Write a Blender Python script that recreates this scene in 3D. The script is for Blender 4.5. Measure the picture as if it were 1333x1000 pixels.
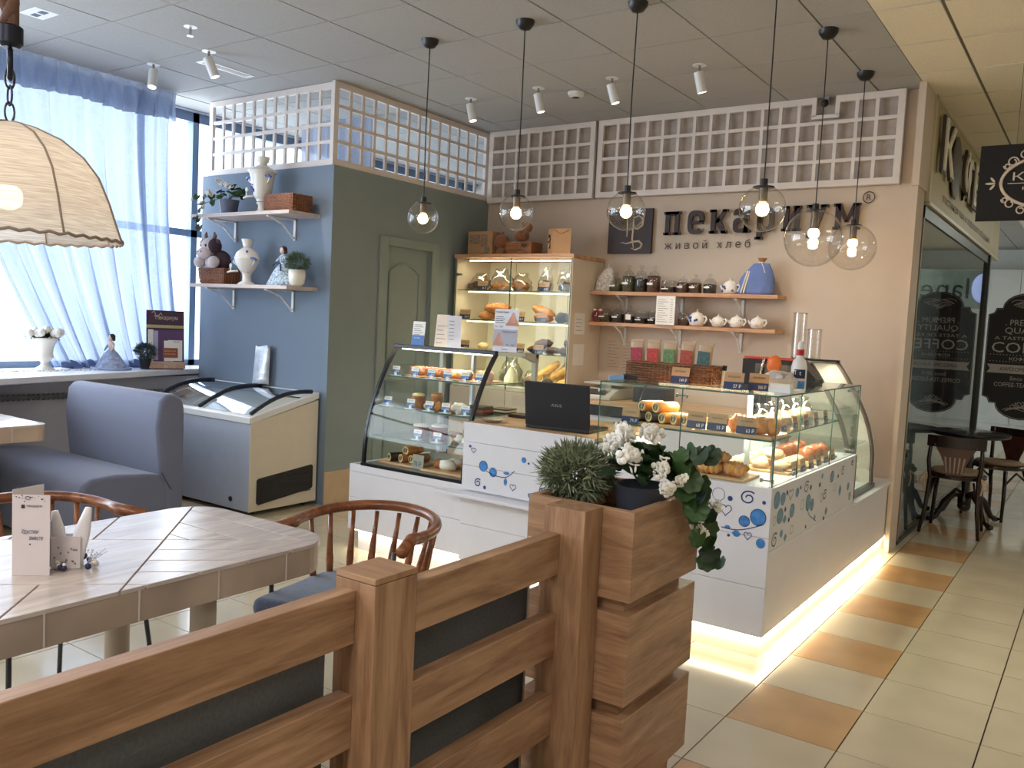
import bpy, bmesh, math, random
from mathutils import Vector, Matrix, Euler, noise
S = bpy.context.scene
for o in list(bpy.data.objects): bpy.data.objects.remove(o)
C = S.collection
PI = math.pi

# ------------------------------------------------------------------ camera
cam_d = bpy.data.cameras.new('camera'); cam = bpy.data.objects.new('camera', cam_d); C.objects.link(cam)
_a, _b, _c = -6.05555297e-01, -7.23677776e-02, 4.90364960e-02
fw = Vector((math.sin(_a)*math.cos(_b), math.cos(_a)*math.cos(_b), math.sin(_b)))
rt = Vector((math.cos(_a), -math.sin(_a), 0)); up = rt.cross(fw)
rt, up = rt*math.cos(_c)+up*math.sin(_c), up*math.cos(_c)-rt*math.sin(_c)
m = Matrix((rt, up, -fw)).transposed().to_4x4(); m.translation = (0, 0, 1.443)
cam.matrix_world = m
cam_d.sensor_fit = 'HORIZONTAL'; cam_d.sensor_width = 36; cam_d.lens = 36*1113.637/1333
cam_d.clip_start = .05; cam_d.clip_end = 200
S.camera = cam

# ------------------------------------------------------------------ world, big lights, exposure
W = bpy.data.worlds.new('world'); S.world = W; W.use_nodes = True
W.node_tree.nodes['Background'].inputs[0].default_value = (.80, .90, 1, 1)
W.node_tree.nodes['Background'].inputs[1].default_value = 3.0
S.view_settings.view_transform = 'Standard'; S.view_settings.look = 'None'
S.view_settings.exposure = 0.14; S.view_settings.gamma = 1; S.view_settings.use_curve_mapping = False

def area(name, loc, rot, sx, sy, power, col, portal=False, spread=None):
    d = bpy.data.lights.new(name, 'AREA'); d.shape = 'RECTANGLE'; d.size = sx; d.size_y = sy
    d.energy = power; d.color = col
    if spread: d.spread = spread
    o = bpy.data.objects.new(name, d); C.objects.link(o); o.location = loc; o.rotation_euler = rot
    if portal: d.cycles.is_portal = True
    return o
# daylight through the cafe windows
area('window_daylight', (-7.2, 1.4, 2.05), (0, -PI/2, 0), 2.2, 8.0, 300, (.84, .915, 1))
# ceiling panel lights of the mall hall (out of the frame)
for x, y in ((1.6, .6), (1.6, 4.2), (1.6, 8.6)):
    area('hall_light', (x, y, 3.10), (0, 0, 0), 1.1, 1.1, 22, (1, .94, .84))
area('hall_light', (.9, 13.0, 3.10), (0, 0, 0), 1.2, 1.2, 60, (.95, 1, .92))
# unseen fill lights behind the camera, added to lift the cafe's ambient light
for x in (-3.6, -1.0): area('cafe_fill', (x, -1.2, 3.05), (0, 0, 0), 1.2, 1.2, 62, (1, .93, .86))

# ------------------------------------------------------------------ materials
def lin(c):
    return tuple(((v/255)/12.92 if v/255 <= .04045 else ((v/255+.055)/1.055)**2.4) for v in c)+(1,)
_m = {}
def M(name, col, rough=.5, metal=0, var=.06, scale=12, bump=0, bscale=60, coat=0, emit=0, trans=None, sheen=0):
    if name in _m: return _m[name]
    m = bpy.data.materials.new(name); m.use_nodes = True; nt = m.node_tree; b = nt.nodes['Principled BSDF']
    c = lin(col)
    tc = nt.nodes.new('ShaderNodeTexCoord'); n = nt.nodes.new('ShaderNodeTexNoise'); n.inputs['Scale'].default_value = scale
    nt.links.new(tc.outputs['Object'], n.inputs['Vector'])
    r = nt.nodes.new('ShaderNodeValToRGB'); r.color_ramp.elements[0].position = .3; r.color_ramp.elements[1].position = .7
    r.color_ramp.elements[0].color = tuple(v*(1-var) for v in c[:3])+(1,)
    r.color_ramp.elements[1].color = tuple(min(1, v*(1+var)) for v in c[:3])+(1,)
    nt.links.new(n.outputs['Fac'], r.inputs['Fac']); nt.links.new(r.outputs['Color'], b.inputs['Base Color'])
    b.inputs['Roughness'].default_value = rough; b.inputs['Metallic'].default_value = metal
    if coat: b.inputs['Coat Weight'].default_value = coat; b.inputs['Coat Roughness'].default_value = .08
    if sheen: b.inputs['Sheen Weight'].default_value = sheen
    if bump:
        n2 = nt.nodes.new('ShaderNodeTexNoise'); n2.inputs['Scale'].default_value = bscale; n2.inputs['Detail'].default_value = 4
        nt.links.new(tc.outputs['Object'], n2.inputs['Vector'])
        bp = nt.nodes.new('ShaderNodeBump'); bp.inputs['Strength'].default_value = bump; bp.inputs['Distance'].default_value = .01
        nt.links.new(n2.outputs['Fac'], bp.inputs['Height']); nt.links.new(bp.outputs['Normal'], b.inputs['Normal'])
    if emit:
        nt.links.new(r.outputs['Color'], b.inputs['Emission Color']); b.inputs['Emission Strength'].default_value = emit
    _m[name] = m; return m
def wood(name, c1, c2, axis='x', rough=.45, sc=1.0, bump=.05):
    if name in _m: return _m[name]
    m = bpy.data.materials.new(name); m.use_nodes = True; nt = m.node_tree; b = nt.nodes['Principled BSDF']
    tc = nt.nodes.new('ShaderNodeTexCoord'); mp = nt.nodes.new('ShaderNodeMapping')
    s = [9*sc]*3
    if axis == 'h': s = [.9, .9, 9]
    else: s['xyz'.index(axis)] = .9*sc
    mp.inputs['Scale'].default_value = s
    oi = nt.nodes.new('ShaderNodeObjectInfo'); vm = nt.nodes.new('ShaderNodeVectorMath'); vm.operation = 'ADD'
    nt.links.new(tc.outputs['Object'], vm.inputs[0]); nt.links.new(oi.outputs['Random'], vm.inputs[1])
    nt.links.new(vm.outputs[0], mp.inputs['Vector'])
    n = nt.nodes.new('ShaderNodeTexNoise'); n.inputs['Scale'].default_value = 2.2; n.inputs['Detail'].default_value = 7; n.inputs['Distortion'].default_value = 1.2
    n2 = nt.nodes.new('ShaderNodeTexNoise'); n2.inputs['Scale'].default_value = 18; n2.inputs['Detail'].default_value = 3
    nt.links.new(mp.outputs[0], n.inputs['Vector']); nt.links.new(mp.outputs[0], n2.inputs['Vector'])
    mx = nt.nodes.new('ShaderNodeMath'); mx.operation = 'MULTIPLY_ADD'; mx.inputs[1].default_value = .3
    nt.links.new(n2.outputs['Fac'], mx.inputs[0]); nt.links.new(n.outputs['Fac'], mx.inputs[2])
    r = nt.nodes.new('ShaderNodeValToRGB'); r.color_ramp.elements[0].position = .45; r.color_ramp.elements[1].position = .85
    r.color_ramp.elements[0].color = lin(c1); r.color_ramp.elements[1].color = lin(c2)
    nt.links.new(mx.outputs[0], r.inputs['Fac']); nt.links.new(r.outputs['Color'], b.inputs['Base Color'])
    b.inputs['Roughness'].default_value = rough
    bp = nt.nodes.new('ShaderNodeBump'); bp.inputs['Strength'].default_value = bump; bp.inputs['Distance'].default_value = .01
    nt.links.new(mx.outputs[0], bp.inputs['Height']); nt.links.new(bp.outputs['Normal'], b.inputs['Normal'])
    _m[name] = m; return m
def glass(name, tint=(1, 1, 1), k=1.0, ior=1.5, rough=.01, base=0.0):
    if name in _m: return _m[name]
    m = bpy.data.materials.new(name); m.use_nodes = True; nt = m.node_tree; nt.nodes.remove(nt.nodes['Principled BSDF'])
    out = nt.nodes['Material Output']
    t = nt.nodes.new('ShaderNodeBsdfTransparent'); t.inputs[0].default_value = tint+(1,)
    g = nt.nodes.new('ShaderNodeBsdfGlossy'); g.inputs['Roughness'].default_value = rough
    # Schlick reflectance of a thin pane, the same from either side
    ge = nt.nodes.new('ShaderNodeNewGeometry'); dt = nt.nodes.new('ShaderNodeVectorMath'); dt.operation = 'DOT_PRODUCT'
    nt.links.new(ge.outputs['Normal'], dt.inputs[0]); nt.links.new(ge.outputs['Incoming'], dt.inputs[1])
    def mth(op, a, b_=None, c=None):
        q = nt.nodes.new('ShaderNodeMath'); q.operation = op
        for i_, v_ in enumerate((a, b_, c)):
            if v_ is None: continue
            if isinstance(v_, (int, float)): q.inputs[i_].default_value = v_
            else: nt.links.new(v_, q.inputs[i_])
        return q.outputs[0]
    f0 = ((ior-1)/(ior+1))**2
    sch = mth('MULTIPLY_ADD', mth('POWER', mth('SUBTRACT', 1.0, mth('ABSOLUTE', dt.outputs['Value'])), 5.0), 1-f0, f0)
    ma = nt.nodes.new('ShaderNodeMath'); ma.operation = 'MULTIPLY_ADD'; ma.inputs[1].default_value = k; ma.inputs[2].default_value = base
    ma.use_clamp = True; nt.links.new(sch, ma.inputs[0])
    x = nt.nodes.new('ShaderNodeMixShader'); nt.links.new(ma.outputs[0], x.inputs[0])
    nt.links.new(t.outputs[0], x.inputs[1]); nt.links.new(g.outputs[0], x.inputs[2]); nt.links.new(x.outputs[0], out.inputs[0])
    _m[name] = m; return m
def sheer(name, col, tr=.35, stripes=0):
    if name in _m: return _m[name]
    m = bpy.data.materials.new(name); m.use_nodes = True; nt = m.node_tree; nt.nodes.remove(nt.nodes['Principled BSDF'])
    out = nt.nodes['Material Output']
    t = nt.nodes.new('ShaderNodeBsdfTransparent'); l = nt.nodes.new('ShaderNodeBsdfTranslucent'); d = nt.nodes.new('ShaderNodeBsdfDiffuse')
    l.inputs[0].default_value = lin(col); d.inputs[0].default_value = lin(col)
    tc = nt.nodes.new('ShaderNodeTexCoord'); n = nt.nodes.new('ShaderNodeTexNoise'); n.inputs['Scale'].default_value = 90
    nt.links.new(tc.outputs['Object'], n.inputs['Vector'])
    ma = nt.nodes.new('ShaderNodeMath'); ma.operation = 'MULTIPLY_ADD'; ma.inputs[1].default_value = .3; ma.inputs[2].default_value = tr-.15
    nt.links.new(n.outputs['Fac'], ma.inputs[0])
    a = nt.nodes.new('ShaderNodeMixShader'); a.inputs[0].default_value = .5
    nt.links.new(l.outputs[0], a.inputs[1]); nt.links.new(d.outputs[0], a.inputs[2])
    b = nt.nodes.new('ShaderNodeMixShader'); nt.links.new(ma.outputs[0], b.inputs[0])
    nt.links.new(a.outputs[0], b.inputs[1]); nt.links.new(t.outputs[0], b.inputs[2]); nt.links.new(b.outputs[0], out.inputs[0])
    _m[name] = m; return m
def emis(name, col, s):
    if name in _m: return _m[name]
    m = bpy.data.materials.new(name); m.use_nodes = True; nt = m.node_tree; b = nt.nodes['Principled BSDF']
    b.inputs['Base Color'].default_value = (.8, .8, .8, 1); b.inputs['Emission Color'].default_value = lin(col); b.inputs['Emission Strength'].default_value = s
    _m[name] = m; return m

OAK = dict(c1=(126, 92, 67), c2=(176, 140, 110))
oak_x = wood('oak_x', axis='x', **OAK); oak_y = wood('oak_y', axis='y', **OAK); oak_z = wood('oak_z', axis='z', **OAK)
shelf_wood = wood('shelf_wood', (176, 128, 92), (214, 170, 132), 'x')
desk_wood = wood('desk_wood', (178, 138, 98), (216, 180, 138), 'x')
chair_wood = wood('chair_wood', (92, 50, 28), (150, 92, 56), 'x', rough=.28)
table_wood = wood('table_wood', (176, 164, 160), (206, 196, 190), 'y', rough=.22, bump=.03)
dark_wood = wood('dark_wood', (22, 14, 14), (48, 30, 26), 'z', rough=.25)
board_wood = wood('board_wood', (196, 150, 100), (226, 186, 140), 'x')
white_lam = M('white_laminate', (216, 215, 220), .35, var=.015)
white_met = M('white_metal', (226, 226, 226), .35, var=.02)
cream = M('cream_panel', (222, 212, 192), .4, var=.02)
oak_h = wood('oak_h', axis='h', **OAK)
black_pl = M('black_plastic', (16, 16, 19), .35, var=.1)
black_met = M('black_metal', (24, 25, 30), .3, .3, var=.1)
chrome = M('chrome', (200, 200, 205), .15, 1)
paper = M('paper', (236, 232, 226), .7, var=.02)
ink = M('ink', (50, 46, 50), .6)
kraft = M('kraft', (190, 150, 108), .75, var=.05)
navy = M('navy_card', (36, 52, 92), .6, var=.05)
dkbrown = M('dark_brown', (50, 28, 26), .5, var=.05)
pane = glass('clear_pane', (.95, .985, .97), 1.0)
edge_gl = M('glass_edge', (60, 100, 90), .15, var=.1)
blue_a = M('berry_blue', (58, 122, 188), .5, var=.25, scale=40)
blue_b = M('berry_navy', (38, 62, 120), .5, var=.2)
teal = M('berry_teal', (112, 150, 172), .5, var=.2, scale=40)
white_cer = M('white_ceramic', (236, 232, 224), .15, var=.02, coat=.5)
porc_blue = M('porcelain_blue', (60, 90, 165), .3, var=.2)
leafm = M('leaf_green', (52, 84, 44), .45, var=.35, scale=18)
leafd = M('leaf_dark', (36, 58, 36), .5, var=.35, scale=30)
petal = M('white_petal', (238, 236, 230), .6, var=.03)
wickerm = wood('wicker', (86, 50, 34), (150, 98, 66), 'x', sc=3)
bread = M('bread_crust', (172, 112, 62), .7, var=.3, scale=30, bump=.4, bscale=50)
bread_l = M('pale_bread', (226, 196, 150), .65, var=.15, scale=30, bump=.3)
bread_d = M('rye_crust', (70, 44, 32), .6, var=.3, scale=40, bump=.4)
choc = M('chocolate', (52, 30, 24), .35, var=.2)
sugar = M('icing_sugar', (240, 232, 220), .7, var=.04, bump=.2)
creamf = M('cream_filling', (240, 214, 150), .5)
golden = M('golden_pastry', (214, 146, 68), .5, var=.25, scale=35, bump=.4, bscale=45)
bagpl = glass('plastic_wrap', (.93, .93, .93), 1.6, 1.5, .12, .10)

# ------------------------------------------------------------------ geometry builder
class B:
    def __init__(s): s.bm = bmesh.new(); s.mi = 0
    def f(s, vs):
        try: f = s.bm.faces.new(vs); f.material_index = s.mi; return f
        except ValueError: return None
    def grid(s, rows, cu=False, cap0=False, cap1=False):
        vr = [[s.bm.verts.new(p) for p in r] for r in rows]
        n = len(vr[0])
        for a, b in zip(vr, vr[1:]):
            for i in range(n if cu else n-1): s.f((a[i], a[(i+1) % n], b[(i+1) % n], b[i]))
        if cap0: s.f(list(reversed(vr[0])))
        if cap1: s.f(vr[-1])
        return s
    def box(s, x0, x1, y0, y1, z0, z1, mat=None):
        P = [(x0, y0, z0), (x1, y0, z0), (x1, y1, z0), (x0, y1, z0), (x0, y0, z1), (x1, y0, z1), (x1, y1, z1), (x0, y1, z1)]
        if mat is not None: P = [mat @ Vector(p) for p in P]
        v = [s.bm.verts.new(p) for p in P]
        for q in ((3, 2, 1, 0), (4, 5, 6, 7), (0, 1, 5, 4), (1, 2, 6, 5), (2, 3, 7, 6), (3, 0, 4, 7)): s.f([v[i] for i in q])
        return s
    def obox(s, c, sz, rot=(0, 0, 0)):
        mt = Matrix.Translation(c) @ Euler(rot).to_matrix().to_4x4(); a, b, d = (v/2 for v in sz)
        return s.box(-a, a, -b, b, -d, d, mt)
    def tube(s, pts, r, n=8, closed=False, cap=True):
        pts = [Vector(p) for p in pts]; k = len(pts); rs = r if isinstance(r, (list, tuple)) else [r]*k
        rows = []; nx = None
        for i, p in enumerate(pts):
            a = pts[i-1] if (i > 0 or closed) else p; b = pts[(i+1) % k] if (i < k-1 or closed) else p
            t = (b-a)
            if t.length < 1e-9: t = Vector((0, 0, 1))
            t.normalize()
            if nx is None:
                nx = t.orthogonal().normalized()
                if abs(t.z) < .95: nx = t.cross(Vector((0, 0, 1))).normalized()
            else:
                nx = (nx - t*nx.dot(t))
                nx = nx.normalized() if nx.length > 1e-6 else t.orthogonal().normalized()
            ny = t.cross(nx)
            rows.append([p+(nx*math.cos(2*PI*j/n)+ny*math.sin(2*PI*j/n))*rs[i] for j in range(n)])
        if closed: rows.append(rows[0])
        return s.grid(rows, True, cap and not closed, cap and not closed)
    def cyl(s, p0, p1, r0, r1=None, n=14): return s.tube([p0, p1], [r0, r0 if r1 is None else r1], n)
    def lathe(s, c, prof, n=20, cap=True, sy=1.0):
        rows = [[(c[0]+r*math.cos(2*PI*j/n), c[1]+sy*r*math.sin(2*PI*j/n), c[2]+z) for j in range(n)] for r, z in prof]
        return s.grid(rows, True, cap, cap)
    def ball(s, c, r, n=12, m=8, rot=None, wob=0, seed=0):
        if not isinstance(r, (tuple, list)): r = (r, r, r)
        R = Euler(rot).to_matrix() if rot else Matrix.Identity(3); rows = []
        for i in range(m+1):
            t = PI*i/m; row = []
            for j in range(n):
                d = Vector((math.sin(t)*math.cos(2*PI*j/n), math.sin(t)*math.sin(2*PI*j/n), -math.cos(t)))
                k = 1+(wob*noise.noise(d*2+Vector((seed, seed*.7, 0))) if wob else 0)
                row.append(Vector(c)+R @ Vector((d.x*r[0]*k, d.y*r[1]*k, d.z*r[2]*k)))
            rows.append(row)
        return s.grid(rows, True)
    def prism(s, poly, ax, a0, a1):
        # poly: 2d points in the plane across axis ax, wound either way
        def P(u, v, w): return {0: (w, u, v), 1: (u, w, v), 2: (u, v, w)}[ax]
        A = [s.bm.verts.new(P(u, v, a0)) for u, v in poly]; Bv = [s.bm.verts.new(P(u, v, a1)) for u, v in poly]
        n = len(poly); s.f(list(reversed(A))); s.f(Bv)
        for i in range(n): s.f((A[i], A[(i+1) % n], Bv[(i+1) % n], Bv[i]))
        return s
    def mesh(s, me, mt):
        V = [s.bm.verts.new(mt @ v.co) for v in me.vertices]
        for p in me.polygons: s.f([V[i] for i in p.vertices])
        return s
    def xf(s, mt): bmesh.ops.transform(s.bm, matrix=mt, verts=s.bm.verts); return s

base_loc = {}
def obj(name, b, mat, parent=None, smooth=False, bevel=0, kind=None, label=None, seg=2, world=True):
    me = bpy.data.meshes.new(name)
    bmesh.ops.remove_doubles(b.bm, verts=b.bm.verts, dist=1e-6)
    bmesh.ops.recalc_face_normals(b.bm, faces=b.bm.faces)
    off = base_loc.get(parent.name, Vector()) if parent else Vector()
    if off.length: bmesh.ops.translate(b.bm, vec=-off, verts=b.bm.verts)
    b.bm.to_mesh(me); b.bm.free()
    for mm in (mat if isinstance(mat, (list, tuple)) else [mat]): me.materials.append(mm)
    if smooth:
        for p in me.polygons: p.use_smooth = True
        if smooth != 'all':
            try: me.set_sharp_from_angle(angle=math.radians(38))
            except Exception: pass
    o = bpy.data.objects.new(name, me); C.objects.link(o)
    if parent: o.parent = parent; base_loc[o.name] = off
    if bevel:
        md = o.modifiers.new('bevel', 'BEVEL'); md.width = bevel; md.segments = seg; md.limit_method = 'ANGLE'; md.angle_limit = math.radians(40)
    if kind: o['kind'] = kind
    if label: o['label'] = label
    return o
def thing(name, label, cat, loc=(0, 0, 0), group=None, kind=None):
    o = bpy.data.objects.new(name, None); C.objects.link(o); o.location = loc; o.empty_display_size = .05
    base_loc[o.name] = Vector(loc)
    if kind: o['kind'] = kind
    else: o['label'] = label; o['category'] = cat
    if group: o['group'] = group
    return o
def tag(o, label, cat, group=None):
    o['label'] = label; o['category'] = cat
    if group: o['group'] = group
    return o
def copy_tree(o, parent=None):
    c = o.copy(); C.objects.link(c)
    if parent: c.parent = parent
    for ch in [x for x in C.objects if x.parent == o]: copy_tree(ch, c)
    return c
def dup(root, loc, rz=None, label=None, sc=None):
    c = copy_tree(root); c.location = loc
    if rz is not None: c.rotation_euler = (0, 0, rz)
    if sc: c.scale = sc if isinstance(sc, tuple) else (sc, sc, sc)
    if label: c['label'] = label
    return c
_txt = {}
def textmesh(t):
    if t in _txt: return _txt[t]
    cu = bpy.data.curves.new('t', 'FONT'); cu.body = t; cu.size = 1; cu.resolution_u = 2
    o = bpy.data.objects.new('t', cu); C.objects.link(o)
    bpy.context.view_layer.update()
    me = bpy.data.meshes.new_from_object(o.evaluated_get(bpy.context.evaluated_depsgraph_get()))
    bpy.data.objects.remove(o); bpy.data.curves.remove(cu); _txt[t] = me; return me
def put_text(b, t, o, u, v, w, h, off=.0008):
    """text t in the plane at o spanned by u, v; box w x h"""
    me = textmesh(t)
    xs = [q.co.x for q in me.vertices]; ys = [q.co.y for q in me.vertices]
    if not xs: return b
    x0, x1, y0, y1 = min(xs), max(xs), min(ys), max(ys)
    u = Vector(u).normalized(); v = Vector(v).normalized(); n = u.cross(v)
    A = Matrix((u, v, n)).transposed().to_4x4(); A.translation = Vector(o)+n*off
    return b.mesh(me, A @ Matrix.Diagonal((w/(x1-x0), h/(y1-y0), 1, 1)) @ Matrix.Translation((-x0, -y0, 0)))
def ordn(i): return ['first', 'second', 'third', 'fourth', 'fifth', 'sixth', 'seventh', 'eighth', 'ninth', 'tenth', 'eleventh', 'twelfth', 'thirteenth', 'fourteenth'][i]
# ================================================================== SETTING
ZC = 3.14
tile_beige = M('floor_tile', (192, 180, 156), .16, var=.05, scale=3, coat=.3)
tile_tan = M('floor_tile_tan', (186, 148, 104), .18, var=.1, scale=4, coat=.3)
grout = M('grout', (96, 78, 66), .9)
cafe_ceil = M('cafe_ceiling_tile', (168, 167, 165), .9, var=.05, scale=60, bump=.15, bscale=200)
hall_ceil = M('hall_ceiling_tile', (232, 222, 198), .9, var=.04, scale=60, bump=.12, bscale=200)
grid_dark = M('ceiling_gap', (52, 52, 54), .8)
grid_light = M('hall_ceiling_gap', (120, 114, 102), .8)
beige_wall = M('beige_wall_paint', (206, 190, 174), .75, var=.02, scale=5)
blue_wall = M('blue_wall_paint', (116, 131, 149), .75, var=.02, scale=5)
green_wall = M('green_wall_paint', (132, 144, 144), .75, var=.02, scale=5)
off_white = M('off_white_wall', (226, 222, 212), .7, var=.02, scale=5)
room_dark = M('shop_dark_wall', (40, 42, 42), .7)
base_tile = M('baseboard_tile', (196, 170, 138), .3, var=.06)

b = B().box(-7.6, 6, -3.5, 18, -.12, -.012)
floor = obj('floor', b, grout, kind='structure')
TX, TY, P_ = -1.070, 3.470, .403
def tile_mesh(name, w, mat, t=.012, bev=.0015):
    b = B().box(-w/2, w/2, -w/2, w/2, -t, 0)
    me = bpy.data.meshes.new(name); b.bm.to_mesh(me); b.bm.free(); me.materials.append(mat); return me
ft = tile_mesh('floor_tile', P_-.005, tile_beige); ft2 = tile_mesh('floor_tile_tan', P_-.005, tile_tan)
rest = B(); cnt = 0
for i in range(-15, 17):
    for j in range(-16, 36):
        x = TX+(i+.5)*P_; y = TY+(j+.5)*P_
        if x > 5.8 or x < -7.3: continue
        tan = (i == 0 and j % 2 == 1)
        vis = (-6 <= j <= 10 and -10 <= i <= 5 and (x > -1.2 or y < 4) and cnt < 298 and y > .9)
        if vis:
            o = bpy.data.objects.new('tile', ft2 if tan else ft); C.objects.link(o); o.location = (x, y, 0); o.parent = floor; cnt += 1
            o.rotation_euler = (random.uniform(-.0006, .0006), random.uniform(-.0006, .0006), 0)
        else:
            rest.mi = 1 if tan else 0
            h = (P_-.005)/2; rest.box(x-h, x+h, y-h, y+h, -.012, 0)
obj('tiling', rest, [tile_beige, tile_tan], floor, kind='stuff')

# ceilings: cafe part (grey) and mall hall part (cream)
ceil = obj('ceiling', B().box(-7.0, 6, -3.5, 18, ZC+.006, ZC+.15), grid_dark, kind='structure')
b = B().box(-1.135, 6, -3.5, 18, ZC+.0015, ZC+.0055)
obj('hall_grid', b, grid_light, ceil)
CX, CY, CP = -3.865, 3.535, .610
cw = CP-.008
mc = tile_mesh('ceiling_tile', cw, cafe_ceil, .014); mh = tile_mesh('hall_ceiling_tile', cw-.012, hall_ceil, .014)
rest = B(); cnt = 0
random.seed(3)
for i in range(-6, 17):
    for j in range(-11, 24):
        x0 = CX+i*CP; y0 = CY+j*CP
        if x0 < -7.0: continue
        if x0+CP < -1.1+.05:
            cafe = True; w = None
        else: cafe = x0 < -1.4
        x, y = x0+CP/2, y0+CP/2
        if cafe and x0+CP > -1.135:   # cut tile at the boundary
            rest.mi = 0; rest.box(x0+.004, -1.137, y0+.004, y0+CP-.004, ZC-.006, ZC+.005); continue
        visible = (-4 <= i <= 8 and y > 1.2 and y < 10) or (cafe and y > 1.2 and y < 8.5)
        if visible and cnt < 299:
            o = bpy.data.objects.new('ceiling_tile', mc if cafe else mh); C.objects.link(o); o.parent = ceil
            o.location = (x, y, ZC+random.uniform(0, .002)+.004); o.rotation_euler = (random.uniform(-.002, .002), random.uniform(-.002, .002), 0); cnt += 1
        else:
            rest.mi = 0 if cafe else 1; h = cw/2; rest.box(x-h, x+h, y-h, y+h, ZC-.008, ZC+.005)
# sliver of hall tile beside the boundary
for j in range(-11, 24):
    y0 = CY+j*CP; rest.mi = 1; rest.box(-1.13, CX+5*CP-.008, y0+.008, y0+CP-.008, ZC-.009, ZC+.005)
obj('ceiling_tiling', rest, [cafe_ceil, hall_ceil], ceil, kind='stuff')

YB = 6.33; XG = -4.74; YL = 4.43; ZT = 2.525
def struct(name, b, m, **k): return obj(name, b, m, kind='structure', **k)
struct('wall_back', B().box(XG-.0, -1.145, YB, YB+.14, 0, ZC), beige_wall)
# green wall with door opening, blue wall
struct('wall_green', B().box(XG-.12, XG, YL+.001, 5.02, 0, ZT).box(XG-.12, XG, 5.56, YB+.14, 0, ZT).box(XG-.12, XG, 5.02, 5.56, 2.0, ZT), green_wall)
struct('wall_blue', B().box(-6.30, XG-.001, YL, YL+.12, 0, ZT), blue_wall)
struct('baseboard_green', B().box(XG, XG+.012, YL, 4.93, 0, .25), base_tile)
# door in the green wall
d = thing('door_1', '', '', (XG, 5.29, 0), kind='structure')
door_p = M('door_paint', (136, 147, 143), .6, var=.02)
obj('door_leaf', B().box(XG-.07, XG-.03, 5.02, 5.56, 0, 2.0), door_p, d)
b = B()
for y0, y1, z0, z1 in ((4.93, 5.02, 0, 2.07), (5.56, 5.65, 0, 2.07), (5.02, 5.56, 2.0, 2.07)): b.box(XG, XG+.018, y0, y1, z0, z1)
obj('door_frame', b, door_p, d, bevel=.004)
b = B()
arc = [(5.09, 1.05)]+[(5.09, 1.80)]+[(5.09+.36*t, 1.80+.07*math.sin(PI*t)) for t in [k/10 for k in range(1, 10)]]+[(5.45, 1.80), (5.45, 1.05)]
b.tube([(XG-.028, y, z) for y, z in arc], .012, 6, closed=True)
obj('panel_moulding', b, door_p, d, smooth=True)
b = B().tube([(XG-.028, 5.09, .15), (XG-.028, 5.45, .15), (XG-.028, 5.45, .92), (XG-.028, 5.09, .92)], .012, 6, closed=True)
obj('panel_moulding', b, door_p, d, smooth=True)

# window wall
frame_m = M('window_frame', (120, 140, 168), .4, var=.03)
struct('wall_left', B().box(-7.0, -6.31, -3.5, 10, 0, .86).box(-7.0, -6.62, -3.5, 10, 3.12, ZC), M('grey_wall', (190, 190, 200), .7, var=.03))
w = thing('window_1', '', '', (-6.72, 2.5, .9), kind='structure')
b = B().box(-6.76, -6.68, -3.5, 10, .9, .97).box(-6.76, -6.68, -3.5, 10, 3.04, 3.12).box(-6.76, -6.68, -3.5, 10, 2.05, 2.11)
for y in (-3, -1.0, 1.0, 2.9, 4.62, 6.5, 8.4): b.box(-6.76, -6.68, y-.03, y+.03, .9, 3.12)
obj('window_frame', b, frame_m, w)
obj('window_pane', B().box(-6.725, -6.72, -3.5, 10, .95, 3.1), glass('window_glass', (.97, .99, 1), .8), w)
sill = B(); P4 = [(-6.70, -3.5), (-6.70, 4.9), (-6.31, 4.9), (-6.31, 4.42), (-5.81, 2.62), (-5.4, 1.1), (-5.4, -3.5)]
sill.prism(P4, 2, .875, .92)
struct('window_sill', sill, M('sill_white', (226, 226, 232), .3, var=.02), bevel=.006)
b = B().tube([(-6.27, y, .74) for y in (-1, 4.3)], .018, 8)
for k in range(70): b.cyl((-6.27, 1.9+k*.035, .74), (-6.27, 1.9+k*.035+.012, .74), .024, n=8)
p = thing('heating_pipe', 'grey corrugated pipe running under the window sill', 'pipe', (-6.27, 3, .74)); obj('corrugated_pipe', b, M('pipe_grey', (120, 120, 126), .5), p)

# outer shell: back room, rear and hall walls
struct('wall_rear', B().box(-7.6, 6, -3.6, -3.5, 0, ZC), off_white)
struct('wall_hall', B().box(5.9, 6, -3.5, 18, 0, ZC), off_white)
struct('wall_far', B().box(-7.6, 6, 17.4, 17.5, 0, ZC), M('far_wall', (222, 224, 214), .6, var=.02))
struct('wall_storeroom', B().box(-6.7, XG-.12, 8.6, 8.7, 0, ZC), off_white)
struct('trim_1', B().box(-1.145, -1.115, 6.20, 6.45, 0, 2.47).box(-1.150, -1.105, 6.16, 6.50, 2.47, ZC), beige_wall)

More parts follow.
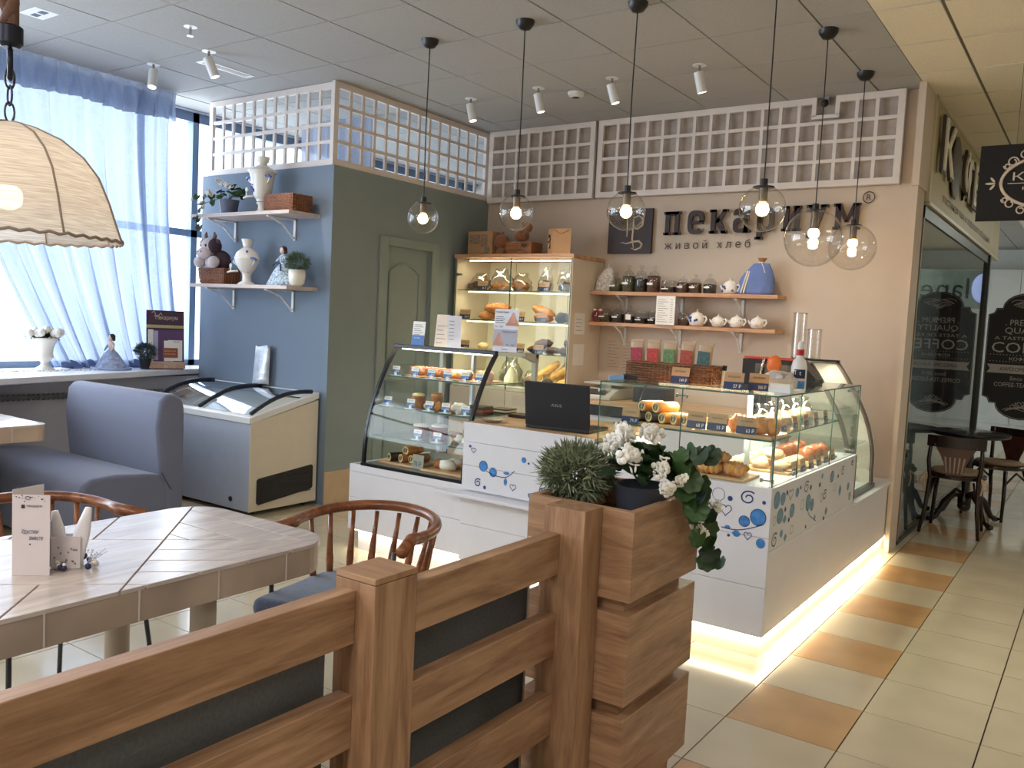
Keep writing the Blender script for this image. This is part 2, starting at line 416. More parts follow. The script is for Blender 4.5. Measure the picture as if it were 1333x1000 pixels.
# trellis screens above the walls and the one fixed on the back wall
tre = M('trellis_white', (226, 216, 210), .5, var=.02)
def trellis(name, label, a, bb, z0, z1, n, axis, pos, t=.022, rows=4, fr=.045, skip=None):
    """axis 0: runs along x at y=pos, axis 1: runs along y at x=pos"""
    T = thing(name, label, 'trellis', ((a+bb)/2, pos, z0) if axis == 0 else (pos, (a+bb)/2, z0))
    def bx(u0, u1, w0, w1, d=t):
        return B().box(u0, u1, pos-d/2, pos+d/2, w0, w1) if axis == 0 else B().box(pos-d/2, pos+d/2, u0, u1, w0, w1)
    for (u0, u1, w0, w1) in ((a, bb, z1-fr, z1), (a, bb, z0, z0+fr), (a, a+fr, z0+fr, z1-fr), (bb-fr, bb, z0+fr, z1-fr)):
        if skip and w1 == z1 and w0 == z1-fr:
            obj('frame_rail', bx(a, skip[0], w0, w1, t*1.3), tre, T); obj('frame_rail', bx(skip[1], bb, w0, w1, t*1.3), tre, T)
        else: obj('frame_rail', bx(u0, u1, w0, w1, t*1.3), tre, T)
    L = bb-a-2*fr; H = z1-z0-2*fr; cw = L/n; rh = H/rows
    for k in range(1, n):
        u = a+fr+k*cw
        top = z1-fr
        if skip and skip[0]-.02 < u < skip[1]+.02: top = z0+fr+rh*(rows-1)+.01
        obj('bar', bx(u-.012, u+.012, z0+fr, top, t*.8), tre, T)
    for k in range(1, rows):
        z = z0+fr+k*rh; obj('bar', bx(a+fr, bb-fr, z-.012, z+.012), tre, T)
    if skip:
        for (u0, u1, w0, w1) in ((skip[0]-.03, skip[0], z1-.13, z1-fr), (skip[1], skip[1]+.03, z1-.13, z1-fr), (skip[0]-.03, skip[1]+.03, z1-.15, z1-.125)): obj('frame_rail', bx(u0, u1, w0, w1, t*1.3), tre, T)
    return T
zt1 = ZC-.012
trellis('trellis_screen', 'white square-grid trellis screen on top of the blue wall', -6.25, -4.765, 2.527, zt1, 11, 0, YL+.03)
trellis('trellis_screen', 'white square-grid trellis screen on top of the green wall above the door', 4.42, YB-.02, 2.527, zt1, 14, 1, XG-.02)
g = M('trellis_backing', (184, 172, 164), .85, var=.12, scale=14)
T1 = trellis('wall_trellis', 'narrow white trellis panel high on the back wall left of the gap', -4.70, -3.615, 2.50, zt1, 8, 0, YB-.065)
T2 = trellis('wall_trellis', 'wide white trellis panel on the back wall over the shop lettering', -3.585, -1.245, 2.50, zt1, 17, 0, YB-.065, skip=(-1.83, -1.70))
obj('backing_cloth', B().box(-4.70, -3.615, YB-.02, YB-.004, 2.50, zt1), g, T1); obj('backing_cloth', B().box(-3.585, -1.245, YB-.02, YB-.004, 2.50, zt1), g, T2)
c = thing('security_camera', 'small grey security camera in the notch of the wall trellis', 'camera', (-1.77, YB-.06, 3.12))
obj('bracket', B().box(-1.79, -1.75, YB-.07, YB-.03, 3.08, 3.13), M('cam_grey', (150, 150, 150), .4), c); obj('lens', B().ball((-1.77, YB-.09, 3.08), .026), black_pl, c, smooth=True)

# ---------------------------------------------------------------- curtains at the window
def wavy(name, y0, y1, z0, z1, x, amp, waves, mat, parent, gather=None, seed=1, n=None):
    n = n or int(waves*10); rows = []
    for k in range(15):
        t = k/14; z = z1+(z0-z1)*t; row = []
        for i in range(n+1):
            u = i/n
            yy = y0+(y1-y0)*u
            if gather:
                ga, gb = gather; s = t**1.6; yb = ga+(gb-ga)*u; yy = yy*(1-s)+yb*s
            xs_ = -.25*t if gather else 0
            a = xs_+amp*(.5+.5*t)*(math.sin(u*waves*2*PI+.6*math.sin(3*t+seed))+.4*math.sin(u*waves*3.7+seed*2+2*t))
            row.append((x+a, yy+.012*math.sin(u*waves*4+t*3), z+(.0 if k < 14 else .01*math.sin(u*40))))
        rows.append(row)
    return obj(name, B().grid(rows), mat, parent, smooth='all')
ct = thing('sheer_curtain', 'pale blue sheer curtain with a short pleated valance at the window', 'curtain', (-6.27, 3.5, .93))
sh1 = sheer('sheer_blue', (140, 154, 180), .15); sh2 = sheer('sheer_blue_dense', (132, 142, 164), .12)
wavy('valance', -.5, 4.14, 2.90, 3.13, -6.245, .022, 56, sh2, ct, seed=2)
wavy('drape', 2.45, 3.9, .93, 3.10, -6.30, .04, 11, sh1, ct, gather=(3.36, 4.2), seed=1)
wavy('drape', 3.85, 4.15, .93, 3.10, -6.33, .03, 4, sh1, ct, gather=(4.25, 4.46), seed=4)
b = B().tube([(-6.55+.03*math.sin(k*1.3), 3.40+k*.06, .945+.012*math.sin(k*2.1)) for k in range(12)], [.02+.018*math.sin(k*1.1)**2 for k in range(12)], 10)
obj('pooled_hem', b, sheer('sheer_pool', (120, 136, 170), .12), ct, smooth='all')
ct2 = thing('sheer_curtain', 'sheer white curtain behind the trellis in the room beyond the blue wall', 'curtain', (-5.6, 5.3, 0))
wavy('drape', -6.1, -5.2, .4, 3.12, 0, .03, 7, sheer('sheer_white', (170, 176, 196), .1), ct2, seed=3)
for o in [x for x in C.objects if x.parent == ct2]:
    for v in o.data.vertices: v.co = Vector((v.co.y+10.9, v.co.x-5.6, v.co.z))
# ================================================================== COUNTERS
def panels(T, specs, name='panel', mat=white_lam):
    for s_ in specs: obj(name, B().box(*s_), mat, T, bevel=.0015, seg=1)
FY = 3.69
t = thing('display_counter', 'low white laminate counter base under the curved cake showcase', 'counter', (-3.3, 4.05, 0))
obj('carcass', B().box(-3.73, -2.865, 3.74, 4.46, .135, .52), white_lam, t)
panels(t, [(-3.75, -2.865, 3.715, 3.738, a, bb) for a, bb in ((.132, .3285), (.330, .4865), (.488, .532))])
panels(t, [(-3.75, -3.732, 3.74, 4.46, .132, .532)], 'end_panel')
obj('plinth', B().box(-3.70, -2.865, 3.76, 4.40, 0, .135), white_lam, t, label='white plinth lit by a light strip')
led = emis('led_strip', (255, 240, 205), 9)
obj('light_strip', B().box(-3.72, -2.87, 3.745, 3.757, .118, .131), led, t)

t2 = thing('cash_desk', 'white cash desk with blue berry print and a wooden top', 'desk', (-2.45, 4.05, 0))
obj('carcass', B().box(-2.86, -2.045, 3.71, 4.46, .12, .86), white_lam, t2)
panels(t2, [(-2.86, -2.045, FY, 3.708, a, bb) for a, bb in ((.118, .3205), (.322, .50), (.515, .649), (.6505, .779), (.7805, .868))])
obj('worktop', B().box(-2.86, -2.045, FY+.004, 4.46, .869, .885), desk_wood, t2)
obj('edge_strip', B().box(-2.862, -2.043, FY-.002, FY+.003, .866, .886), white_lam, t2)
obj('ledge', B().box(-2.98, -2.1, 3.60, FY, .488, .506), white_lam, t2, bevel=.003)
obj('plinth', B().box(-2.865, -2.04, 3.745, 4.40, 0, .12), white_lam, t2)
obj('light_strip', B().box(-2.865, -2.04, 3.72, 3.735, .105, .116), led, t2)

t3 = thing('display_counter', 'white corner counter with blue berry print under the square glass case', 'counter', (-1.6, 4.4, 0))
b = B().box(-2.04, -1.17, 3.71, 4.12, .107, .755).box(-1.62, -1.17, 4.12, 5.21, .107, .755).box(-1.62, -1.17, 5.21, YB-.004, .107, .465)
obj('carcass', b, white_lam, t3)
panels(t3, [(-2.04, -1.15, FY, 3.708, a, bb) for a, bb in ((.105, .3255), (.327, .5485), (.550, .772))])
panels(t3, [(-1.168, -1.15, FY+.019, 5.232, .488, .772), (-1.168, -1.15, FY+.019, 6.30, .105, .485)], 'side_panel')
panels(t3, [(-1.62, -1.15, 5.21, 5.232, .488, .772)], 'end_panel')
obj('countertop', B().box(-2.04, -1.17, 3.71, 4.12, .756, .772).box(-1.62, -1.17, 4.12, 5.21, .756, .772), white_lam, t3)
obj('low_top', B().box(-1.62, -1.13, 5.235, 6.32, .468, .488), white_lam, t3, bevel=.002)
obj('plinth', B().box(-2.04, -1.176, 3.722, 6.30, 0, .107), cream, t3, label='plinth washed by the light strip')
obj('light_strip', B().box(-2.035, -1.155, 3.70, 3.712, .092, .104).box(-1.166, -1.155, 3.70, 6.28, .092, .104), led, t3)
area('counter_led', (-3.3, 3.748, .112), (0, 0, 0), .86, .018, 1.1, (1, .84, .56))
area('counter_led', (-2.45, 3.722, .102), (0, 0, 0), .82, .018, 1.0, (1, .84, .56))
area('counter_led', (-1.6, 3.704, .090), (0, 0, 0), .88, .018, .9, (1, .84, .56))
area('counter_led', (-1.160, 5.0, .090), (0, 0, 0), .016, 2.55, 5.2, (1, .82, .52))

# printed berries, hearts and swirls on the fronts
DA = [('dot', -2.811, 0.756, 0.0095, 0.0076), ('heart', -2.786, 0.735, 0.0169, 0.0151), ('berry', -2.716, 0.659, 0.0277, 0.0285), ('berry', -2.65, 0.634, 0.0236, 0.0246), ('br', -2.694, 0.635), ('br', -2.633, 0.618), ('br', -2.56, 0.621), ('br', -2.511, 0.66), ('leaf', -2.563, 0.641, 0.0222, 0.0103), ('leaf', -2.566, 0.595, 0.0143, 0.0236), ('swirl', -2.748, 0.563, 0.0242, 0.0241), ('dot', -2.701, 0.544, 0.0092, 0.0105), ('heart', -2.516, 0.57, 0.0194, 0.0191), ('blob', -2.455, 0.726, 0.0156, 0.0159), ('dot', -2.424, 0.712, 0.0069, 0.0058), ('berry', -2.293, 0.656, 0.0249, 0.0242), ('swirl', -2.332, 0.578, 0.0218, 0.02), ('blob', -2.408, 0.546, 0.012, 0.013), ('berry', -2.2, .69, .024, .024), ('dot', -2.12, .6, .01, .01)]
DB = [('ring', -1.39, 0.713, 0.029, 0.0292), ('dot', -1.335, 0.702, 0.0119, 0.0116), ('swirl', -1.253, 0.717, 0.0384, 0.0324), ('dot', -1.181, 0.707, 0.0085, 0.0085), ('heart', -1.352, 0.645, 0.0268, 0.0281), ('berry', -1.203, 0.638, 0.035, 0.037), ('berry', -1.264, 0.611, 0.0242, 0.024), ('br', -1.367, 0.567), ('br', -1.306, 0.565), ('br', -1.248, 0.579), ('br', -1.182, 0.608), ('leaf', -1.339, 0.572, 0.0158, 0.0097), ('leaf', -1.297, 0.549, 0.0215, 0.0174), ('dot', -1.331, 0.535, 0.0069, 0.0068), ('heart', -1.244, 0.546, 0.0173, 0.0192), ('blob', -1.184, 0.525, 0.0208, 0.0228)]
DC = [('berry', 3.768, 0.712, 0.0407, 0.0379), ('berry', 3.855, 0.706, 0.0325, 0.0285), ('berry', 3.829, 0.632, 0.0419, 0.0336), ('berry', 4.008, 0.629, 0.0347, 0.0317), ('blob', 4.07, 0.706, 0.0284, 0.0234), ('leaf', 3.901, 0.605, 0.0265, 0.0228), ('leaf', 3.865, 0.544, 0.0261, 0.0227), ('leaf', 3.928, 0.515, 0.0235, 0.021), ('swirl', 3.77, 0.529, 0.0441, 0.0355), ('heart', 3.97, 0.708, 0.0341, 0.0271), ('swirl', 4.224, 0.71, 0.0454, 0.0307), ('dot', 3.911, 0.726, 0.0132, 0.0123), ('dot', 3.899, 0.651, 0.0132, 0.0114), ('dot', 3.965, 0.592, 0.0136, 0.0116), ('ring', 4.168, 0.633, 0.0296, 0.024), ('berry', 4.271, 0.629, 0.0386, 0.0401), ('berry', 4.34, 0.607, 0.0317, 0.0294), ('br', 4.259, 0.603), ('br', 4.307, 0.558), ('br', 4.434, 0.51), ('leaf', 4.405, 0.531, 0.0203, 0.0185), ('ring', 4.508, 0.618, 0.0253, 0.021), ('swirl', 4.572, 0.624, 0.0389, 0.0283), ('leaf', 4.618, 0.531, 0.0264, 0.0264), ('dot', 4.582, 0.499, 0.0173, 0.0108), ('dot', 4.46, 0.692, 0.0165, 0.0127), ('blob', 4.497, 0.733, 0.0167, 0.0138), ('dot', 4.122, 0.722, 0.0108, 0.0097), ('dot', 4.297, 0.7, 0.0155, 0.0134), ('berry', 4.693, 0.706, 0.0361, 0.0311), ('dot', 4.82, 0.693, 0.0141, 0.0098), ('swirl', 4.916, 0.711, 0.0341, 0.0274), ('leaf', 4.882, 0.607, 0.0338, 0.0349), ('ring', 4.76, 0.639, 0.0231, 0.022), ('blob', 5.063, 0.605, 0.0257, 0.0232), ('swirl', 5.119, 0.538, 0.0262, 0.0235), ('ring', 4.02, 0.537, 0.0244, 0.0192), ('dot', 4.253, 0.51, 0.0115, 0.0101), ('swirl', 5.123, 0.732, 0.0261, 0.0155), ('ring', 3.75, 0.621, 0.0217, 0.02)]
def decals(L, fn, T, lw=.0022, mats=None):
    b = B(); br = []
    def fan(pts): b.f([b.bm.verts.new(fn(*p)) for p in pts])
    def strip(pts, w, closed=False):
        n = len(pts)
        for i in range(n if closed else n-1):
            p, q = Vector(pts[i]), Vector(pts[(i+1) % n]); d = (q-p)
            if d.length < 1e-7: continue
            nn = Vector((-d.y, d.x)).normalized()*w
            fan([tuple(p+nn), tuple(q+nn), tuple(q-nn), tuple(p-nn)])
    for it in L:
        k, u, v = it[:3]
        if k == 'br': br.append((u, v)); continue
        rx, ry = it[3], it[4]
        circ = lambda s=1, n=18: [(u+rx*s*math.cos(2*PI*i/n), v+ry*s*math.sin(2*PI*i/n)) for i in range(n)]
        if k in ('dot', 'blob', 'berry'):
            b.mi = {'dot': 1, 'blob': 0, 'berry': 0}[k]; fan(circ())
            if k == 'berry': b.mi = 1; strip(circ(1.0), lw*.7, True)
        elif k == 'ring': b.mi = 1; strip(circ(), lw*.5, True)
        elif k == 'leaf':
            b.mi = 0; hh = [(u+rx*math.cos(a)*(1 if ry <= rx else math.sin(a/1)**2*.9+.1), v+ry*math.sin(a)) for a in [2*PI*i/14 for i in range(14)]]
            fan([(u-rx, v), (u-rx*.3, v+ry*.8), (u+rx*.4, v+ry*.8), (u+rx, v), (u+rx*.4, v-ry*.8), (u-rx*.3, v-ry*.8)] if ry <= rx else [(u, v+ry), (u+rx*.8, v+ry*.2), (u+rx*.7, v-ry*.4), (u, v-ry), (u-rx*.7, v-ry*.4), (u-rx*.8, v+ry*.2)])
        elif k == 'heart':
            b.mi = 1; strip([(u+rx*math.sin(a)**3, v+ry*(.15+(13*math.cos(a)-5*math.cos(2*a)-2*math.cos(3*a)-math.cos(4*a))/16)) for a in [2*PI*i/22 for i in range(22)]], lw*.8, True)
        elif k == 'swirl':
            b.mi = 1; strip([(u+rx*math.cos(a)*(1-.028*i), v+ry*math.sin(a)*(1-.028*i)) for i, a in enumerate([.8+i*.33 for i in range(27)])], lw*1.5)
    if br:
        b.mi = 1; pts = []
        for i in range(len(br)-1):
            for s_ in range(6):
                tt = s_/6; p0 = br[max(i-1, 0)]; p1 = br[i]; p2 = br[i+1]; p3 = br[min(i+2, len(br)-1)]
                pts.append(tuple(.5*((2*p1[q])+(-p0[q]+p2[q])*tt+(2*p0[q]-5*p1[q]+4*p2[q]-p3[q])*tt*tt+(-p0[q]+3*p1[q]-3*p2[q]+p3[q])*tt**3) for q in (0, 1)))
        pts.append(br[-1]); strip(pts, lw)
    return obj('berry_print', b, mats or [blue_a, blue_b], T, kind='stuff')
decals(DA, lambda u, v: (u, FY-.001, v), t2); decals(DB, lambda u, v: (u, FY-.001, v), t3)
decals(DC, lambda u, v: (-1.149, u, v), t3, mats=[teal, M('print_grey', (70, 80, 104), .6)])

# ---------------------------------------------------------------- curved showcase on the left base
def arcprof(p, n=14):
    # smooth profile through control points (y, z)
    out = []
    for i in range(len(p)-1):
        p0 = p[max(i-1, 0)]; p1 = p[i]; p2 = p[i+1]; p3 = p[min(i+2, len(p)-1)]
        for s_ in range(4):
            tt = s_/4; out.append(tuple(.5*((2*p1[q])+(-p0[q]+p2[q])*tt+(2*p0[q]-5*p1[q]+4*p2[q]-p3[q])*tt*tt+(-p0[q]+3*p1[q]-3*p2[q]+p3[q])*tt**3) for q in (0, 1)))
    return out+[p[-1]]
PR = arcprof([(3.722, .545), (3.728, .662), (3.748, .782), (3.785, .912), (3.838, 1.032), (3.905, 1.154), (3.985, 1.262)])
X0, X1 = -3.66, -2.875
sc = thing('curved_showcase', 'curved glass cake showcase with black frame left of the laptop desk', 'display case', (-3.27, 4.1, .532))
steel = M('brushed_steel', (170, 170, 172), .35, .8, var=.05)
def frame_end(x, w=.018, h=.022):
    rows = []
    for i, (y, z) in enumerate(PR):
        a = PR[max(i-1, 0)]; q = PR[min(i+1, len(PR)-1)]; d = Vector((q[0]-a[0], q[1]-a[1])).normalized(); nn = Vector((-d.y, d.x))
        rows.append([(x-w/2, y, z), (x+w/2, y, z), (x+w/2, y-nn.x*h, z-nn.y*h), (x-w/2, y-nn.x*h, z-nn.y*h)])
    return B().grid(rows, True, True, True)
for x in (X0+.009, X1-.009): obj('curved_frame', frame_end(x), black_met, sc)
obj('top_rail', B().box(X0, X1, 3.97, 4.0, 1.248, 1.272), black_met, sc, bevel=.003)
obj('bottom_rail', B().box(X0, X1, 3.715, 3.735, .533, .55), black_met, sc)
obj('curved_glass', B().grid([[(X0+.018, y+.004, z), (X1-.018, y+.004, z)] for y, z in PR]), pane, sc, smooth='all')
sidep = [(4.42, .545), (4.42, 1.24), (4.28, 1.262)]+[(y, z) for y, z in reversed(PR)]
obj('side_glass', B().grid([[(X0+.005, y, z) for y, z in sidep]+[]]) if False else B().prism(sidep, 0, X0+.003, X0+.006), pane, sc)
obj('side_glass', B().prism(sidep, 0, X1-.006, X1-.003), pane, sc)
obj('top_glass', B().box(X0, X1, 3.99, 4.30, 1.262, 1.268), pane, sc)
post = M('case_post', (168, 168, 160), .5)
for x in (X0+.02, X1-.03):
    obj('rear_post', B().box(x, x+.028, 4.40, 4.428, .545, 1.235), post, sc)
obj('rear_head', B().prism([(4.28, 1.262), (4.43, 1.25), (4.43, 1.20), (4.40, 1.20), (4.28, 1.235)], 0, X1-.032, X1), post, sc)
obj('rear_head', B().box(X0, X1, 4.40, 4.43, 1.225, 1.252), post, sc)
obj('centre_post', B().box(-3.30, -3.28, 4.30, 4.33, .545, 1.25), steel, sc)
obj('display_deck', B().box(X0+.01, X1-.01, 3.735, 4.42, .533, .548), steel, sc)
for z, y0 in ((.722, 3.775), (.893, 3.82), (1.078, 3.90)):
    s_ = obj('glass_shelf', B().box(X0+.03, X1-.02, y0, 4.29, z-.006, z), glass('shelf_glass', (.86, .93, .9), 1.2), sc)
    obj('shelf_edge', B().box(X0+.03, X1-.02, y0-.003, y0, z-.007, z), edge_gl, s_)
obj('lamp_tube', B().cyl((X0+.03, 4.02, 1.245), (X1-.03, 4.02, 1.245), .006, n=8), emis('case_lamp', (255, 244, 225), 6), sc)
area('case_light', (-3.27, 4.05, 1.238), (0, 0, 0), .72, .02, 2.6, (1, .92, .8))

# ---------------------------------------------------------------- square glass case on the corner counter
gc = thing('square_glass_case', 'frameless square glass case round the corner counter with pastries inside', 'display case', (-1.6, 4.4, .772))
ZG = 1.178; GX0, GX1, GY0, GY1 = -2.03, -1.155, 3.698, 5.21
th = .006
obj('front_pane', B().box(GX0, -1.60, GY0, GY0+th, .776, ZG-th), pane, gc); obj('front_pane', B().box(-1.596, GX1, GY0, GY0+th, .776, ZG-th), pane, gc)
for a, bb in ((GY0+.01, 4.05), (4.056, 4.63), (4.636, GY1)): obj('side_pane', B().box(GX1-th, GX1, a, bb, .776, ZG-th), pane, gc)
obj('end_pane', B().box(GX0, GX0+th, GY0+th, 4.12, .776, ZG-th), pane, gc)
obj('end_pane', B().box(-1.60, GX1, GY1-th, GY1, .776, ZG-th), pane, gc)
obj('top_pane', B().prism([(GX0, GY0), (GX1, GY0), (GX1, GY1), (-1.62, GY1), (-1.62, 4.13), (GX0, 4.13)], 2, ZG-th, ZG), pane, gc)
b = B()
def bar(x0, x1, y0, y1, z0, z1): b.box(x0, x1, y0, y1, z0, z1)
e = .002
for (x, y) in ((GX0, GY0), (-1.598, GY0), (GX1, GY0), (GX1, 4.053), (GX1, 4.633), (GX1, GY1)): bar(x-e, x+e, y-e, y+e, .776, ZG)
bar(GX0, GX1, GY0-e, GY0+e, ZG-.006, ZG); bar(GX1-e, GX1+e, GY0, GY1, ZG-.006, ZG)
bar(GX0, -1.62, 4.128, 4.131, ZG-.006, ZG); bar(-1.6, GX1, GY1-e, GY1+e, ZG-.006, ZG); bar(GX0, GX0+.003, GY0, 4.13, ZG-.006, ZG)
obj('glass_edges', b, edge_gl, gc)
for (x, y, z) in ((GX1-.02, GY0+.02, 1.13), (GX1-.02, GY0+.02, .80), (GX1-.02, 5.17, 1.14), (GX1-.02, 5.17, .80), (GX0+.02, GY0+.02, 1.13), (GX1-.03, 4.06, .80), (-1.60, GY0+.02, 1.14)):
    obj('pane_clip', B().cyl((x-.035, y, z), (x+.02, y, z), .004, n=8).cyl((x-.035, y, z-.008), (x-.035, y, z+.008), .007, n=8).cyl((x+.015, y, z-.008), (x+.015, y, z+.008), .007, n=8), chrome, gc, smooth=True)
sp = obj('support_post', B().cyl((-1.21, 3.86, .772), (-1.21, 3.86, 1.172), .008), chrome, gc, smooth=True)
obj('support_post', B().box(-1.41, -1.39, 4.05, 4.07, .772, 1.172), white_met, gc)
s1 = obj('glass_shelf', B().box(-1.98, -1.19, 3.76, 4.06, .966, .973), glass('shelf_glass2', (.9, .96, .93), 1.1), gc)
obj('shelf_edge', B().box(-1.98, -1.19, 3.757, 3.76, .966, .973), edge_gl, s1)
s1 = obj('glass_shelf', B().box(-1.54, -1.24, 4.12, 5.12, .966, .973), glass('shelf_glass2', (.9, .96, .93), 1.1), gc)
obj('shelf_edge', B().box(-1.24, -1.237, 4.12, 5.12, .966, .973), edge_gl, s1)
obj('lamp_tube', B().cyl((-1.9, 4.09, 1.160), (-1.3, 4.09, 1.160), .006, n=8), emis('case_lamp2', (255, 238, 190), 8), gc)
area('case_light', (-1.55, 3.98, 1.160), (0, 0, 0), .8, .03, 10, (1, .92, .76))
area('case_light', (-1.38, 4.6, 1.160), (0, 0, 0), .03, 1.0, 18, (1, .92, .76))

# ---------------------------------------------------------------- second curved showcase against the back wall
RP = arcprof([(-1.185, .50), (-1.19, .60), (-1.196, .737), (-1.251, .938), (-1.36, 1.145), (-1.456, 1.287)])
rc = thing('curved_showcase', 'curved showcase with cream end wall at the far end of the corner counter', 'display case', (-1.5, 5.6, .488))
def rp_prism(y0, y1, xin=-1.75): return B().prism([(xin, .50)]+RP+[(xin, 1.287)], 1, y0, y1)
obj('end_wall', rp_prism(5.90, 5.92), cream, rc)
brown_fr = M('bronze_frame', (92, 82, 76), .35, .4)
def rframe(y, w=.03, h=.02):
    rows = []
    for i, (x, z) in enumerate(RP):
        a = RP[max(i-1, 0)]; q = RP[min(i+1, len(RP)-1)]; dd = Vector((q[0]-a[0], q[1]-a[1])).normalized(); nn = Vector((-dd.y, dd.x))
        rows.append([(x, y-w/2, z), (x, y+w/2, z), (x+nn.x*h, y+w/2, z+nn.y*h), (x+nn.x*h, y-w/2, z+nn.y*h)])
    return B().grid(rows, True, True, True)
obj('curved_frame', rframe(5.885), brown_fr, rc); obj('curved_frame', rframe(5.27), brown_fr, rc)
obj('top_rail', B().box(-1.76, -1.45, 5.87, 5.90, 1.27, 1.295), black_met, rc)
obj('bottom_rail', B().box(-1.21, -1.175, 5.255, 5.90, .49, .515), black_met, rc)
obj('curved_glass', B().grid([[(x-.004, 5.27, z), (x-.004, 5.88, z)] for x, z in RP]), pane, rc, smooth='all')
obj('deck', B().box(-1.72, -1.21, 5.26, 5.90, .49, .505), white_met, rc)
obj('top_glass', B().box(-1.75, -1.46, 5.27, 5.89, 1.283, 1.288), pane, rc)
for z, x1 in ((.78, -1.24), (1.0, -1.33)): obj('glass_shelf', B().box(-1.7, x1, 5.29, 5.88, z, z+.006), pane, rc)
area('case_light', (-1.5, 5.6, 1.27), (0, 0, 0), .03, .5, 2.5, (1, .92, .78))
# ================================================================== BREAD CABINET
cx0, cx1, cy0 = -4.69, -3.507, 5.83
cab_in = M('cabinet_interior', (238, 232, 214), .5, var=.01)
cb = thing('bread_cabinet', 'tall lit bread cabinet with glass doors and oak top in the corner', 'cabinet', (-4.1, 6.07, 0))
side_m = M('cabinet_side', (218, 204, 184), .5, var=.02)
obj('side_panel', B().box(cx1-.02, cx1, cy0, YB-.005, 0, 1.97), side_m, cb)
obj('side_panel', B().box(cx0, cx0+.02, cy0, YB-.005, 0, 1.97), side_m, cb)
obj('back_panel', B().box(cx0+.02, cx1-.02, YB-.02, YB-.005, 0, 1.97), cab_in, cb)
obj('top_board', B().box(cx0-.005, cx1+.012, cy0-.015, YB-.005, 1.972, 2.002), shelf_wood, cb, bevel=.002)
obj('bottom_board', B().box(cx0+.02, cx1-.02, cy0+.01, YB-.02, .87, .90), cab_in, cb)
obj('lower_door', B().box(cx0+.004, -4.10, cy0-.012, cy0+.006, .06, .865), side_m, cb, bevel=.002)
obj('lower_door', B().box(-4.095, cx1-.004, cy0-.012, cy0+.006, .06, .865), side_m, cb, bevel=.002)
for a, bb in ((cx0+.01, -4.103), (-4.098, cx1-.01)):
    dr = obj('glass_door', B().box(a, bb, cy0-.006, cy0-.001, .875, 1.965), glass('door_glass', (.97, .985, .97), .3), cb)
    obj('door_edge', B().box(a-.0015, a+.0015, cy0-.007, cy0, .875, 1.965).box(bb-.0015, bb+.0015, cy0-.007, cy0, .875, 1.965), edge_gl, dr)
ledw = emis('cabinet_led', (255, 240, 196), 7)
for z in (1.703, 1.452, 1.192):
    s_ = obj('glass_shelf', B().box(cx0+.022, cx1-.022, cy0+.02, YB-.03, z-.006, z), pane, cb)
    obj('shelf_edge', B().box(cx0+.022, cx1-.022, cy0+.017, cy0+.02, z-.006, z), edge_gl, s_)
for z in (1.955, 1.688, 1.437, 1.177):
    if z > 1.3: obj('light_strip', B().box(cx0+.13, cx1-.03, cy0+.03, cy0+.04, z-.008, z), ledw, cb)
    area('cabinet_light', (-4.1, cy0+.05, z-.012), (math.radians(20), 0, 0), 1.0, .02, 1.5 if z > 1.3 else 1.1, (1, .90, .62))
for z in (1.83, .99, 1.31): obj('hinge', B().cyl((cx0+.03, cy0-.01, z), (cx0+.03, cy0-.018, z), .014, n=12).box(cx0+.03, cx0+.07, cy0, cy0+.02, z-.008, z+.008), chrome, cb)
obj('hinge', B().cyl((cx1-.03, cy0-.01, 1.83), (cx1-.03, cy0-.018, 1.83), .014, n=12), chrome, cb)
for x in (-4.38, -3.83): obj('back_joint', B().box(x-.0015, x+.0015, YB-.0225, YB-.0195, .9, 1.96), M('joint', (150, 140, 110), .6), cb)
pap = obj('note_sheet', B().box(cx1, cx1+.001, 5.90, 6.06, 1.37, 1.54), paper, cb); pb = B()
for k in range(4): pb.box(cx1+.001, cx1+.0015, 5.92, 6.02-.02*(k % 2), 1.40+k*.03, 1.403+k*.03)
obj('print', pb, ink, pap)
pap = obj('note_sheet', B().box(cx1, cx1+.001, 5.90, 6.07, 1.12, 1.29), paper, cb)

# ================================================================== BACK DESK
wt = thing('back_worktop', 'wooden worktop along the back wall behind the counters', 'worktop', (-2.4, 6.0, 0))
obj('worktop', B().box(cx1+.003, -1.78, 5.73, YB-.004, .845, .875), desk_wood, wt)
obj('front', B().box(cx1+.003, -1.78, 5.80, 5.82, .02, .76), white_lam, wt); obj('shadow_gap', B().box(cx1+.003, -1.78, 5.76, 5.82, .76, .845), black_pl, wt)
obj('body', B().box(cx1+.003, -1.78, 5.821, YB-.004, .02, .80), white_lam, wt)
s_ = thing('counter_scale', 'pale grey counter scale on the worktop beside the bread cabinet', 'scale', (-3.25, 5.95, .875))
gsc = M('scale_grey', (196, 190, 180), .4)
obj('scale_body', B().prism([(5.80, .876), (5.80, .905), (5.92, .955), (6.2, .965), (6.2, .876)], 0, -3.40, -3.10), gsc, s_, bevel=.006)
obj('weighing_plate', B().box(-3.42, -3.08, 5.95, 6.24, .985, 1.0), gsc, s_, bevel=.004); obj('plate_post', B().box(-3.3, -3.2, 6.0, 6.15, .96, .99), gsc, s_)
obj('display', B().obox((-3.25, 5.858, .934), (.2, .09, .004), (math.radians(22), 0, 0)), M('scale_display', (60, 60, 58), .3), s_)
k_ = thing('napkin_box', 'dark box lying on the back worktop behind the scale', 'box', (-2.85, 6.0, .875)); obj('box_body', B().box(-2.98, -2.72, 5.95, 6.15, .876, .99), black_pl, k_, bevel=.006)

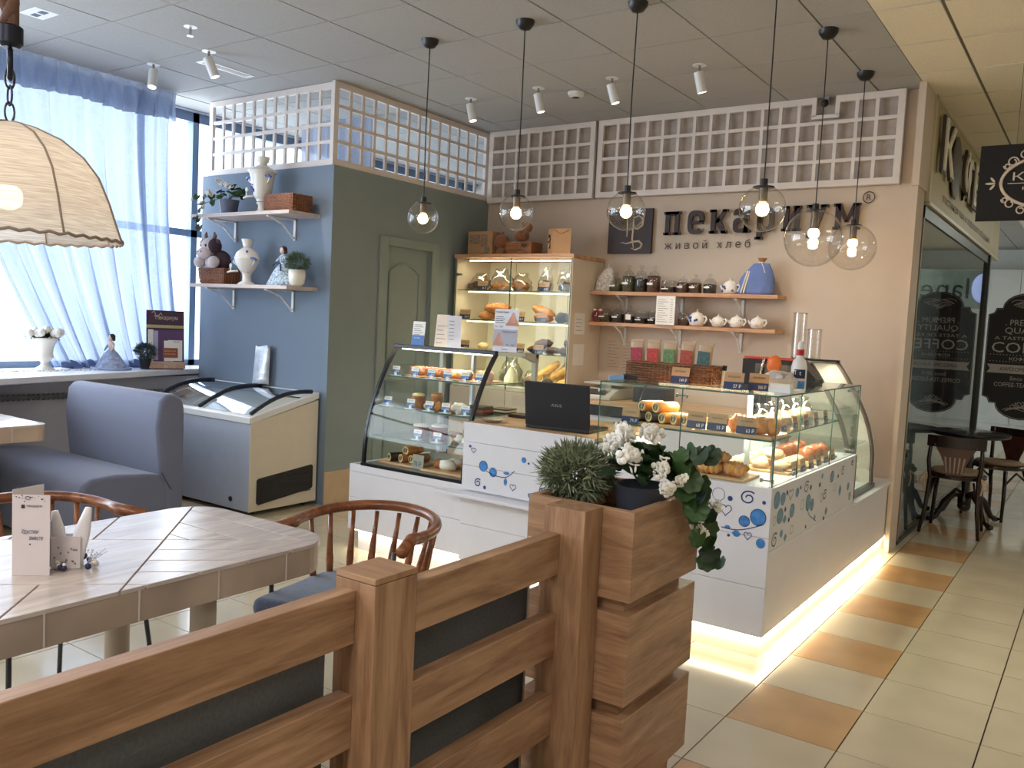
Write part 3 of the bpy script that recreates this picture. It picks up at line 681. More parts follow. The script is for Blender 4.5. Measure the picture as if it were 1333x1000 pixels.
# notices on the wall under the shelves
for i, (x0, z0, w, h, lab) in enumerate(((-3.44, 1.09, .30, .27, 'printed notice sheet on the back wall left of the tea packets'),)):
    n_ = thing('notice_sheet', lab, 'notice', (x0, YB, z0))
    obj('sheet', B().box(x0, x0+w, YB-.002, YB-.0005, z0, z0+h), M('notice_paper', (206, 190, 172), .8), n_); pb = B()
    for k in range(9):
        for c_ in range(2): pb.box(x0+.02+c_*.14, x0+.12+c_*.14-.02*((k*7+c_) % 3), YB-.003, YB-.002, z0+.02+k*.026, z0+.025+k*.026)
    obj('print', pb, M('faint_ink', (170, 152, 138), .8), n_)

# ================================================================== WALL SHELVES, back wall
def bracket(x, y0, y1, z, mat=white_met, leg=.13, vert=.155, yflip=False):
    b = B().box(x-.011, x+.011, y1-.010, y1, z-vert, z).box(x-.011, x+.011, y0+.02, y1, z-.010, z)
    b.tube([(x, y0+.035, z-.008), (x, (y0+y1)/2+.02, z-.05), (x, y1-.014, z-vert+.012)], .007, 6)
    return b
for nm, z, lab in (('wall_shelf', 1.727, 'upper oak wall shelf on the back wall under the shop lettering'), ('wall_shelf', 1.478, 'lower oak wall shelf on the back wall holding round teapots')):
    s_ = thing(nm, lab, 'shelf', (-2.75, 6.22, z)); x0 = -3.50 if z > 1.6 else -3.503
    obj('board', B().box(x0, -1.965, 6.11, YB-.002, z-.028, z), shelf_wood, s_, bevel=.0015)
    for x in (-3.27, -2.785, -2.29): obj('bracket', bracket(x, 6.12, YB-.002, z-.029), white_met, s_)

# jars
jar_gl = glass('jar_glass', (.94, .95, .94), 1.8, 1.5, .02, .04)
teas = [M('tea_dark', (38, 30, 30), .9, var=.5, scale=120), M('tea_green', (74, 74, 52), .9, var=.5, scale=120), M('tea_brown', (88, 56, 44), .9, var=.5, scale=120), M('tea_black', (24, 22, 26), .9, var=.4, scale=120)]
def jar(c, r, h, fill, tea, lab, grp, knob=True, band=True, note=False):
    T = thing('tea_jar', lab, 'jar', c, group=grp); x, y, z = c
    body = [(r*.9, 0), (r, .008), (r, h*.52), (r*.9, h*.62), (r*.62, h*.70)] if knob else [(r*.9, 0), (r, .008), (r, h*.78), (r*.88, h*.86), (r*.9, h)]
    obj('glass_body', B().lathe((x, y, z+.001), body, 16, cap=False), jar_gl, T, smooth='all')
    obj('tea_fill', B().lathe((x, y, z+.002), [(r*.86, 0), (r*.95, .01), (r*.95, h*.52*fill), (r*.5, h*.52*fill+.006)], 16), tea, T, smooth=True)
    if knob: obj('glass_lid', B().lathe((x, y, z+h*.70), [(r*.66, 0), (r*.66, h*.05), (r*.2, h*.11), (r*.14, h*.15), (r*.3, h*.2), (r*.38, h*.26), (r*.2, h*.3)], 14), jar_gl, T, smooth='all')
    else: obj('lid_band', B().lathe((x, y, z+h*.86), [(r*.92, 0), (r*.95, h*.06), (r*.92, h*.13)], 16), jar_gl, T, smooth='all')
    if note: obj('paper_label', B().box(x-r*.55, x+r*.55, y-r*1.03, y-r*1.01, z+h*.2, z+h*.5), paper, T)
    elif band: obj('paper_label', B().box(x-r*.6, x+r*.3, y-r*1.03, y-r*1.01, z+h*.28, z+h*.36), paper, T)
    return T
YS = 6.20
U = [(-3.315, .055, .15, .75, 1, 'small lidded glass tea jar beside the patterned fabric bag', 1, 1),
     (-3.20, .054, .215, 1.1, 1, 'tall glass tea jar with green leaves, leftmost of three tall jars', 1, 1),
     (-3.091, .054, .213, .95, 3, 'tall glass tea jar with black tea, middle of three tall jars', 1, 0),
     (-2.981, .055, .211, 1.15, 2, 'tall glass tea jar with brown tea, rightmost of three tall jars', 1, 1),
     (-2.849, .062, .095, .9, 3, 'low wide glass tea jar right of the tall jars', 0, 1),
     (-2.732, .048, .148, 1, 2, 'small glass tea jar next to the low wide jar on the upper shelf', 1, 1),
     (-2.631, .050, .146, 1, 2, 'small glass tea jar with red-brown tea, middle of the right three', 1, 1),
     (-2.513, .050, .151, .85, 0, 'small glass tea jar standing left of the upper-shelf teapot', 1, 1)]
for x, r, h, fl, t_, lab, kn, bd in U: jar((x, YS, 1.727), r, h, fl, teas[t_], lab, 'tea jars on the upper wall shelf', kn, bd)
L_ = [(-3.395, .056, .144, .7, 1, 'lidded glass tea jar right of the red alarm clock', 1, 1),
      (-3.279, .052, .143, .9, 3, 'second lidded glass tea jar from the red alarm clock', 1, 1),
      (-3.168, .042, .141, .7, 0, 'narrow square-shouldered jar with a large paper label', 1, 2),
      (-3.068, .056, .098, .8, 3, 'low glass tea jar behind the narrow labelled jar, lower shelf', 0, 1),
      (-2.957, .053, .103, .8, 3, 'low glass tea jar left of the hanging paper list', 0, 1),
      (-2.71, .045, .10, .9, 2, 'low dark jar between the paper list and the large teapot', 0, 0)]
for x, r, h, fl, t_, lab, kn, bd in L_: jar((x, YS, 1.478), r, h, fl, teas[t_], lab, 'tea jars on the lower wall shelf', kn, bd, note=(bd == 2))
# alarm clock
T = thing('alarm_clock', 'small red twin-bell alarm clock at the left end of the lower shelf', 'clock', (-3.462, 6.19, 1.478)); c_ = (-3.462, 6.19, 1.478+.052)
redm = M('red_enamel', (170, 34, 36), .3, var=.1)
obj('case', B().cyl((c_[0], 6.17, c_[2]), (c_[0], 6.21, c_[2]), .044, n=20), redm, T, smooth=True)
obj('dial', B().cyl((c_[0], 6.1695, c_[2]), (c_[0], 6.168, c_[2]), .035, n=20), M('dial', (90, 60, 60), .4), T)
obj('hand', B().box(c_[0]-.002, c_[0]+.002, 6.165, 6.167, c_[2], c_[2]+.026), paper, T); obj('hand', B().box(c_[0]-.018, c_[0], 6.165, 6.167, c_[2]-.002, c_[2]+.002), paper, T)
for s_ in (-1, 1):
    obj('bell', B().ball((c_[0]+s_*.026, 6.19, c_[2]+.044), (.018, .018, .012), 10, 6), paper, T, smooth=True)
    obj('foot', B().cyl((c_[0]+s_*.025, 6.19, 1.479), (c_[0]+s_*.018, 6.19, c_[2]-.03), .005, n=6), redm, T)
# teapots
def teapot(c, r, lab, big=False, grp='teapots on the wall shelves'):
    T = thing('teapot', lab, 'teapot', c, group=grp); x, y, z = c
    pr = [(r*.55, 0), (r*.85, r*.18), (r, r*.6), (r*.98, r*.95), (r*.75, r*1.35), (r*.45, r*1.48)] if not big else [(r*.6, 0), (r*.92, r*.2), (r, r*.7), (r*.9, r*1.3), (r*.6, r*1.65), (r*.3, r*1.72)]
    H_ = pr[-1][1]
    obj('body', B().lathe((x, y, z+.001), pr, 20), white_cer, T, smooth='all')
    obj('lid', B().lathe((x, y, z+H_), [(pr[-1][0]*1.1, 0), (pr[-1][0]*.8, r*.1), (r*.1, r*.16), (r*.09, r*.22), (r*.16, r*.3), (r*.1, r*.4)], 14), white_cer, T, smooth='all')
    obj('handle', B().tube([(x+r*.8, y-.01, z+r*1.15), (x+r*1.25, y-.02, z+r*1.25), (x+r*1.4, y-.02, z+r*.9), (x+r*1.15, y-.02, z+r*.45), (x+r*.85, y-.01, z+r*.35)], r*.11, 8), white_cer, T, smooth='all')
    obj('spout', B().tube([(x-r*.75, y, z+r*.5), (x-r*1.15, y, z+r*.8), (x-r*1.3, y, z+r*1.15)], [r*.2, r*.13, r*.1], 8), white_cer, T, smooth='all')
    b = B(); random.seed(int(abs(x)*100))
    for k in range(9 if not big else 7):
        a = random.uniform(-2.6, -.6); zz = r*random.uniform(.35, 1.1); b.ball((x+r*.985*math.cos(a), y+r*.985*math.sin(a), z+zz), r*(.05 if not big else .16), 6, 4)
    obj('painted_motif', b, porc_blue, T, smooth=True); return T
teapot((-2.353, YS, 1.727), .058, 'white teapot with blue pattern between the jars and the blue bag', True)
teapot((-2.60, YS, 1.478), .062, 'larger teapot with a blue painting, left of three small teapots', True)
teapot((-2.43, YS, 1.478), .052, 'small round speckled teapot next to the larger painted one')
teapot((-2.285, YS, 1.478), .055, 'small round speckled teapot, middle of the three')
teapot((-2.128, YS, 1.478), .054, 'small round speckled teapot at the right end of the lower shelf')
# fabric bags
def cloth_bag(c, w, h, mat, lab, d=.1, stripes=None, bandm=None):
    T = thing('fabric_bag', lab, 'bag', c); x, y, z = c; rows = []
    for k in range(11):
        t = k/10; ww = w/2*(1.0-.05*t-.75*max(0, t-.45)**1.3*1.55); dd = d/2*(1-.7*t); n = 20
        rows.append([(x+ww*math.cos(2*PI*j/n)*(1+.04*math.sin(j*3+k))+.012*t*t*3, y+dd*math.sin(2*PI*j/n)*(1+.1*math.sin(j*2)), z+.001+h*.85*t) for j in range(n)])
    o = obj('cloth', B().grid(rows, True, True, True), mat, T, smooth='all')
    top = (x+.036, y, z+h*.85)
    obj('gathered_top', B().lathe(top, [(w*.07, -.01), (w*.06, .01), (w*.11, .03), (w*.13, h*.15)], 12), bandm or mat, T, smooth='all')
    obj('drawstring', B().tube([(top[0]+w*.075*math.cos(a), y+w*.075*math.sin(a), top[2]+.008) for a in [k*PI/5 for k in range(10)]], .004, 6, closed=True).tube([(top[0], y-w*.07, top[2]+.008), (top[0]+.03, y-d*.4, top[2]-.03), (top[0]+.045, y-d*.45, top[2]-.07)], .003, 6), white_met, T)
    if stripes:
        for xo in stripes: obj('stripe', B().tube([(x+xo*(1-.3*t), y-d*.5*(1-.7*t)-.004, z+.01+h*.6*t) for t in (0, .33, .66, 1)], .006, 6), M('stripe_white', (226, 216, 196), .8), T)
    return T
cloth_bag((-2.16, YS, 1.727), .27, .27, M('blue_cloth', (104, 124, 178), .9, var=.08, bump=.3), 'blue cloth bag with white stripes at the right end of the shelf', .13, (-.085, -.065), bandm=M('jute', (170, 120, 80), .9, bump=.4))
pat = M('patterned_cloth', (196, 190, 186), .9, var=.45, scale=55, bump=.2)
T = cloth_bag((-3.42, YS, 1.727), .17, .22, pat, 'small patterned fabric bag at the left end of the upper shelf', .10)
T = thing('paper_list', 'white printed price list standing against the upper shelf edge', 'paper', (-2.82, 6.105, 1.48))
obj('sheet', B().box(-2.90, -2.742, 6.098, 6.100, 1.479, 1.70), paper, T); pb = B()
for k in range(11): pb.box(-2.885, -2.80-.02*(k % 3), 6.0972, 6.098, 1.50+k*.017, 1.503+k*.017).box(-2.78, -2.76, 6.0972, 6.098, 1.50+k*.017, 1.503+k*.017)
obj('print', pb, M('grey_ink', (130, 122, 118), .8), T)

# items on top of the cabinet
T = thing('gift_box', 'brown cardboard gift box with a photo print on the cabinet top, left', 'box', (-4.53, 6.0, 2.002))
obj('box_body', B().box(-4.66, -4.40, 5.95, 6.10, 2.003, 2.21), kraft, T, bevel=.003)
obj('photo_print', B().box(-4.64, -4.53, 5.948, 5.95, 2.10, 2.18).box(-4.52, -4.45, 5.948, 5.95, 2.08, 2.18).box(-4.48, -4.42, 5.948, 5.95, 2.02, 2.075), M('photo', (150, 128, 112), .5, var=.5, scale=60), T)
def wicker_box(T, x0, x1, y0, y1, z0, z1, mat=wickerm, lid=False, taper=0):
    n = max(5, int((z1-z0)/.011)); b = B()
    for k in range(n):
        z = z0+(k+.5)*(z1-z0)/n; r = (z1-z0)/n*.62; pts = []; e = taper*(1-k/n)
        X0_, X1_, Y0_, Y1_ = x0+e, x1-e, y0+e, y1-e
        for (ax, ay, bx_, by) in ((X0_, Y0_, X1_, Y0_), (X1_, Y0_, X1_, Y1_), (X1_, Y1_, X0_, Y1_), (X0_, Y1_, X0_, Y0_)):
            m_ = max(4, int(math.hypot(bx_-ax, by-ay)/.018))
            for i in range(m_):
                t = i/m_; nx, ny = (by-ay), -(bx_-ax); l = math.hypot(nx, ny); q = .003*(1 if (i+k) % 2 else -1)
                pts.append((ax+(bx_-ax)*t+nx/l*q, ay+(by-ay)*t+ny/l*q, z))
        b.tube(pts, r, 5, closed=True)
    obj('woven_side', b, mat, T, smooth='all')
    sk = B(); gg = .021
    for (ax, ay, bx_, by) in ((x0, y0, x1, y0), (x1, y0, x1, y1), (x1, y1, x0, y1), (x0, y1, x0, y0)):
        m_ = int(math.hypot(bx_-ax, by-ay)/gg)
        for i in range(m_+1):
            t = i/max(1, m_); px_, py_ = ax+(bx_-ax)*t, ay+(by-ay)*t; mxx, myy = (x0+x1)/2, (y0+y1)/2
            e0 = taper; bxp = px_+(e0 if px_ < mxx-.001 else -e0 if px_ > mxx+.001 else 0)*.8; byp = py_+(e0 if py_ < myy else -e0)*.8
            n_ = Vector((px_-mxx, py_-myy, 0)).normalized()*.004
            sk.tube([Vector((bxp, byp, z0+.004))+n_, Vector((px_, py_, z1-.002))+n_], .0032, 5)
    obj('stakes', sk, M('wicker_pale', (156, 104, 74), .7, var=.2), T, smooth='all')
    obj('base', B().box(x0+taper+.003, x1-taper-.003, y0+taper+.003, y1-taper-.003, z0, z0+.006), mat, T)
    if lid: obj('lid', B().box(x0-.004, x1+.004, y0-.004, y1+.004, z1-.012, z1+.004), mat, T, bevel=.003)
T = thing('wicker_basket', 'small wicker basket with a dark tag on top of the cabinet', 'basket', (-4.12, 6.0, 2.002))
wk2 = wood('wicker_light', (120, 76, 50), (176, 124, 86), 'x', sc=3)
wicker_box(T, -4.25, -4.0, 5.95, 6.12, 2.004, 2.115, wk2); obj('tag', B().box(-4.09, -4.03, 5.943, 5.947, 2.07, 2.10), black_pl, T)
plush = M('brown_plush', (150, 96, 60), .95, var=.15, bump=.5, bscale=120, sheen=.5)
T = thing('plush_toy', 'brown long-armed plush toy sitting on the wicker basket', 'soft toy', (-4.12, 6.03, 2.115))
obj('body', B().ball((-4.15, 6.03, 2.17), (.075, .05, .05), 14, 10), plush, T, smooth='all')
obj('head', B().ball((-4.09, 6.02, 2.24), (.05, .045, .045), 14, 10), plush, T, smooth='all')
obj('arm', B().tube([(-4.10, 6.0, 2.17), (-4.07, 5.99, 2.21), (-4.06, 5.99, 2.26)], [.02, .016, .014], 8), plush, T, smooth='all')
obj('ear', B().ball((-4.13, 6.02, 2.27), (.015, .01, .02)), plush, T, smooth='all')
T = thing('round_loaf_toy', 'round brown plush ball with ears between the gift box and basket', 'soft toy', (-4.34, 6.0, 2.003))
obj('body', B().ball((-4.335, 6.0, 2.125), (.07, .06, .06), 14, 10), plush, T, smooth='all'); obj('stand', B().lathe((-4.335, 6.0, 2.003), [(.05, 0), (.045, .05), (.03, .07)], 14), plush, T, smooth='all')
for s_ in (-1, 1): obj('ear', B().ball((-4.355+s_*.03, 6.0, 2.19), (.013, .01, .02)), plush, T, smooth='all')
T = thing('paper_bag', 'brown paper gift bag with a printed side at the right of the cabinet top', 'bag', (-3.75, 6.0, 2.002))
obj('bag_body', B().prism([(-3.85, 5.98), (-3.77, 5.92), (-3.62, 5.96), (-3.70, 6.03)], 2, 2.003, 2.215), kraft, T)
obj('flap_fold', B().tube([(-3.765, 5.918, 2.21), (-3.70, 5.934, 2.17), (-3.63, 5.955, 2.21)], .002, 5), M('fold', (140, 100, 66), .8), T)
bb_ = B(); random.seed(5)
for k in range(14): bb_.ball((-3.81+random.uniform(-.012, .012), 5.947, 2.06+k*.008), (.012, .006, .006), 6, 4)
obj('printed_sprig', bb_, M('print_dark', (50, 48, 50), .6), T)

# ================================================================== SHOP SIGN
sg = thing('shop_sign', 'dark brown raised shop lettering with tagline and registered mark', 'sign', (-2.2, YB, 2.2))
def letters3(T):
    yf, yb = YB-.045, YB-.025
    def slab(x0, x1, z0, z1): bb.box(x0, x1, yf, yb, z0, z1)
    def diag(x0, z0, x1, z1, w): bb.prism([(x0, z0), (x0+w, z0), (x1+w, z1), (x1, z1)], 1, yf, yb)
    def ring(x0, x1, z0, z1, w, a0=0, a1=360, n=28):
        cx, cz, rx, rz = (x0+x1)/2, (z0+z1)/2, (x1-x0)/2, (z1-z0)/2; N = max(4, int(n*(a1-a0)/360))
        def sup(a, rx, rz):
            ca, sa = math.cos(a), math.sin(a); e = .62
            return cx+rx*math.copysign(abs(ca)**e, ca), cz+rz*math.copysign(abs(sa)**e, sa)
        for i in range(N):
            A = math.radians(a0+(a1-a0)*i/N); Bq = math.radians(a0+(a1-a0)*(i+1)/N)
            p = [sup(A, rx, rz), sup(Bq, rx, rz), sup(Bq, rx-w, rz-w), sup(A, rx-w, rz-w)]; bb.prism(p, 1, yf, yb)
    w = .036; sf = .013
    xs = {'pe': (-2.968, -2.826), 'ie': (-2.766, -2.634), 'ka': (-2.589, -2.441), 'a': (-2.399, -2.268), 'er': (-2.227, -2.088), 'i': (-2.032, -1.892), 'u': (-1.854, -1.706), 'em': (-1.668, -1.485)}
    out = {}
    for k, (x0, x1) in xs.items():
        bb = B(); z0 = 2.188+(x0+2.968)*.012; z1 = z0+.182; zm = (z0+z1)/2
        def foot(xc, z=z0): slab(xc-w/2-sf, xc+w/2+sf, z, z+.02)
        def head(xc): slab(xc-w/2-sf, xc+w/2, z1-.02, z1)
        a_, c_ = x0+w/2+sf, x1-w/2-sf
        if k == 'pe': slab(a_-w/2, a_+w/2, z0, z1); slab(c_-w/2, c_+w/2, z0, z1); slab(a_, c_, z1-.03, z1); foot(a_); foot(c_); slab(x0, x1, z1-.022, z1)
        if k == 'ie': ring(x0, x1, z0, z1, w, 0, 318); slab(x0+w*.8, x1-.003, zm-.012, zm+.012)
        if k == 'ka':
            slab(a_-w/2, a_+w/2, z0, z1); foot(a_); head(a_); diag(a_+w*.3, zm-.01, c_-w*.2, z1, w); diag(c_-w*.3, z0, a_+w*.3, zm+.014, w) if False else bb.prism([(a_+w*.4, zm+.01), (a_+w*1.3, zm+.03), (c_+w*.7, z0), (c_-w*.4, z0)], 1, yf, yb)
            slab(c_-w*.6, x1, z0, z0+.02); slab(c_-w*.4, x1, z1-.02, z1)
        if k == 'a': ring(x0, x1-.01, z1-.1, z1, w, 0, 180); slab(x1-.01-w, x1-.01, z0, z1-.05); ring(x0, x1-.012, z0, zm+.02, w*.85); slab(x1-.05, x1+.006, z0, z0+.02)
        if k == 'er': slab(a_-w/2, a_+w/2, z0-.052, z1); slab(a_-w/2-sf, a_+w/2+sf, z0-.055, z0-.035); head(a_); ring(x0+sf, x1, z0, z1, w)
        if k == 'i':
            slab(a_-w/2, a_+w/2, z0, z1); slab(c_-w/2, c_+w/2, z0, z1); foot(a_); foot(c_); head(a_); head(c_); slab(c_, c_+w/2+sf, z1-.02, z1)
            bb.prism([(a_, z0+.02), (a_+w*.6, z0+.02), (c_, z1-.02), (c_-w*.6, z1-.02)], 1, yf, yb)
        if k == 'u': bb.prism([(x0+.01, z1), (x0+.01+w*1.1, z1), (x0+.095, z0+.05), (x0+.065, z0+.01)], 1, yf, yb); bb.prism([(x1-.01-w*.9, z1), (x1-.01, z1), (x0+.065, z0-.05), (x0+.025, z0-.05)], 1, yf, yb); slab(x0-.004, x0+.055, z1-.02, z1); slab(x1-.055, x1+.004, z1-.02, z1); slab(x0+.005, x0+.05, z0-.055, z0-.03)
        if k == 'em':
            slab(a_-w/2, a_+w/2, z0, z1); slab(c_-w/2, c_+w/2, z0, z1); foot(a_); foot(c_); head(a_); slab(c_, c_+w/2+sf, z1-.02, z1)
            mx = (a_+c_)/2; bb.prism([(a_-w*.4, z1), (a_+w*.6, z1), (mx+w*.3, z0+.05), (mx-w*.3, z0+.05)], 1, yf, yb); bb.prism([(c_+w*.4, z1), (c_-w*.6, z1), (mx-w*.3, z0+.05), (mx+w*.3, z0+.05)], 1, yf, yb)
        obj('letter', bb, dkbrown, T)
letters3(sg)
me = B(); put_text(me, 'ж и в о й   х л е б', (-2.965, YB-.012, 2.078), (1, 0, .012), (0, 0, 1), .70, .066); r_ = bmesh.ops.solidify(me.bm, geom=me.bm.faces[:], thickness=.006)
obj('tagline', me, dkbrown, sg, kind='stuff')
me = B().tube([(-1.446+.038*math.cos(a), YB-.01, 2.425+.038*math.sin(a)) for a in [k*PI/14 for k in range(28)]], .0032, 5, closed=True); put_text(me, 'R', (-1.46, YB-.01, 2.404), (1, 0, 0), (0, 0, 1), .03, .042)
obj('registered_mark', me, dkbrown, sg)
lg = thing('logo_plaque', 'square brown plaque with a pale curly monogram left of the lettering', 'sign', (-3.27, YB, 2.04))
obj('board', B().box(-3.465, -3.072, YB-.035, YB-.012, 2.045, 2.405), dkbrown, lg)
lt = M('logo_pale', (206, 186, 160), .5)
def flat(T, pts, r, y=YB-.037, mat=lt): return obj('monogram_stroke', B().tube([(x, y, z) for x, z in pts], r, 6), mat, T, smooth='all')
flat(lg, [(-3.34, 2.32), (-3.30, 2.345), (-3.29, 2.30), (-3.29, 2.18)], [.004, .009, .008, .005])
flat(lg, [(-3.235, 2.345), (-3.235, 2.26), (-3.24, 2.16), (-3.225, 2.09)], [.005, .008, .009, .006])
flat(lg, [(-3.235, 2.33), (-3.19, 2.35), (-3.15, 2.32), (-3.155, 2.27), (-3.20, 2.24), (-3.235, 2.25)], [.004, .007, .011, .010, .006, .004])
flat(lg, [(-3.34, 2.135), (-3.29, 2.125), (-3.23, 2.14), (-3.18, 2.145), (-3.15, 2.12), (-3.165, 2.09), (-3.21, 2.075), (-3.25, 2.09)], [.003, .006, .008, .010, .010, .008, .006, .003])

# ================================================================== PENDANTS
globe_gl = glass('globe_glass', (.97, .96, .94), 1.5, 1.5, .02, .03)
bulb = emis('bulb_glow', (255, 214, 150), 42)
amber = glass('bulb_cap', (.9, .8, .6), 1.0)
def pendant(x, y, zg, r, lab, drop=0):
    T = thing('globe_pendant', lab, 'pendant lamp', (x, y, ZC), group='clear glass globe pendants over the counter')
    obj('canopy', B().lathe((x, y, ZC), [(.004, -.062), (.03, -.055), (.05, -.03), (.056, 0)], 20), black_pl, T, smooth=True)
    random.seed(int(x*100)); q = random.uniform(-.006, .006)
    obj('cord', B().tube([(x, y, ZC-.06), (x+q, y, (ZC+zg)/2), (x, y, zg+r+.03)], .0035, 6), black_pl, T)
    s_ = obj('socket', B().cyl((x, y, zg+r-.005), (x, y, zg+r+.03), .018).lathe((x, y, zg+r-.012), [(.05, 0), (.05, .006), (.02, .012)], 20), black_met, T, smooth=True)
    obj('lamp_holder', B().cyl((x, y, zg+r*.1+.02), (x, y, zg+r), .021), M('holder_grey', (110, 100, 90), .3, .7), T, smooth=True)
    obj('bulb', B().ball((x, y, zg-r*.05+(.035 if r > .13 else 0)), .031, 14, 10), bulb, T, smooth='all')
    if r > .13: obj('bulb_reflection', B().ball((x, y, zg-r*.05-.035), (.026, .026, .018), 12, 8), bulb, T, smooth='all')  # second glowing ball stands in for the bulb's reflection in the globe
    obj('globe', B().ball((x, y, zg), r, 36, 24), globe_gl, T, smooth='all')
    return T
pendant(-3.539, 4.056, 2.056, .098, 'clear glass globe pendant farthest left, in front of the green wall')
pendant(-2.831, 4.046, 2.065, .100, 'clear glass globe pendant hanging before the cabinet top')
pendant(-2.151, 4.088, 2.057, .103, 'clear glass globe pendant in front of the logo plaque')
pendant(-1.412, 4.07, 2.042, .110, 'clear glass globe pendant over the letters in the middle of the sign')
pendant(-1.406, 4.925, 1.994, .160, 'large clear globe pendant with two glowing dots, left of the overlapping pair')
pendant(-1.407, 5.808, 2.03, .148, 'large clear globe pendant farthest back, partly behind its neighbour')
# ceiling spots
def spot(x, y, lab, tilt, az, on=0):
    T = thing('ceiling_spotlight', lab, 'spotlight', (x, y, ZC), group='small white ceiling spotlights')
    obj('ceiling_plate', B().cyl((x, y, ZC-.012), (x, y, ZC-.003), .045, n=20), white_met, T, smooth=True)
    obj('stem', B().cyl((x, y, ZC-.075), (x, y, ZC-.012), .008), M('stem_grey', (130, 128, 124), .4), T)
    d = Vector((math.sin(tilt)*math.cos(az), math.sin(tilt)*math.sin(az), -math.cos(tilt))); p = Vector((x, y, ZC-.07))-d*.02
    obj('lamp_head', B().cyl(p, p+d*.13, .031, n=20), white_met, T, smooth=True)
    q = p+d*.1305
    obj('lens', B().cyl(q, q+d*.001, .026, n=16), emis('spot_lens', (255, 240, 220), 3+on*14), T)
    l = bpy.data.lights.new('spot_beam', 'SPOT'); l.energy = 33+on*6; l.spot_size = math.radians(95); l.spot_blend = .9; l.color = (1, .87, .74); l.shadow_soft_size = .03
    lo = bpy.data.objects.new('spot_beam', l); C.objects.link(lo); lo.location = q+d*.01; lo.rotation_euler = d.to_track_quat('-Z', 'Y').to_euler()
for x, y, lab, tl, az, on in ((-4.156, 5.262, 'white ceiling spotlight above the green wall door, leftmost of the four', .25, .2, 0), (-3.516, 5.23, 'white ceiling spotlight left of the smoke detector', .25, .6, 0), (-2.919, 5.234, 'white ceiling spotlight right of the smoke detector', .3, .6, 0),
                       (-2.28, 5.216, 'white ceiling spotlight farthest right, near the long pendant cord', .3, 1.0, 0), (-5.041, 3.569, 'white ceiling spotlight beside the ceiling slot vent', .4, .8, 0), (-5.683, 3.576, 'lit white ceiling spotlight near the window curtain', .3, -.8, .3)):
    spot(x, y, lab, tl, az, on)
T = thing('smoke_detector', 'round white smoke detector on the grey ceiling', 'detector', (-3.33, 5.447, ZC)); obj('detector_body', B().lathe((-3.33, 5.447, ZC-.045), [(.03, 0), (.055, .012), (.062, .03), (.062, .042)], 20), white_met, T, smooth=True); obj('sensor_slot', B().lathe((-3.33, 5.447, ZC-.049), [(.02, 0), (.03, .004)], 12), black_pl, T)
T = thing('sprinkler', 'small chrome fire sprinkler in the ceiling', 'sprinkler', (-4.72, 3.209, ZC)); obj('rose', B().cyl((-4.72, 3.209, ZC-.01), (-4.72, 3.209, ZC-.003), .04, n=20), white_met, T, smooth=True); obj('head', B().cyl((-4.72, 3.209, ZC-.06), (-4.72, 3.209, ZC-.01), .008).cyl((-4.72, 3.209, ZC-.064), (-4.72, 3.209, ZC-.06), .02), chrome, T, smooth=True)
T = thing('ceiling_vent', 'long narrow white slot vent in the ceiling tile', 'vent', (-5.29, 3.88, ZC))
b = B().box(-5.34, -5.24, 3.68, 3.70, ZC-.012, ZC-.003).box(-5.34, -5.24, 4.08, 4.10, ZC-.012, ZC-.003).box(-5.34, -5.32, 3.7, 4.08, ZC-.012, ZC-.003).box(-5.26, -5.24, 3.7, 4.08, ZC-.012, ZC-.003)
obj('vent_frame', b, white_met, T); obj('slot', B().box(-5.32, -5.26, 3.7, 4.08, ZC-.006, ZC-.003), black_pl, T)
for k in (0, 1): obj('slat', B().box(-5.307+k*.022, -5.300+k*.022, 3.7, 4.08, ZC-.012, ZC-.004), white_met, T)
T = thing('ceiling_diffuser', 'white ceiling plate with two dark slots near the curtain corner', 'vent', (-5.36, 2.63, ZC)); obj('plate', B().box(-5.46, -5.26, 2.56, 2.70, ZC-.012, ZC-.003), white_met, T, bevel=.002)
for k in (0, 1): obj('slot', B().box(-5.43+k*.085, -5.375+k*.085, 2.61, 2.65, ZC-.014, ZC-.0115), M('slot_grey', (90, 96, 110), .6), T)
# ================================================================== FOOD AND PRICE TAGS
random.seed(11)
def ptag(c, lab, grp, w=.085, h=.062, face=(0, -1), stand=False, txt='45 Р'):
    """price card: kraft upper half, navy lower half with the price"""
    T = thing('price_tag', lab, 'price tag', c, group=grp); x, y, z = c
    u = Vector((-face[1], face[0], 0)); n = Vector((face[0], face[1], 0)); zz = z+(.018 if stand else .001)
    R = Matrix((u, n*-1, Vector((0, 0, 1)))).transposed().to_4x4(); R.translation = (x, y, zz)
    tilt = Matrix.Rotation(math.radians(-10), 4, 'X')
    A = R @ tilt
    obj('card_top', B().box(-w/2, w/2, 0, .0015, h*.45, h, A), paper if stand else kraft, T)
    lw_ = obj('card_bottom', B().box(-w/2, w/2, 0, .0015, 0, h*.45, A), M('price_blue', (70, 110, 176), .5) if stand else navy, T)
    b = B(); put_text(b, txt, A @ Vector((w*.0, -.0006, h*.10)), A.to_3x3() @ Vector((1, 0, 0)), A.to_3x3() @ Vector((0, 0, 1)), w*.40, h*.22, 0)
    obj('price', b, paper, lw_)
    b = B(); put_text(b, random.choice(['ватрушка', 'рогалик', 'булочка', 'слойка', 'пирожок']), A @ Vector((-w*.30, -.0006, h*.66)), A.to_3x3() @ Vector((1, 0, 0)), A.to_3x3() @ Vector((0, 0, 1)), w*.6, h*.14, 0)
    obj('name_line', b, ink, T)
    if stand: obj('clear_foot', B().box(-.03, .03, -.02, .02, -.017, -.014, R).box(-.008, .008, -.003, .003, -.015, .004, R), M('acrylic', (220, 230, 240), .1), T)
    else: obj('prop', B().box(-w*.3, w*.3, .002, .02, 0, .002, A), kraft, T)
    return T
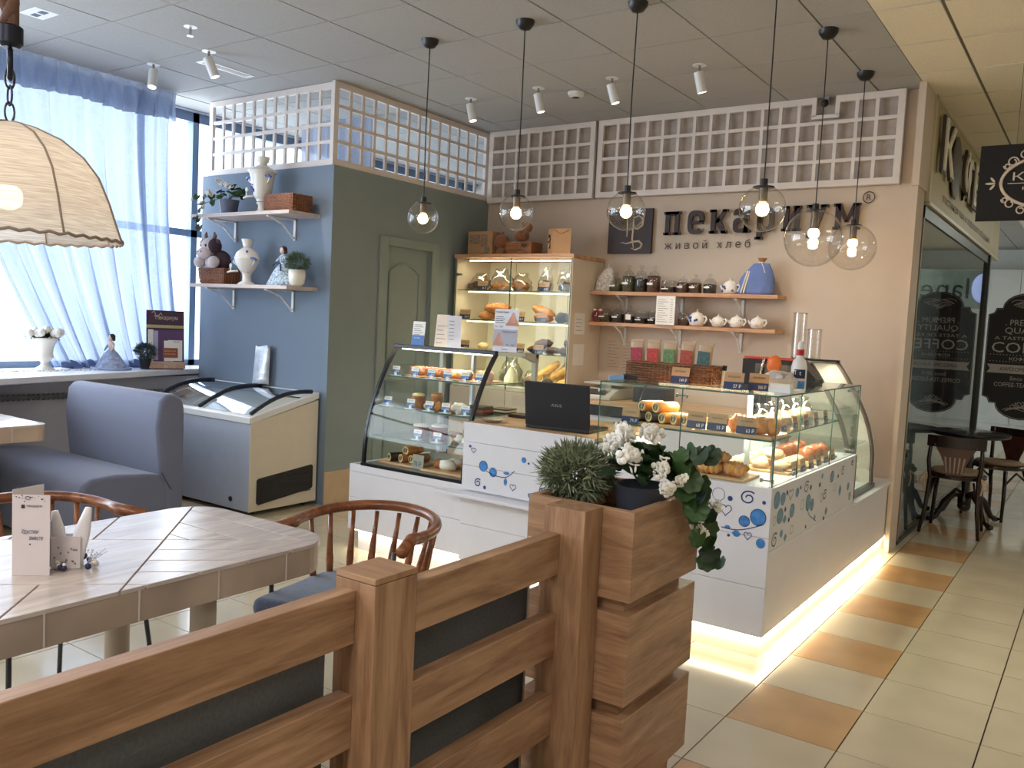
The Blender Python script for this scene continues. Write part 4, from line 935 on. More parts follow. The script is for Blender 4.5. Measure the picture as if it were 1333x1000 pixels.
def loaf(name, lab, cat, c, r, mat, grp=None, rot=0, wob=.25, n=16, extra=None, sd=0, tilt=0):
    T = thing(name, lab, cat, c, group=grp); x, y, z = c
    obj('crust', B().ball((x, y, z+r[2]*.92), r, n, 10, rot=(0, tilt, rot), wob=wob, seed=sd), mat, T, smooth='all')
    if extra: extra(T, x, y, z, r)
    return T
def seeds(mt, k=18, s=.006):
    def f(T, x, y, z, r):
        b = B()
        for i in range(k):
            a = random.uniform(0, 6.28); e = random.uniform(.2, 1.25)
            b.ball((x+r[0]*math.cos(a)*math.cos(e), y+r[1]*math.sin(a)*math.cos(e), z+r[2]*.92+r[2]*math.sin(e)), s, 6, 4)
        obj('topping', b, mt, T, kind='stuff')
    return f
def wrap(dx, h):
    def f(T, x, y, z, r):
        b = B(); rows = []
        for k in range(9):
            t = k/8; q = 1.12-.9*max(0, t-.45)*1.6+(.5*max(0, t-.85)*3); n = 14
            rows.append([(x+dx*t+r[0]*q*math.cos(2*PI*j/n)*(1+.12*math.sin(j*5+k*2)), y+r[1]*q*math.sin(2*PI*j/n)*(1+.12*math.cos(j*4+k)), z+.001+h*t) for j in range(n)])
        obj('plastic_bag', b.grid(rows, True), bagpl, T, smooth=True)
    return f
def cakebox(lab, c, w, d, h, layers, grp=None, top=None):
    T = thing('cake', lab, 'cake', c, group=grp); x, y, z = c; n = len(layers)
    for i, mt in enumerate(layers): obj('layer', B().box(x-w/2, x+w/2, y-d/2, y+d/2, z+.001+h*i/n, z+h*(i+1)/n), mt, T, bevel=.002)
    if top: obj('topping', B().ball((x, y, z+h), (w*.35, d*.35, h*.2), 10, 6, wob=.4), top, T, smooth=True)
    return T
def roundcake(lab, c, r, h, mt, mt2, grp=None):
    T = thing('cake', lab, 'cake', c, group=grp); x, y, z = c
    obj('sponge', B().lathe((x, y, z+.001), [(r*.95, 0), (r, h*.1), (r, h*.85)], 16), mt, T, smooth=True)
    obj('cream_top', B().lathe((x, y, z+h*.85), [(r*1.02, 0), (r*1.0, h*.13), (r*.6, h*.2)], 16), mt2, T, smooth=True); return T
def board(lab, x0, x1, y0, y1, z, grp=None, t=.014, round_=0):
    T = thing('serving_board', lab, 'board', ((x0+x1)/2, (y0+y1)/2, z), group=grp)
    obj('board', B().box(x0, x1, y0, y1, z+.0005, z+t), board_wood, T, bevel=.003); return T
# --- curved showcase, top shelf
Z1, Z2, Z3, Z0 = 1.079, .894, .723, .549
eclair = M('eclair_glaze', (150, 84, 60), .3, var=.3, scale=40)
board('long brown tray under the glazed eclairs on the top showcase shelf', -3.57, -2.98, 3.98, 4.20, Z1, t=.006)
for k in range(7):
    x = -3.535+k*.062
    T = thing('eclair', f'{ordn(k)} glazed nut eclair from the left on the top showcase shelf', 'pastry', (x, 4.06, Z1+.006), group='eclairs on the top showcase shelf')
    obj('dough', B().tube([(x, 3.995, Z1+.028), (x, 4.01, Z1+.028), (x, 4.13, Z1+.028), (x, 4.15, Z1+.028)], [.014, .022, .022, .014], 10), golden if k > 4 else bread, T, smooth='all')
    obj('glaze', B().tube([(x, 3.998, Z1+.038), (x, 4.02, Z1+.040), (x, 4.12, Z1+.040), (x, 4.142, Z1+.038)], [.010, .018, .018, .010], 8), eclair if k < 5 else creamf, T, smooth='all')
    if k < 5: b = B(); [b.ball((x+random.uniform(-.014, .014), 4.0+.13*i/9, Z1+.056), .005, 5, 4) for i in range(9)]; obj('chopped_nuts', b, M('nuts', (206, 160, 120), .8), T, kind='stuff')
loaf('cupcake', 'dark chocolate cupcake near the middle of the top showcase shelf', 'pastry', (-3.10, 4.02, Z1), (.028, .028, .03), choc, wob=.3)
loaf('meringue', 'pink rounded marshmallow cake near the right frame, top shelf', 'pastry', (-2.945, 4.02, Z1), (.026, .026, .04), M('pink_glaze', (226, 170, 150), .4), wob=.1)
def cone(lab, x, y, z, r, h):
    T = thing('wrapped_meringue', lab, 'pastry', (x, y, z), group='meringues wrapped in clear film')
    obj('film', B().lathe((x, y, z+.001), [(r, 0), (r*.95, h*.3), (r*.45, h*.75), (r*.05, h)], 9), M('film_yellow', (226, 218, 170), .3, var=.08), T, smooth=True)
cone('cream-coloured film-wrapped cone, left of two beyond the right frame', -2.93, 4.22, Z1, .045, .10)
cone('cream-coloured film-wrapped cone, right of two beyond the right frame', -2.90, 4.27, Z1, .035, .075) if False else None
for k, x in enumerate((-3.595+.0, -3.44, -3.31, -3.185, -3.055, -2.95)):
    ptag((x, 3.925, Z1), f'{ordn(k)} small blue-white price tag from the left, top showcase shelf', 'price tags in the curved showcase', .06, .042, stand=True, txt=['35 Р', '45 Р', '40 Р', '55 Р', '60 Р', '38 Р'][k])
# middle shelf
roundcake('tall round nut cake with white tips, left on the middle shelf', (-3.43, 3.96, Z2), .038, .085, bread, creamf, 'small round cakes on the middle showcase shelf')
roundcake('tall round nut cake, right of its twin on the middle shelf', (-3.335, 4.02, Z2), .038, .090, bread, golden, 'small round cakes on the middle showcase shelf')
for k, (x, y) in enumerate(((-3.31, 3.92), (-3.26, 3.95), (-3.20, 3.98), (-3.15, 3.94))):
    loaf('cream_puff', f'{ordn(k)} cream puff from the left on the middle showcase shelf', 'pastry', (x, y, Z2), (.032, .03, .026), golden if k % 2 else bread_l, 'cream puffs on the middle showcase shelf', wob=.4, sd=k)
loaf('wrapped_pastry', 'pastry in a crinkled white film bag on the middle showcase shelf', 'pastry', (-3.085, 3.93, Z2), (.05, .04, .032), sugar, wob=.7, sd=9)
cakebox('dark chocolate cake block at the right of the middle shelf', (-2.965, 3.97, Z2), .12, .10, .055, [choc, eclair, choc])
cakebox('flat chocolate wafer cake at the back right of the middle shelf', (-2.95, 4.18, Z2), .12, .12, .03, [choc, creamf, choc])
for k, x in enumerate((-3.585, -3.40, -3.255, -3.13, -2.985)):
    ptag((x, 3.852, Z2), f'{ordn(k)} small blue-white price tag from the left, middle showcase shelf', 'price tags in the curved showcase', .06, .042, stand=True, txt=['70 Р', '85 Р', '65 Р', '90 Р', '95 Р'][k])
# lower shelf
redv = M('red_velvet', (140, 64, 60), .6, var=.2)
roundcake('red layered cake with a cream top, left on the lower shelf', (-3.37, 3.93, Z3), .05, .075, redv, sugar, 'red layered cakes on the lower shelf')
roundcake('red layered cake with a cream top, right of its twin on the lower shelf', (-3.27, 3.98, Z3), .05, .080, redv, sugar, 'red layered cakes on the lower shelf')
for k, (x, y, z, mt) in enumerate(((-3.13, 3.97, 0, bread), (-3.06, 3.98, 0, golden), (-3.0, 3.96, .0, golden), (-3.04, 3.90, 0, sugar), (-2.97, 3.88, 0, sugar), (-3.03, 3.96, .05, bread))):
    loaf('sweet_bun', ['brown glazed bun left in the pile', 'golden bun in the middle of the pile', 'golden bun right of the pile', 'sugared white bun in front', 'sugared white bun at the right', 'brown bun on top of the pile'][k]+' on the lower showcase shelf', 'bun', (x, y, Z3+z), (.038, .036, .028), mt, 'buns on the lower showcase shelf', wob=.35, sd=k+3)
cakebox('pale wrapped sandwich cake behind the red layered cakes', (-3.45, 4.05, Z3), .08, .06, .04, [sugar, creamf, sugar])
for k, x in enumerate((-3.30, -3.15)):
    ptag((x, 3.81, Z3), ['left', 'right'][k]+' small blue-white price tag on the lower showcase shelf', 'price tags in the curved showcase', .06, .042, stand=True, txt=['75 Р', '50 Р'][k])
# deck
board('left light wooden board with dark rolls on the showcase deck', -3.60, -3.30, 3.80, 4.05, Z0, 'wooden boards on the showcase deck')
board('right light wooden board with sugared pastries on the showcase deck', -3.24, -2.89, 3.78, 4.05, Z0, 'wooden boards on the showcase deck')
def swiss(lab, c, r, L, ang, out_m, in_m, grp, end=True):
    T = thing('filled_roll', lab, 'pastry', c, group=grp); x, y, z = c; d = Vector((math.cos(ang), math.sin(ang), 0)); p = Vector((x, y, z+r))
    a = p-d*L/2; e = p+d*L/2
    obj('dough', B().tube([a, a+d*.004, e-d*.004, e], [r*.94, r, r, r*.94], 14), out_m, T, smooth=True)
    s = Vector((-d.y, d.x, 0)); q = a-d*.001
    b = B().cyl(a-d*.0005, a-d*.0015, r*.86, n=14); obj('cut_face', b, creamf, T)
    pts = [q-d*.001+s*(r*(.12+.022*i)*math.cos(i*.62))+Vector((0, 0, r*(.12+.022*i)*math.sin(i*.62))) for i in range(26)]
    obj('poppy_spiral', B().tube(pts, r*.07, 5), in_m, T); return T
for k, (x, y, z) in enumerate(((-3.50, 3.88, 0), (-3.43, 3.90, 0), (-3.37, 3.92, 0), (-3.43, 3.93, .045))):
    swiss(['dark roll left', 'dark roll middle', 'dark roll right', 'orange-brown roll on top'][k]+' in the pile on the showcase deck board', (x, y, Z0+.014+z), .027, .13, 1.2+.1*k, [choc, bread, bread, golden][k], choc, 'rolls piled on the showcase deck')
T = thing('price_tag', 'larger grey price card standing between the boards on the showcase deck', 'price tag', (-3.275, 3.80, Z0)); obj('card', B().obox((-3.275, 3.80, Z0+.045), (.085, .004, .085), (-.1, 0, 0)), M('card_grey', (160, 156, 140), .6), T)
b = B(); put_text(b, '70 Р', (-3.305, 3.7955, Z0+.02), (1, 0, 0), (0, .1, 1), .055, .03); obj('price', b, navy, T)
for k, (x, y, r, mt) in enumerate(((-3.17, 3.87, (.04, .035, .03), bread), (-3.09, 3.85, (.055, .04, .034), sugar), (-3.12, 3.95, (.06, .045, .03), sugar), (-3.02, 3.93, (.04, .035, .03), golden), (-2.95, 3.87, (.04, .035, .03), golden), (-2.97, 3.97, (.04, .035, .03), bread))):
    loaf('sweet_bun', ['brown bun left', 'large white sugared pastry front', 'flat white sugared pastry behind', 'golden bun in the middle', 'golden bun at the right edge', 'brown bun at the back right'][k]+' on the right deck board', 'bun', (x, y, Z0+.014), r, mt, 'buns on the showcase deck', wob=.3, sd=k+20)
# --- on top of the curved showcase
def leaflet(name, lab, cat, c, w, h, mats, ang=0, lines=6, parts=None, tent=False):
    T = thing(name, lab, cat, c); x, y, z = c
    R = Matrix.Translation(c) @ Matrix.Rotation(ang, 4, 'Z') @ Matrix.Rotation(math.radians(-6), 4, 'X')
    obj('sheet', B().box(-w/2, w/2, 0, .002, .001, h, R), mats, T); b = B()
    for k in range(lines): b.box(-w*.38, w*(.1+.25*((k*5) % 3)/2), -.0008, 0, h*(.45+.08*k) if parts else h*(.12+.13*k), h*(.45+.08*k)+.003 if parts else h*(.12+.13*k)+.003, R)
    obj('print', b, M('grey_ink2', (110, 104, 104), .8), T)
    return T, R
T, R = leaflet('leaflet_stand', 'narrow white leaflet with a blue foot at the left of the showcase top', 'leaflet', (-3.52, 4.03, 1.268), .10, .15, paper, lines=6, parts=True)
obj('blue_foot', B().box(-.05, .05, -.003, -.001, .001, .065, R), M('leaf_blue', (44, 100, 170), .5), T)
b = B(); put_text(b, 'доставка', R @ Vector((-.03, -.004, .042)), R.to_3x3() @ Vector((1, 0, 0)), R.to_3x3() @ Vector((0, 0, 1)), .05, .009); obj('lettering', b, paper, T)
T, R = leaflet('menu_card', 'folded menu card standing on the showcase, cream half turned to the camera', 'menu', (-3.36, 4.06, 1.268), .10, .20, M('menu_cream', (224, 206, 188), .7), lines=5)
R2 = Matrix.Translation((-3.31, 4.06, 1.268)) @ Matrix.Rotation(.35, 4, 'Z')
obj('second_page', B().box(0, .09, 0, .002, .001, .195, R2), M('menu_white', (224, 224, 236), .7), T); b = B()
for k in range(6): b.box(.012, .045, -.001, 0, .05+.022*k, .053+.022*k, R2)
obj('print', b, M('grey_ink2', (110, 104, 104), .8), T)
T = thing('promo_poster', 'white promo poster with two triangular desserts standing above the showcase', 'poster', (-2.85, 4.0, 1.268))
R = Matrix.Translation((-2.85, 4.02, 1.205+.065)) @ Matrix.Rotation(math.radians(-3), 4, 'X')
obj('sheet', B().box(-.085, .085, 0, .002, 0, .245, R), M('poster_white', (216, 214, 222), .6), T)
obj('photo_area', B().box(-.083, .083, -.0012, -.0004, .03, .128, R), M('photo_grey', (170, 168, 180), .6), T)
ph = M('dessert_print', (196, 140, 118), .6, var=.2)
b = B()
for (cx_, cz, w) in ((.045, .16, .042), (-.045, .045, .034)):
    P3 = [R @ Vector(p) for p in ((cx_-w, -.002, cz), (cx_+w, -.002, cz), (cx_, -.002, cz+.07))]; b.f([b.bm.verts.new(p) for p in P3])
    b.box(cx_-w*1.1, cx_+w*1.1, -.002, -.0015, cz-.01, cz+.004, R)
obj('dessert_picture', b, ph, T)
b = B(); ux, uz = R.to_3x3() @ Vector((1, 0, 0)), R.to_3x3() @ Vector((0, 0, 1))
put_text(b, 'Новинка меню', R @ Vector((-.075, -.002, .222)), ux, uz, .09, .013); put_text(b, 'Пирожное манго', R @ Vector((-.02, -.002, .108)), ux, uz, .095, .012)
put_text(b, '90 г    85 Р', R @ Vector((-.075, -.002, .138)), ux, uz, .055, .011); put_text(b, '90 г    95 Р', R @ Vector((.012, -.002, .034)), ux, uz, .06, .011); put_text(b, 'пекариум', R @ Vector((-.02, -.002, .008)), ux, uz, .045, .009)
for k in range(4): b.box(-.075, -.01-.01*(k % 2), -.002, -.0015, .165+k*.011, .168+k*.011, R)
obj('lettering', b, ink, T)

# --- square glass case, shelf
ZS = .973
board('long wooden tray under the poppy seed rolls on the glass shelf', -1.88, -1.58, 3.79, 4.02, ZS)
board('wooden tray under the muffins on the glass shelf', -1.56, -1.20, 3.78, 4.02, ZS)
zz = ZS+.014; r = .028
orange_d = M('golden_roll', (236, 150, 52), .35, var=.15, scale=30)
spots_ = [(-1.845, 0, 1), (-1.785, 0, 1), (-1.715, 0, 0), (-1.655, 0, 0), (-1.60, 0, 0), (-1.83, 1, 0), (-1.755, 1, 0)]
for k, (x, lv, dk) in enumerate(spots_):
    lab = (f'{ordn(k)} poppy seed roll from the left in the bottom row of the glass shelf' if lv == 0 else ['left', 'right'][k-5]+' orange poppy seed roll lying on top of the row')
    swiss(lab, (x, 3.86+.01*lv, zz+lv*.047), r, .13, 1.15, choc if dk else orange_d, choc, 'poppy seed rolls on the glass shelf')
for k, (x, lab) in enumerate(((-1.90, 'kraft and navy price card left of the poppy seed rolls'), (-1.555, 'kraft and navy price card right of the poppy seed rolls'), (-1.455, 'kraft and navy price card in the middle of the glass shelf'), (-1.315, 'kraft and navy price card in front of the large muffin'))):
    ptag((x, 3.775, zz if k else ZS), lab, 'price cards on the glass shelf', .094, .078, txt=['79 Р', '68 Р', '55 Р', '63 Р'][k])
for k, (x, y) in enumerate(((-1.385, 3.86), (-1.27, 3.84), (-1.225, 3.86))):
    T = loaf('muffin', ['orange muffin seen between two price cards', 'large nut muffin behind the right price card', 'nut muffin at the right end of the glass shelf'][k], 'muffin', (x, y, zz), (.042, .04, .042), golden, 'muffins on the glass shelf', wob=.3, sd=k, extra=seeds(M('nuts', (206, 160, 120), .8), 16))
# croissants on the deck of the case
ZD = .7725
board('wooden board under the croissants on the counter top', -1.60, -1.29, 3.735, 3.94, ZD)
for k, (x, y, z, rz) in enumerate(((-1.55, 3.86, 0, .4), (-1.47, 3.78, 0, 0.2), (-1.36, 3.80, 0, -.3), (-1.44, 3.87, .0, .3), (-1.45, 3.82, .05, .2), (-1.38, 3.88, 0, 0))):
    T = thing('croissant', ['croissant at the far left of the board', 'front left croissant on the board', 'front right croissant on the board', 'croissant behind the front left one', 'croissant lying on top of the pile', 'croissant at the back right of the pile'][k], 'croissant', (x, y, ZD+.014+z), group='croissants on the board')
    pts = []; rr = []
    for i in range(33):
        t = (i/32-.5)*2; a = t*1.05; px_ = math.sin(a)*.062; py_ = -math.cos(a)*.045+.03
        c_, s_ = math.cos(rz), math.sin(rz); pts.append((x+px_*c_-py_*s_, y+px_*s_+py_*c_, ZD+.014+z+.029)); rr.append((.029*(1-abs(t)**2.2*.75))*(1+.13*math.cos(i*2*PI/4.6)))
    obj('pastry', B().tube(pts, rr, 12), golden, T, smooth='all')
ptag((-1.615, 3.745, ZD), 'kraft and navy price card with rounded top left of the croissants', 'price cards in the square glass case', .075, .07, txt='85 Р')
# right wing
board('wooden board with sugared puff pastries along the right pane', -1.52, -1.20, 4.10, 4.50, ZD, 'wooden boards in the right wing')
board('wooden board with red-brown buns further along the right pane', -1.52, -1.20, 4.55, 4.98, ZD, 'wooden boards in the right wing')
board('wooden board at the back of the case corner', -1.62, -1.42, 3.98, 4.12, ZD) if False else None
puff = M('sugared_puff', (236, 206, 166), .6, var=.15, scale=30, bump=.2)
i_ = 0
for a in range(3):
    for c_ in range(4):
        x = -1.26-.10*a; y = 4.14+.09*c_
        T = loaf('puff_pastry', f'{ordn(c_)} powdered puff pastry from the front in row {["nearest the pane", "in the middle", "farthest from the pane"][a]}', 'pastry', (x, y, ZD+.014), (.045, .036, .026), puff, 'powdered puff pastries in the right wing', rot=.6, wob=.3, sd=i_); i_ += 1
T = loaf('puff_pastry', 'powdered puff pastry stacked on top of the front ones', 'pastry', (-1.31, 4.2, ZD+.06), (.045, .036, .026), puff, 'powdered puff pastries in the right wing', rot=.3, wob=.3, sd=31)
for a in range(2):
    for c_ in range(4):
        T = loaf('jam_bun', f'{ordn(c_)} red-brown glazed bun from the front in the {["row by the pane", "inner row"][a]}', 'bun', (-1.27-.12*a, 4.60+.095*c_, ZD+.014), (.045, .042, .036), M('red_bun', (176, 92, 50), .35, var=.3, scale=40), 'glazed buns in the right wing', wob=.3, sd=i_); i_ += 1
for k in range(6):
    ptag((-1.19, 4.16+.14*k, ZD), f'{ordn(k)} kraft price card from the front behind the right side pane', 'price cards along the right side pane', .085, .065, face=(1, 0), txt=['42 Р', '39 Р', '45 Р', '52 Р', '48 Р', '55 Р'][k])
for k in range(5):
    y = 4.2+.19*k
    T = thing('pastry_box', f'{ordn(k)} clear wrapped pack of biscuits from the front on the upper shelf', 'pack', (-1.40, y, ZS), group='biscuit packs on the shelf of the right wing')
    obj('wrapping', B().lathe((-1.40, y, ZS+.001), [(.055, 0), (.06, .04), (.04, .085), (.015, .10), (.03, .125)], 12), bagpl, T, smooth=True)
    obj('biscuits', B().ball((-1.40, y, ZS+.036), (.045, .045, .034), 10, 8, wob=.4, seed=k), bread_l, T, smooth=True)
    ptag((-1.27, y, ZS), f'{ordn(k)} cream price card from the front on the upper shelf of the right wing', 'price cards on the upper shelf of the right wing', .08, .06, face=(1, 0), txt='95 Р')
# --- on the glass top
ZT_ = ZG+.0005
T = thing('packet_basket', 'long wicker tray holding five bright snack packets on the glass top', 'basket', (-1.85, 4.05, ZT_))
wk3 = wood('wicker_brown', (70, 44, 26), (140, 92, 52), 'x', sc=4)
wicker_box(T, -2.04, -1.58, 3.99, 4.11, ZT_+.001, ZT_+.095, wk3)
cols = [((166, 34, 56), 'raspberry red snack packet, leftmost in the wicker tray'), ((188, 44, 34), 'red snack packet, second in the wicker tray'), ((96, 128, 76), 'green snack packet in the middle of the wicker tray'), ((170, 60, 36), 'orange-red snack packet, fourth in the wicker tray'), ((58, 92, 92), 'teal snack packet, rightmost in the wicker tray')]
for k, (cl, lab) in enumerate(cols):
    x = -2.0+k*.088; T = thing('snack_packet', lab, 'packet', (x, 4.04, ZT_+.01), group='snack packets in the wicker tray')
    z0 = ZT_+.01; top_ = z0+.20-.004*k
    R = Matrix.Translation((x, 4.04, z0)) @ Matrix.Rotation(math.radians(-4+2*k), 4, 'Y')
    rows = []
    for i in range(7):
        t = i/6; dd = .018*math.sin(PI*min(1, t*1.05))+.001; rows.append([R @ Vector((.038*math.copysign(abs(math.cos(a))**.6, math.cos(a)), dd*math.sin(a), .19*t)) for a in [2*PI*j/12 for j in range(12)]])
    obj('foil_bag', B().grid(rows, True, True, True), M('packet_kraft', (190, 160, 128), .5), T, smooth=True)
    obj('front_print', B().box(-.031, .031, -.0215, -.0195, .055, .155, R), M('packet_%d' % k, cl, .35, var=.45, scale=60), T)
    obj('fold', B().box(-.037, .037, -.004, .004, .185, .20, R), M('packet_kraft', (190, 160, 128), .5), T)
tp = [((-1.735, 3.965, ZT_), 'kraft and navy price card leaning on the wicker tray', '149 Р'), ((-1.42, 3.86, ZT_), 'dusty kraft price card on the glass top, left of a pair', '37 Р'), ((-1.325, 3.93, ZT_), 'kraft and navy price card on the glass top, right of a pair', '500 Р')]
for c_, lab, tx in tp: ptag(c_, lab, 'price cards on the glass top', .095, .08, txt=tx)
b = B(); T = thing('business_cards', 'small acrylic box of business cards behind the price cards', 'card box', (-1.25, 3.95, ZT_))
obj('holder', B().box(-1.275, -1.175, 3.93, 3.99, ZT_, ZT_+.022), M('acrylic', (220, 230, 240), .1), T); obj('cards', B().box(-1.27, -1.18, 3.935, 3.985, ZT_+.022, ZT_+.04), paper, T)
T = thing('wet_wipes_bowl', 'crumpled clear plastic bag in a shallow bowl on the glass top', 'bowl', (-1.285, 4.10, ZT_))
frost = M('frosted_plastic', (206, 200, 194), .4, var=.08)
obj('bowl', B().lathe((-1.285, 4.10, ZT_+.001), [(.06, 0), (.085, .02), (.09, .055), (.084, .055), (.075, .02)], 20, cap=False), frost, T, smooth=True); obj('crumpled_film', B().ball((-1.285, 4.10, ZT_+.055), (.07, .06, .035), 12, 8, wob=1.1, seed=4), frost, T, smooth=False)
T = thing('stapler', 'light blue and black hand stapler at the left corner of the glass top', 'stapler', (-1.97, 3.85, ZT_))
obj('grip', B().obox((-2.0, 3.80, ZT_+.014), (.075, .028, .026), (0, -.1, .5)), M('light_blue', (130, 170, 220), .4), T, bevel=.005); obj('handle', B().obox((-1.955, 3.86, ZT_+.016), (.07, .04, .028), (0, .1, .9)), M('dark_blue_pl', (36, 44, 66), .4), T, bevel=.006)
T = thing('scoop', 'black-topped white marker standing behind the wicker tray', 'marker', (-1.555, 4.09, ZT_)); obj('body', B().cyl((-1.555, 4.09, ZT_), (-1.555, 4.09, ZT_+.075), .010), paper, T, smooth=True); obj('cap', B().cyl((-1.555, 4.09, ZT_+.075), (-1.552, 4.09, ZT_+.10), .011), black_pl, T, smooth=True)
T = thing('spray_bottle', 'white sanitiser bottle with red collar and blue label on the glass top', 'bottle', (-1.215, 4.18, ZT_)); x, y, z = -1.215, 4.18, ZT_
obj('body', B().lathe((x, y, z), [(.034, 0), (.037, .006), (.037, .115), (.030, .145), (.018, .160), (.018, .172)], 20), white_met, T, smooth=True)
obj('collar', B().lathe((x, y, z+.170), [(.018, 0), (.018, .03)], 16), M('red_collar', (180, 30, 40), .4), T, smooth=True); obj('cap', B().lathe((x, y, z+.200), [(.014, 0), (.014, .022), (.009, .038), (.003, .042)], 16), white_met, T, smooth=True)
def wrapl(z0, z1, mt, nm, a0=-2.5, a1=-.4, rr=.0378): return obj(nm, B().grid([[(x+rr*math.cos(a0+(a1-a0)*i/10), y+rr*math.sin(a0+(a1-a0)*i/10), z+zz_) for i in range(11)] for zz_ in (z0, z1)]), mt, T, smooth='all')
wrapl(.062, .105, M('label_navy', (20, 36, 70), .4), 'label_top', -1.9); wrapl(.012, .050, M('label_blue', (58, 130, 190), .4), 'label_bottom', -1.9); wrapl(.050, .060, M('label_pink', (220, 180, 190), .4), 'label_band', -1.9)
b = B(); put_text(b, 'Tet', (x-.012, y-.0385, z+.078), (1, .15, 0), (0, 0, 1), .034, .022); obj('lettering', b, paper, T)
T = thing('glossy_box', 'black glossy box with red top edge and a small glazed front behind the glass case', 'box', (-1.6, 5.0, 1.18))
obj('stand', B().box(-1.72, -1.64, 5.02, 5.12, .88, 1.10), black_pl, T)
obj('box_body', B().prism([(-1.79, 1.14), (-1.79, 1.295), (-1.46, 1.305), (-1.355, 1.20), (-1.40, 1.14)], 1, 5.0, 5.16), black_pl, T, bevel=.003)
obj('red_edge', B().box(-1.78, -1.47, 4.995, 5.17, 1.298, 1.308), M('red_edge', (200, 60, 40), .35), T); obj('glazed_window', B().box(-1.71, -1.50, 4.996, 4.999, 1.15, 1.27), M('window_grey', (110, 104, 96), .15, var=.4, scale=14), T)
T = thing('worktop_extension', 'narrow back stand that carries the black glossy box', 'stand', (-1.7, 5.05, 0)); obj('column', B().box(-1.74, -1.63, 4.98, 5.14, 0, .875), white_lam, T)
T = thing('orange_scoop', 'orange round tool with a chrome handle behind the price cards', 'utensil', (-1.62, 4.9, 1.0))
obj('disc', B().ball((-1.60, 5.0, 1.27), (.045, .02, .055), 16, 10), M('orange_pl', (216, 110, 40), .4), T, smooth='all'); obj('chrome_handle', B().tube([(-1.655, 4.99, 1.31), (-1.665, 4.99, 1.26), (-1.68, 4.99, 1.18)], .009, 8), chrome, T, smooth='all'); obj('stem', B().cyl((-1.69, 5.0, .88), (-1.66, 5.0, 1.25), .008), black_pl, T)
# acrylic tubes on the rear showcase
for k, (x, zt) in enumerate(((-1.70, 1.545), (-1.60, 1.44))):
    T = thing('acrylic_tube', ['taller', 'shorter'][k]+' clear acrylic cup tube on the rear showcase', 'tube', (x, 5.95, 1.295), group='acrylic cup tubes')
    cl = glass('acrylic_tube', (.95, .93, .9), 2.5, 1.5, .03, .08)
    obj('tube', B().tube([(x, 5.80, 1.296), (x, 5.80, zt+.05)], .045, 20, cap=False), cl, T, smooth=True); obj('rim', B().tube([(x+.046*math.cos(a), 5.80+.046*math.sin(a), zt+.05) for a in [q*PI/10 for q in range(20)]], .003, 5, closed=True).tube([(x+.046*math.cos(a), 5.80+.046*math.sin(a), 1.299) for a in [q*PI/10 for q in range(20)]], .003, 5, closed=True), cl, T)
# --- cabinet bread
ZC1, ZC2, ZC3, ZC4 = 1.7035, 1.4525, 1.1925, .9005
YC = 6.0
def bb2(lab, x, z, r, mt, y=YC, **k): return loaf('bread', lab, 'bread', (x, y, z), r, mt, 'loaves in the bread cabinet', **k)
bb2('dark loaf in a knotted clear bag, left on the top cabinet shelf', -4.56, ZC1, (.10, .07, .04), bread_d, extra=wrap(.03, .15))
bb2('dark loaf in a tall twisted bag, centre left on the top cabinet shelf', -4.30, ZC1, (.11, .07, .04), bread, extra=wrap(-.02, .19))
bb2('brown loaf in a clear bag beside the door joint, top cabinet shelf', -4.17, ZC1, (.09, .07, .045), bread, extra=wrap(.02, .16), y=6.08)
bb2('small dark loaf in a twisted bag right of the middle, top cabinet shelf', -3.87, ZC1, (.055, .06, .05), bread_d, extra=wrap(.02, .20))
bb2('small dark loaf in a twisted bag at the right end, top cabinet shelf', -3.66, ZC1, (.06, .06, .045), bread_d, extra=wrap(-.03, .18))
ptag((-4.425, 5.87, ZC1), 'kraft price card between the bagged loaves, top left of the cabinet', 'price cards in the bread cabinet', .105, .075); ptag((-3.80, 5.87, ZC1), 'kraft price card before the small dark loaf, top right of the cabinet', 'price cards in the bread cabinet', .10, .075)
bb2('seeded ring loaf lying on top of the pile, second cabinet shelf', -4.34, ZC2+.06, (.13, .08, .045), bread, wob=.2, extra=seeds(M('nuts', (206, 160, 120), .8), 30, .007))
bb2('brown loaf under the seeded one, left, second cabinet shelf', -4.44, ZC2, (.085, .07, .042), bread); bb2('brown loaf under the seeded one, right, second cabinet shelf', -4.25, ZC2, (.10, .07, .042), bread, sd=2)
ptag((-4.60, 5.87, ZC2), 'kraft price card at the left end of the second cabinet shelf', 'price cards in the bread cabinet', .115, .08, txt='58 Р')
bb2('long golden loaf leaning on another, second cabinet shelf right', -3.87, ZC2+.05, (.11, .06, .042), bread, tilt=.35); bb2('golden loaf below the leaning one, second cabinet shelf right', -3.87, ZC2, (.09, .06, .035), M('red_loaf', (170, 92, 50), .5, var=.2), sd=3)
ptag((-4.03, 5.87, ZC2), 'kraft price card right of the door joint, second cabinet shelf', 'price cards in the bread cabinet', .11, .08, txt='62 Р'); ptag((-3.81, 5.87, ZC2), 'kraft price card covering the golden loaf, second cabinet shelf', 'price cards in the bread cabinet', .105, .075, txt='49 Р')
bb2('black charcoal tin loaf, left of two at the right end, second shelf', -3.69, ZC2, (.05, .07, .045), M('charcoal_bread', (44, 44, 52), .6, var=.2)); bb2('black charcoal tin loaf, right of two at the right end, second shelf', -3.60, ZC2, (.045, .07, .045), M('charcoal_bread', (44, 44, 52), .6, var=.2), sd=4)
bb2('single small round bun on the third cabinet shelf', -4.48, ZC3, (.05, .05, .032), bread_l)
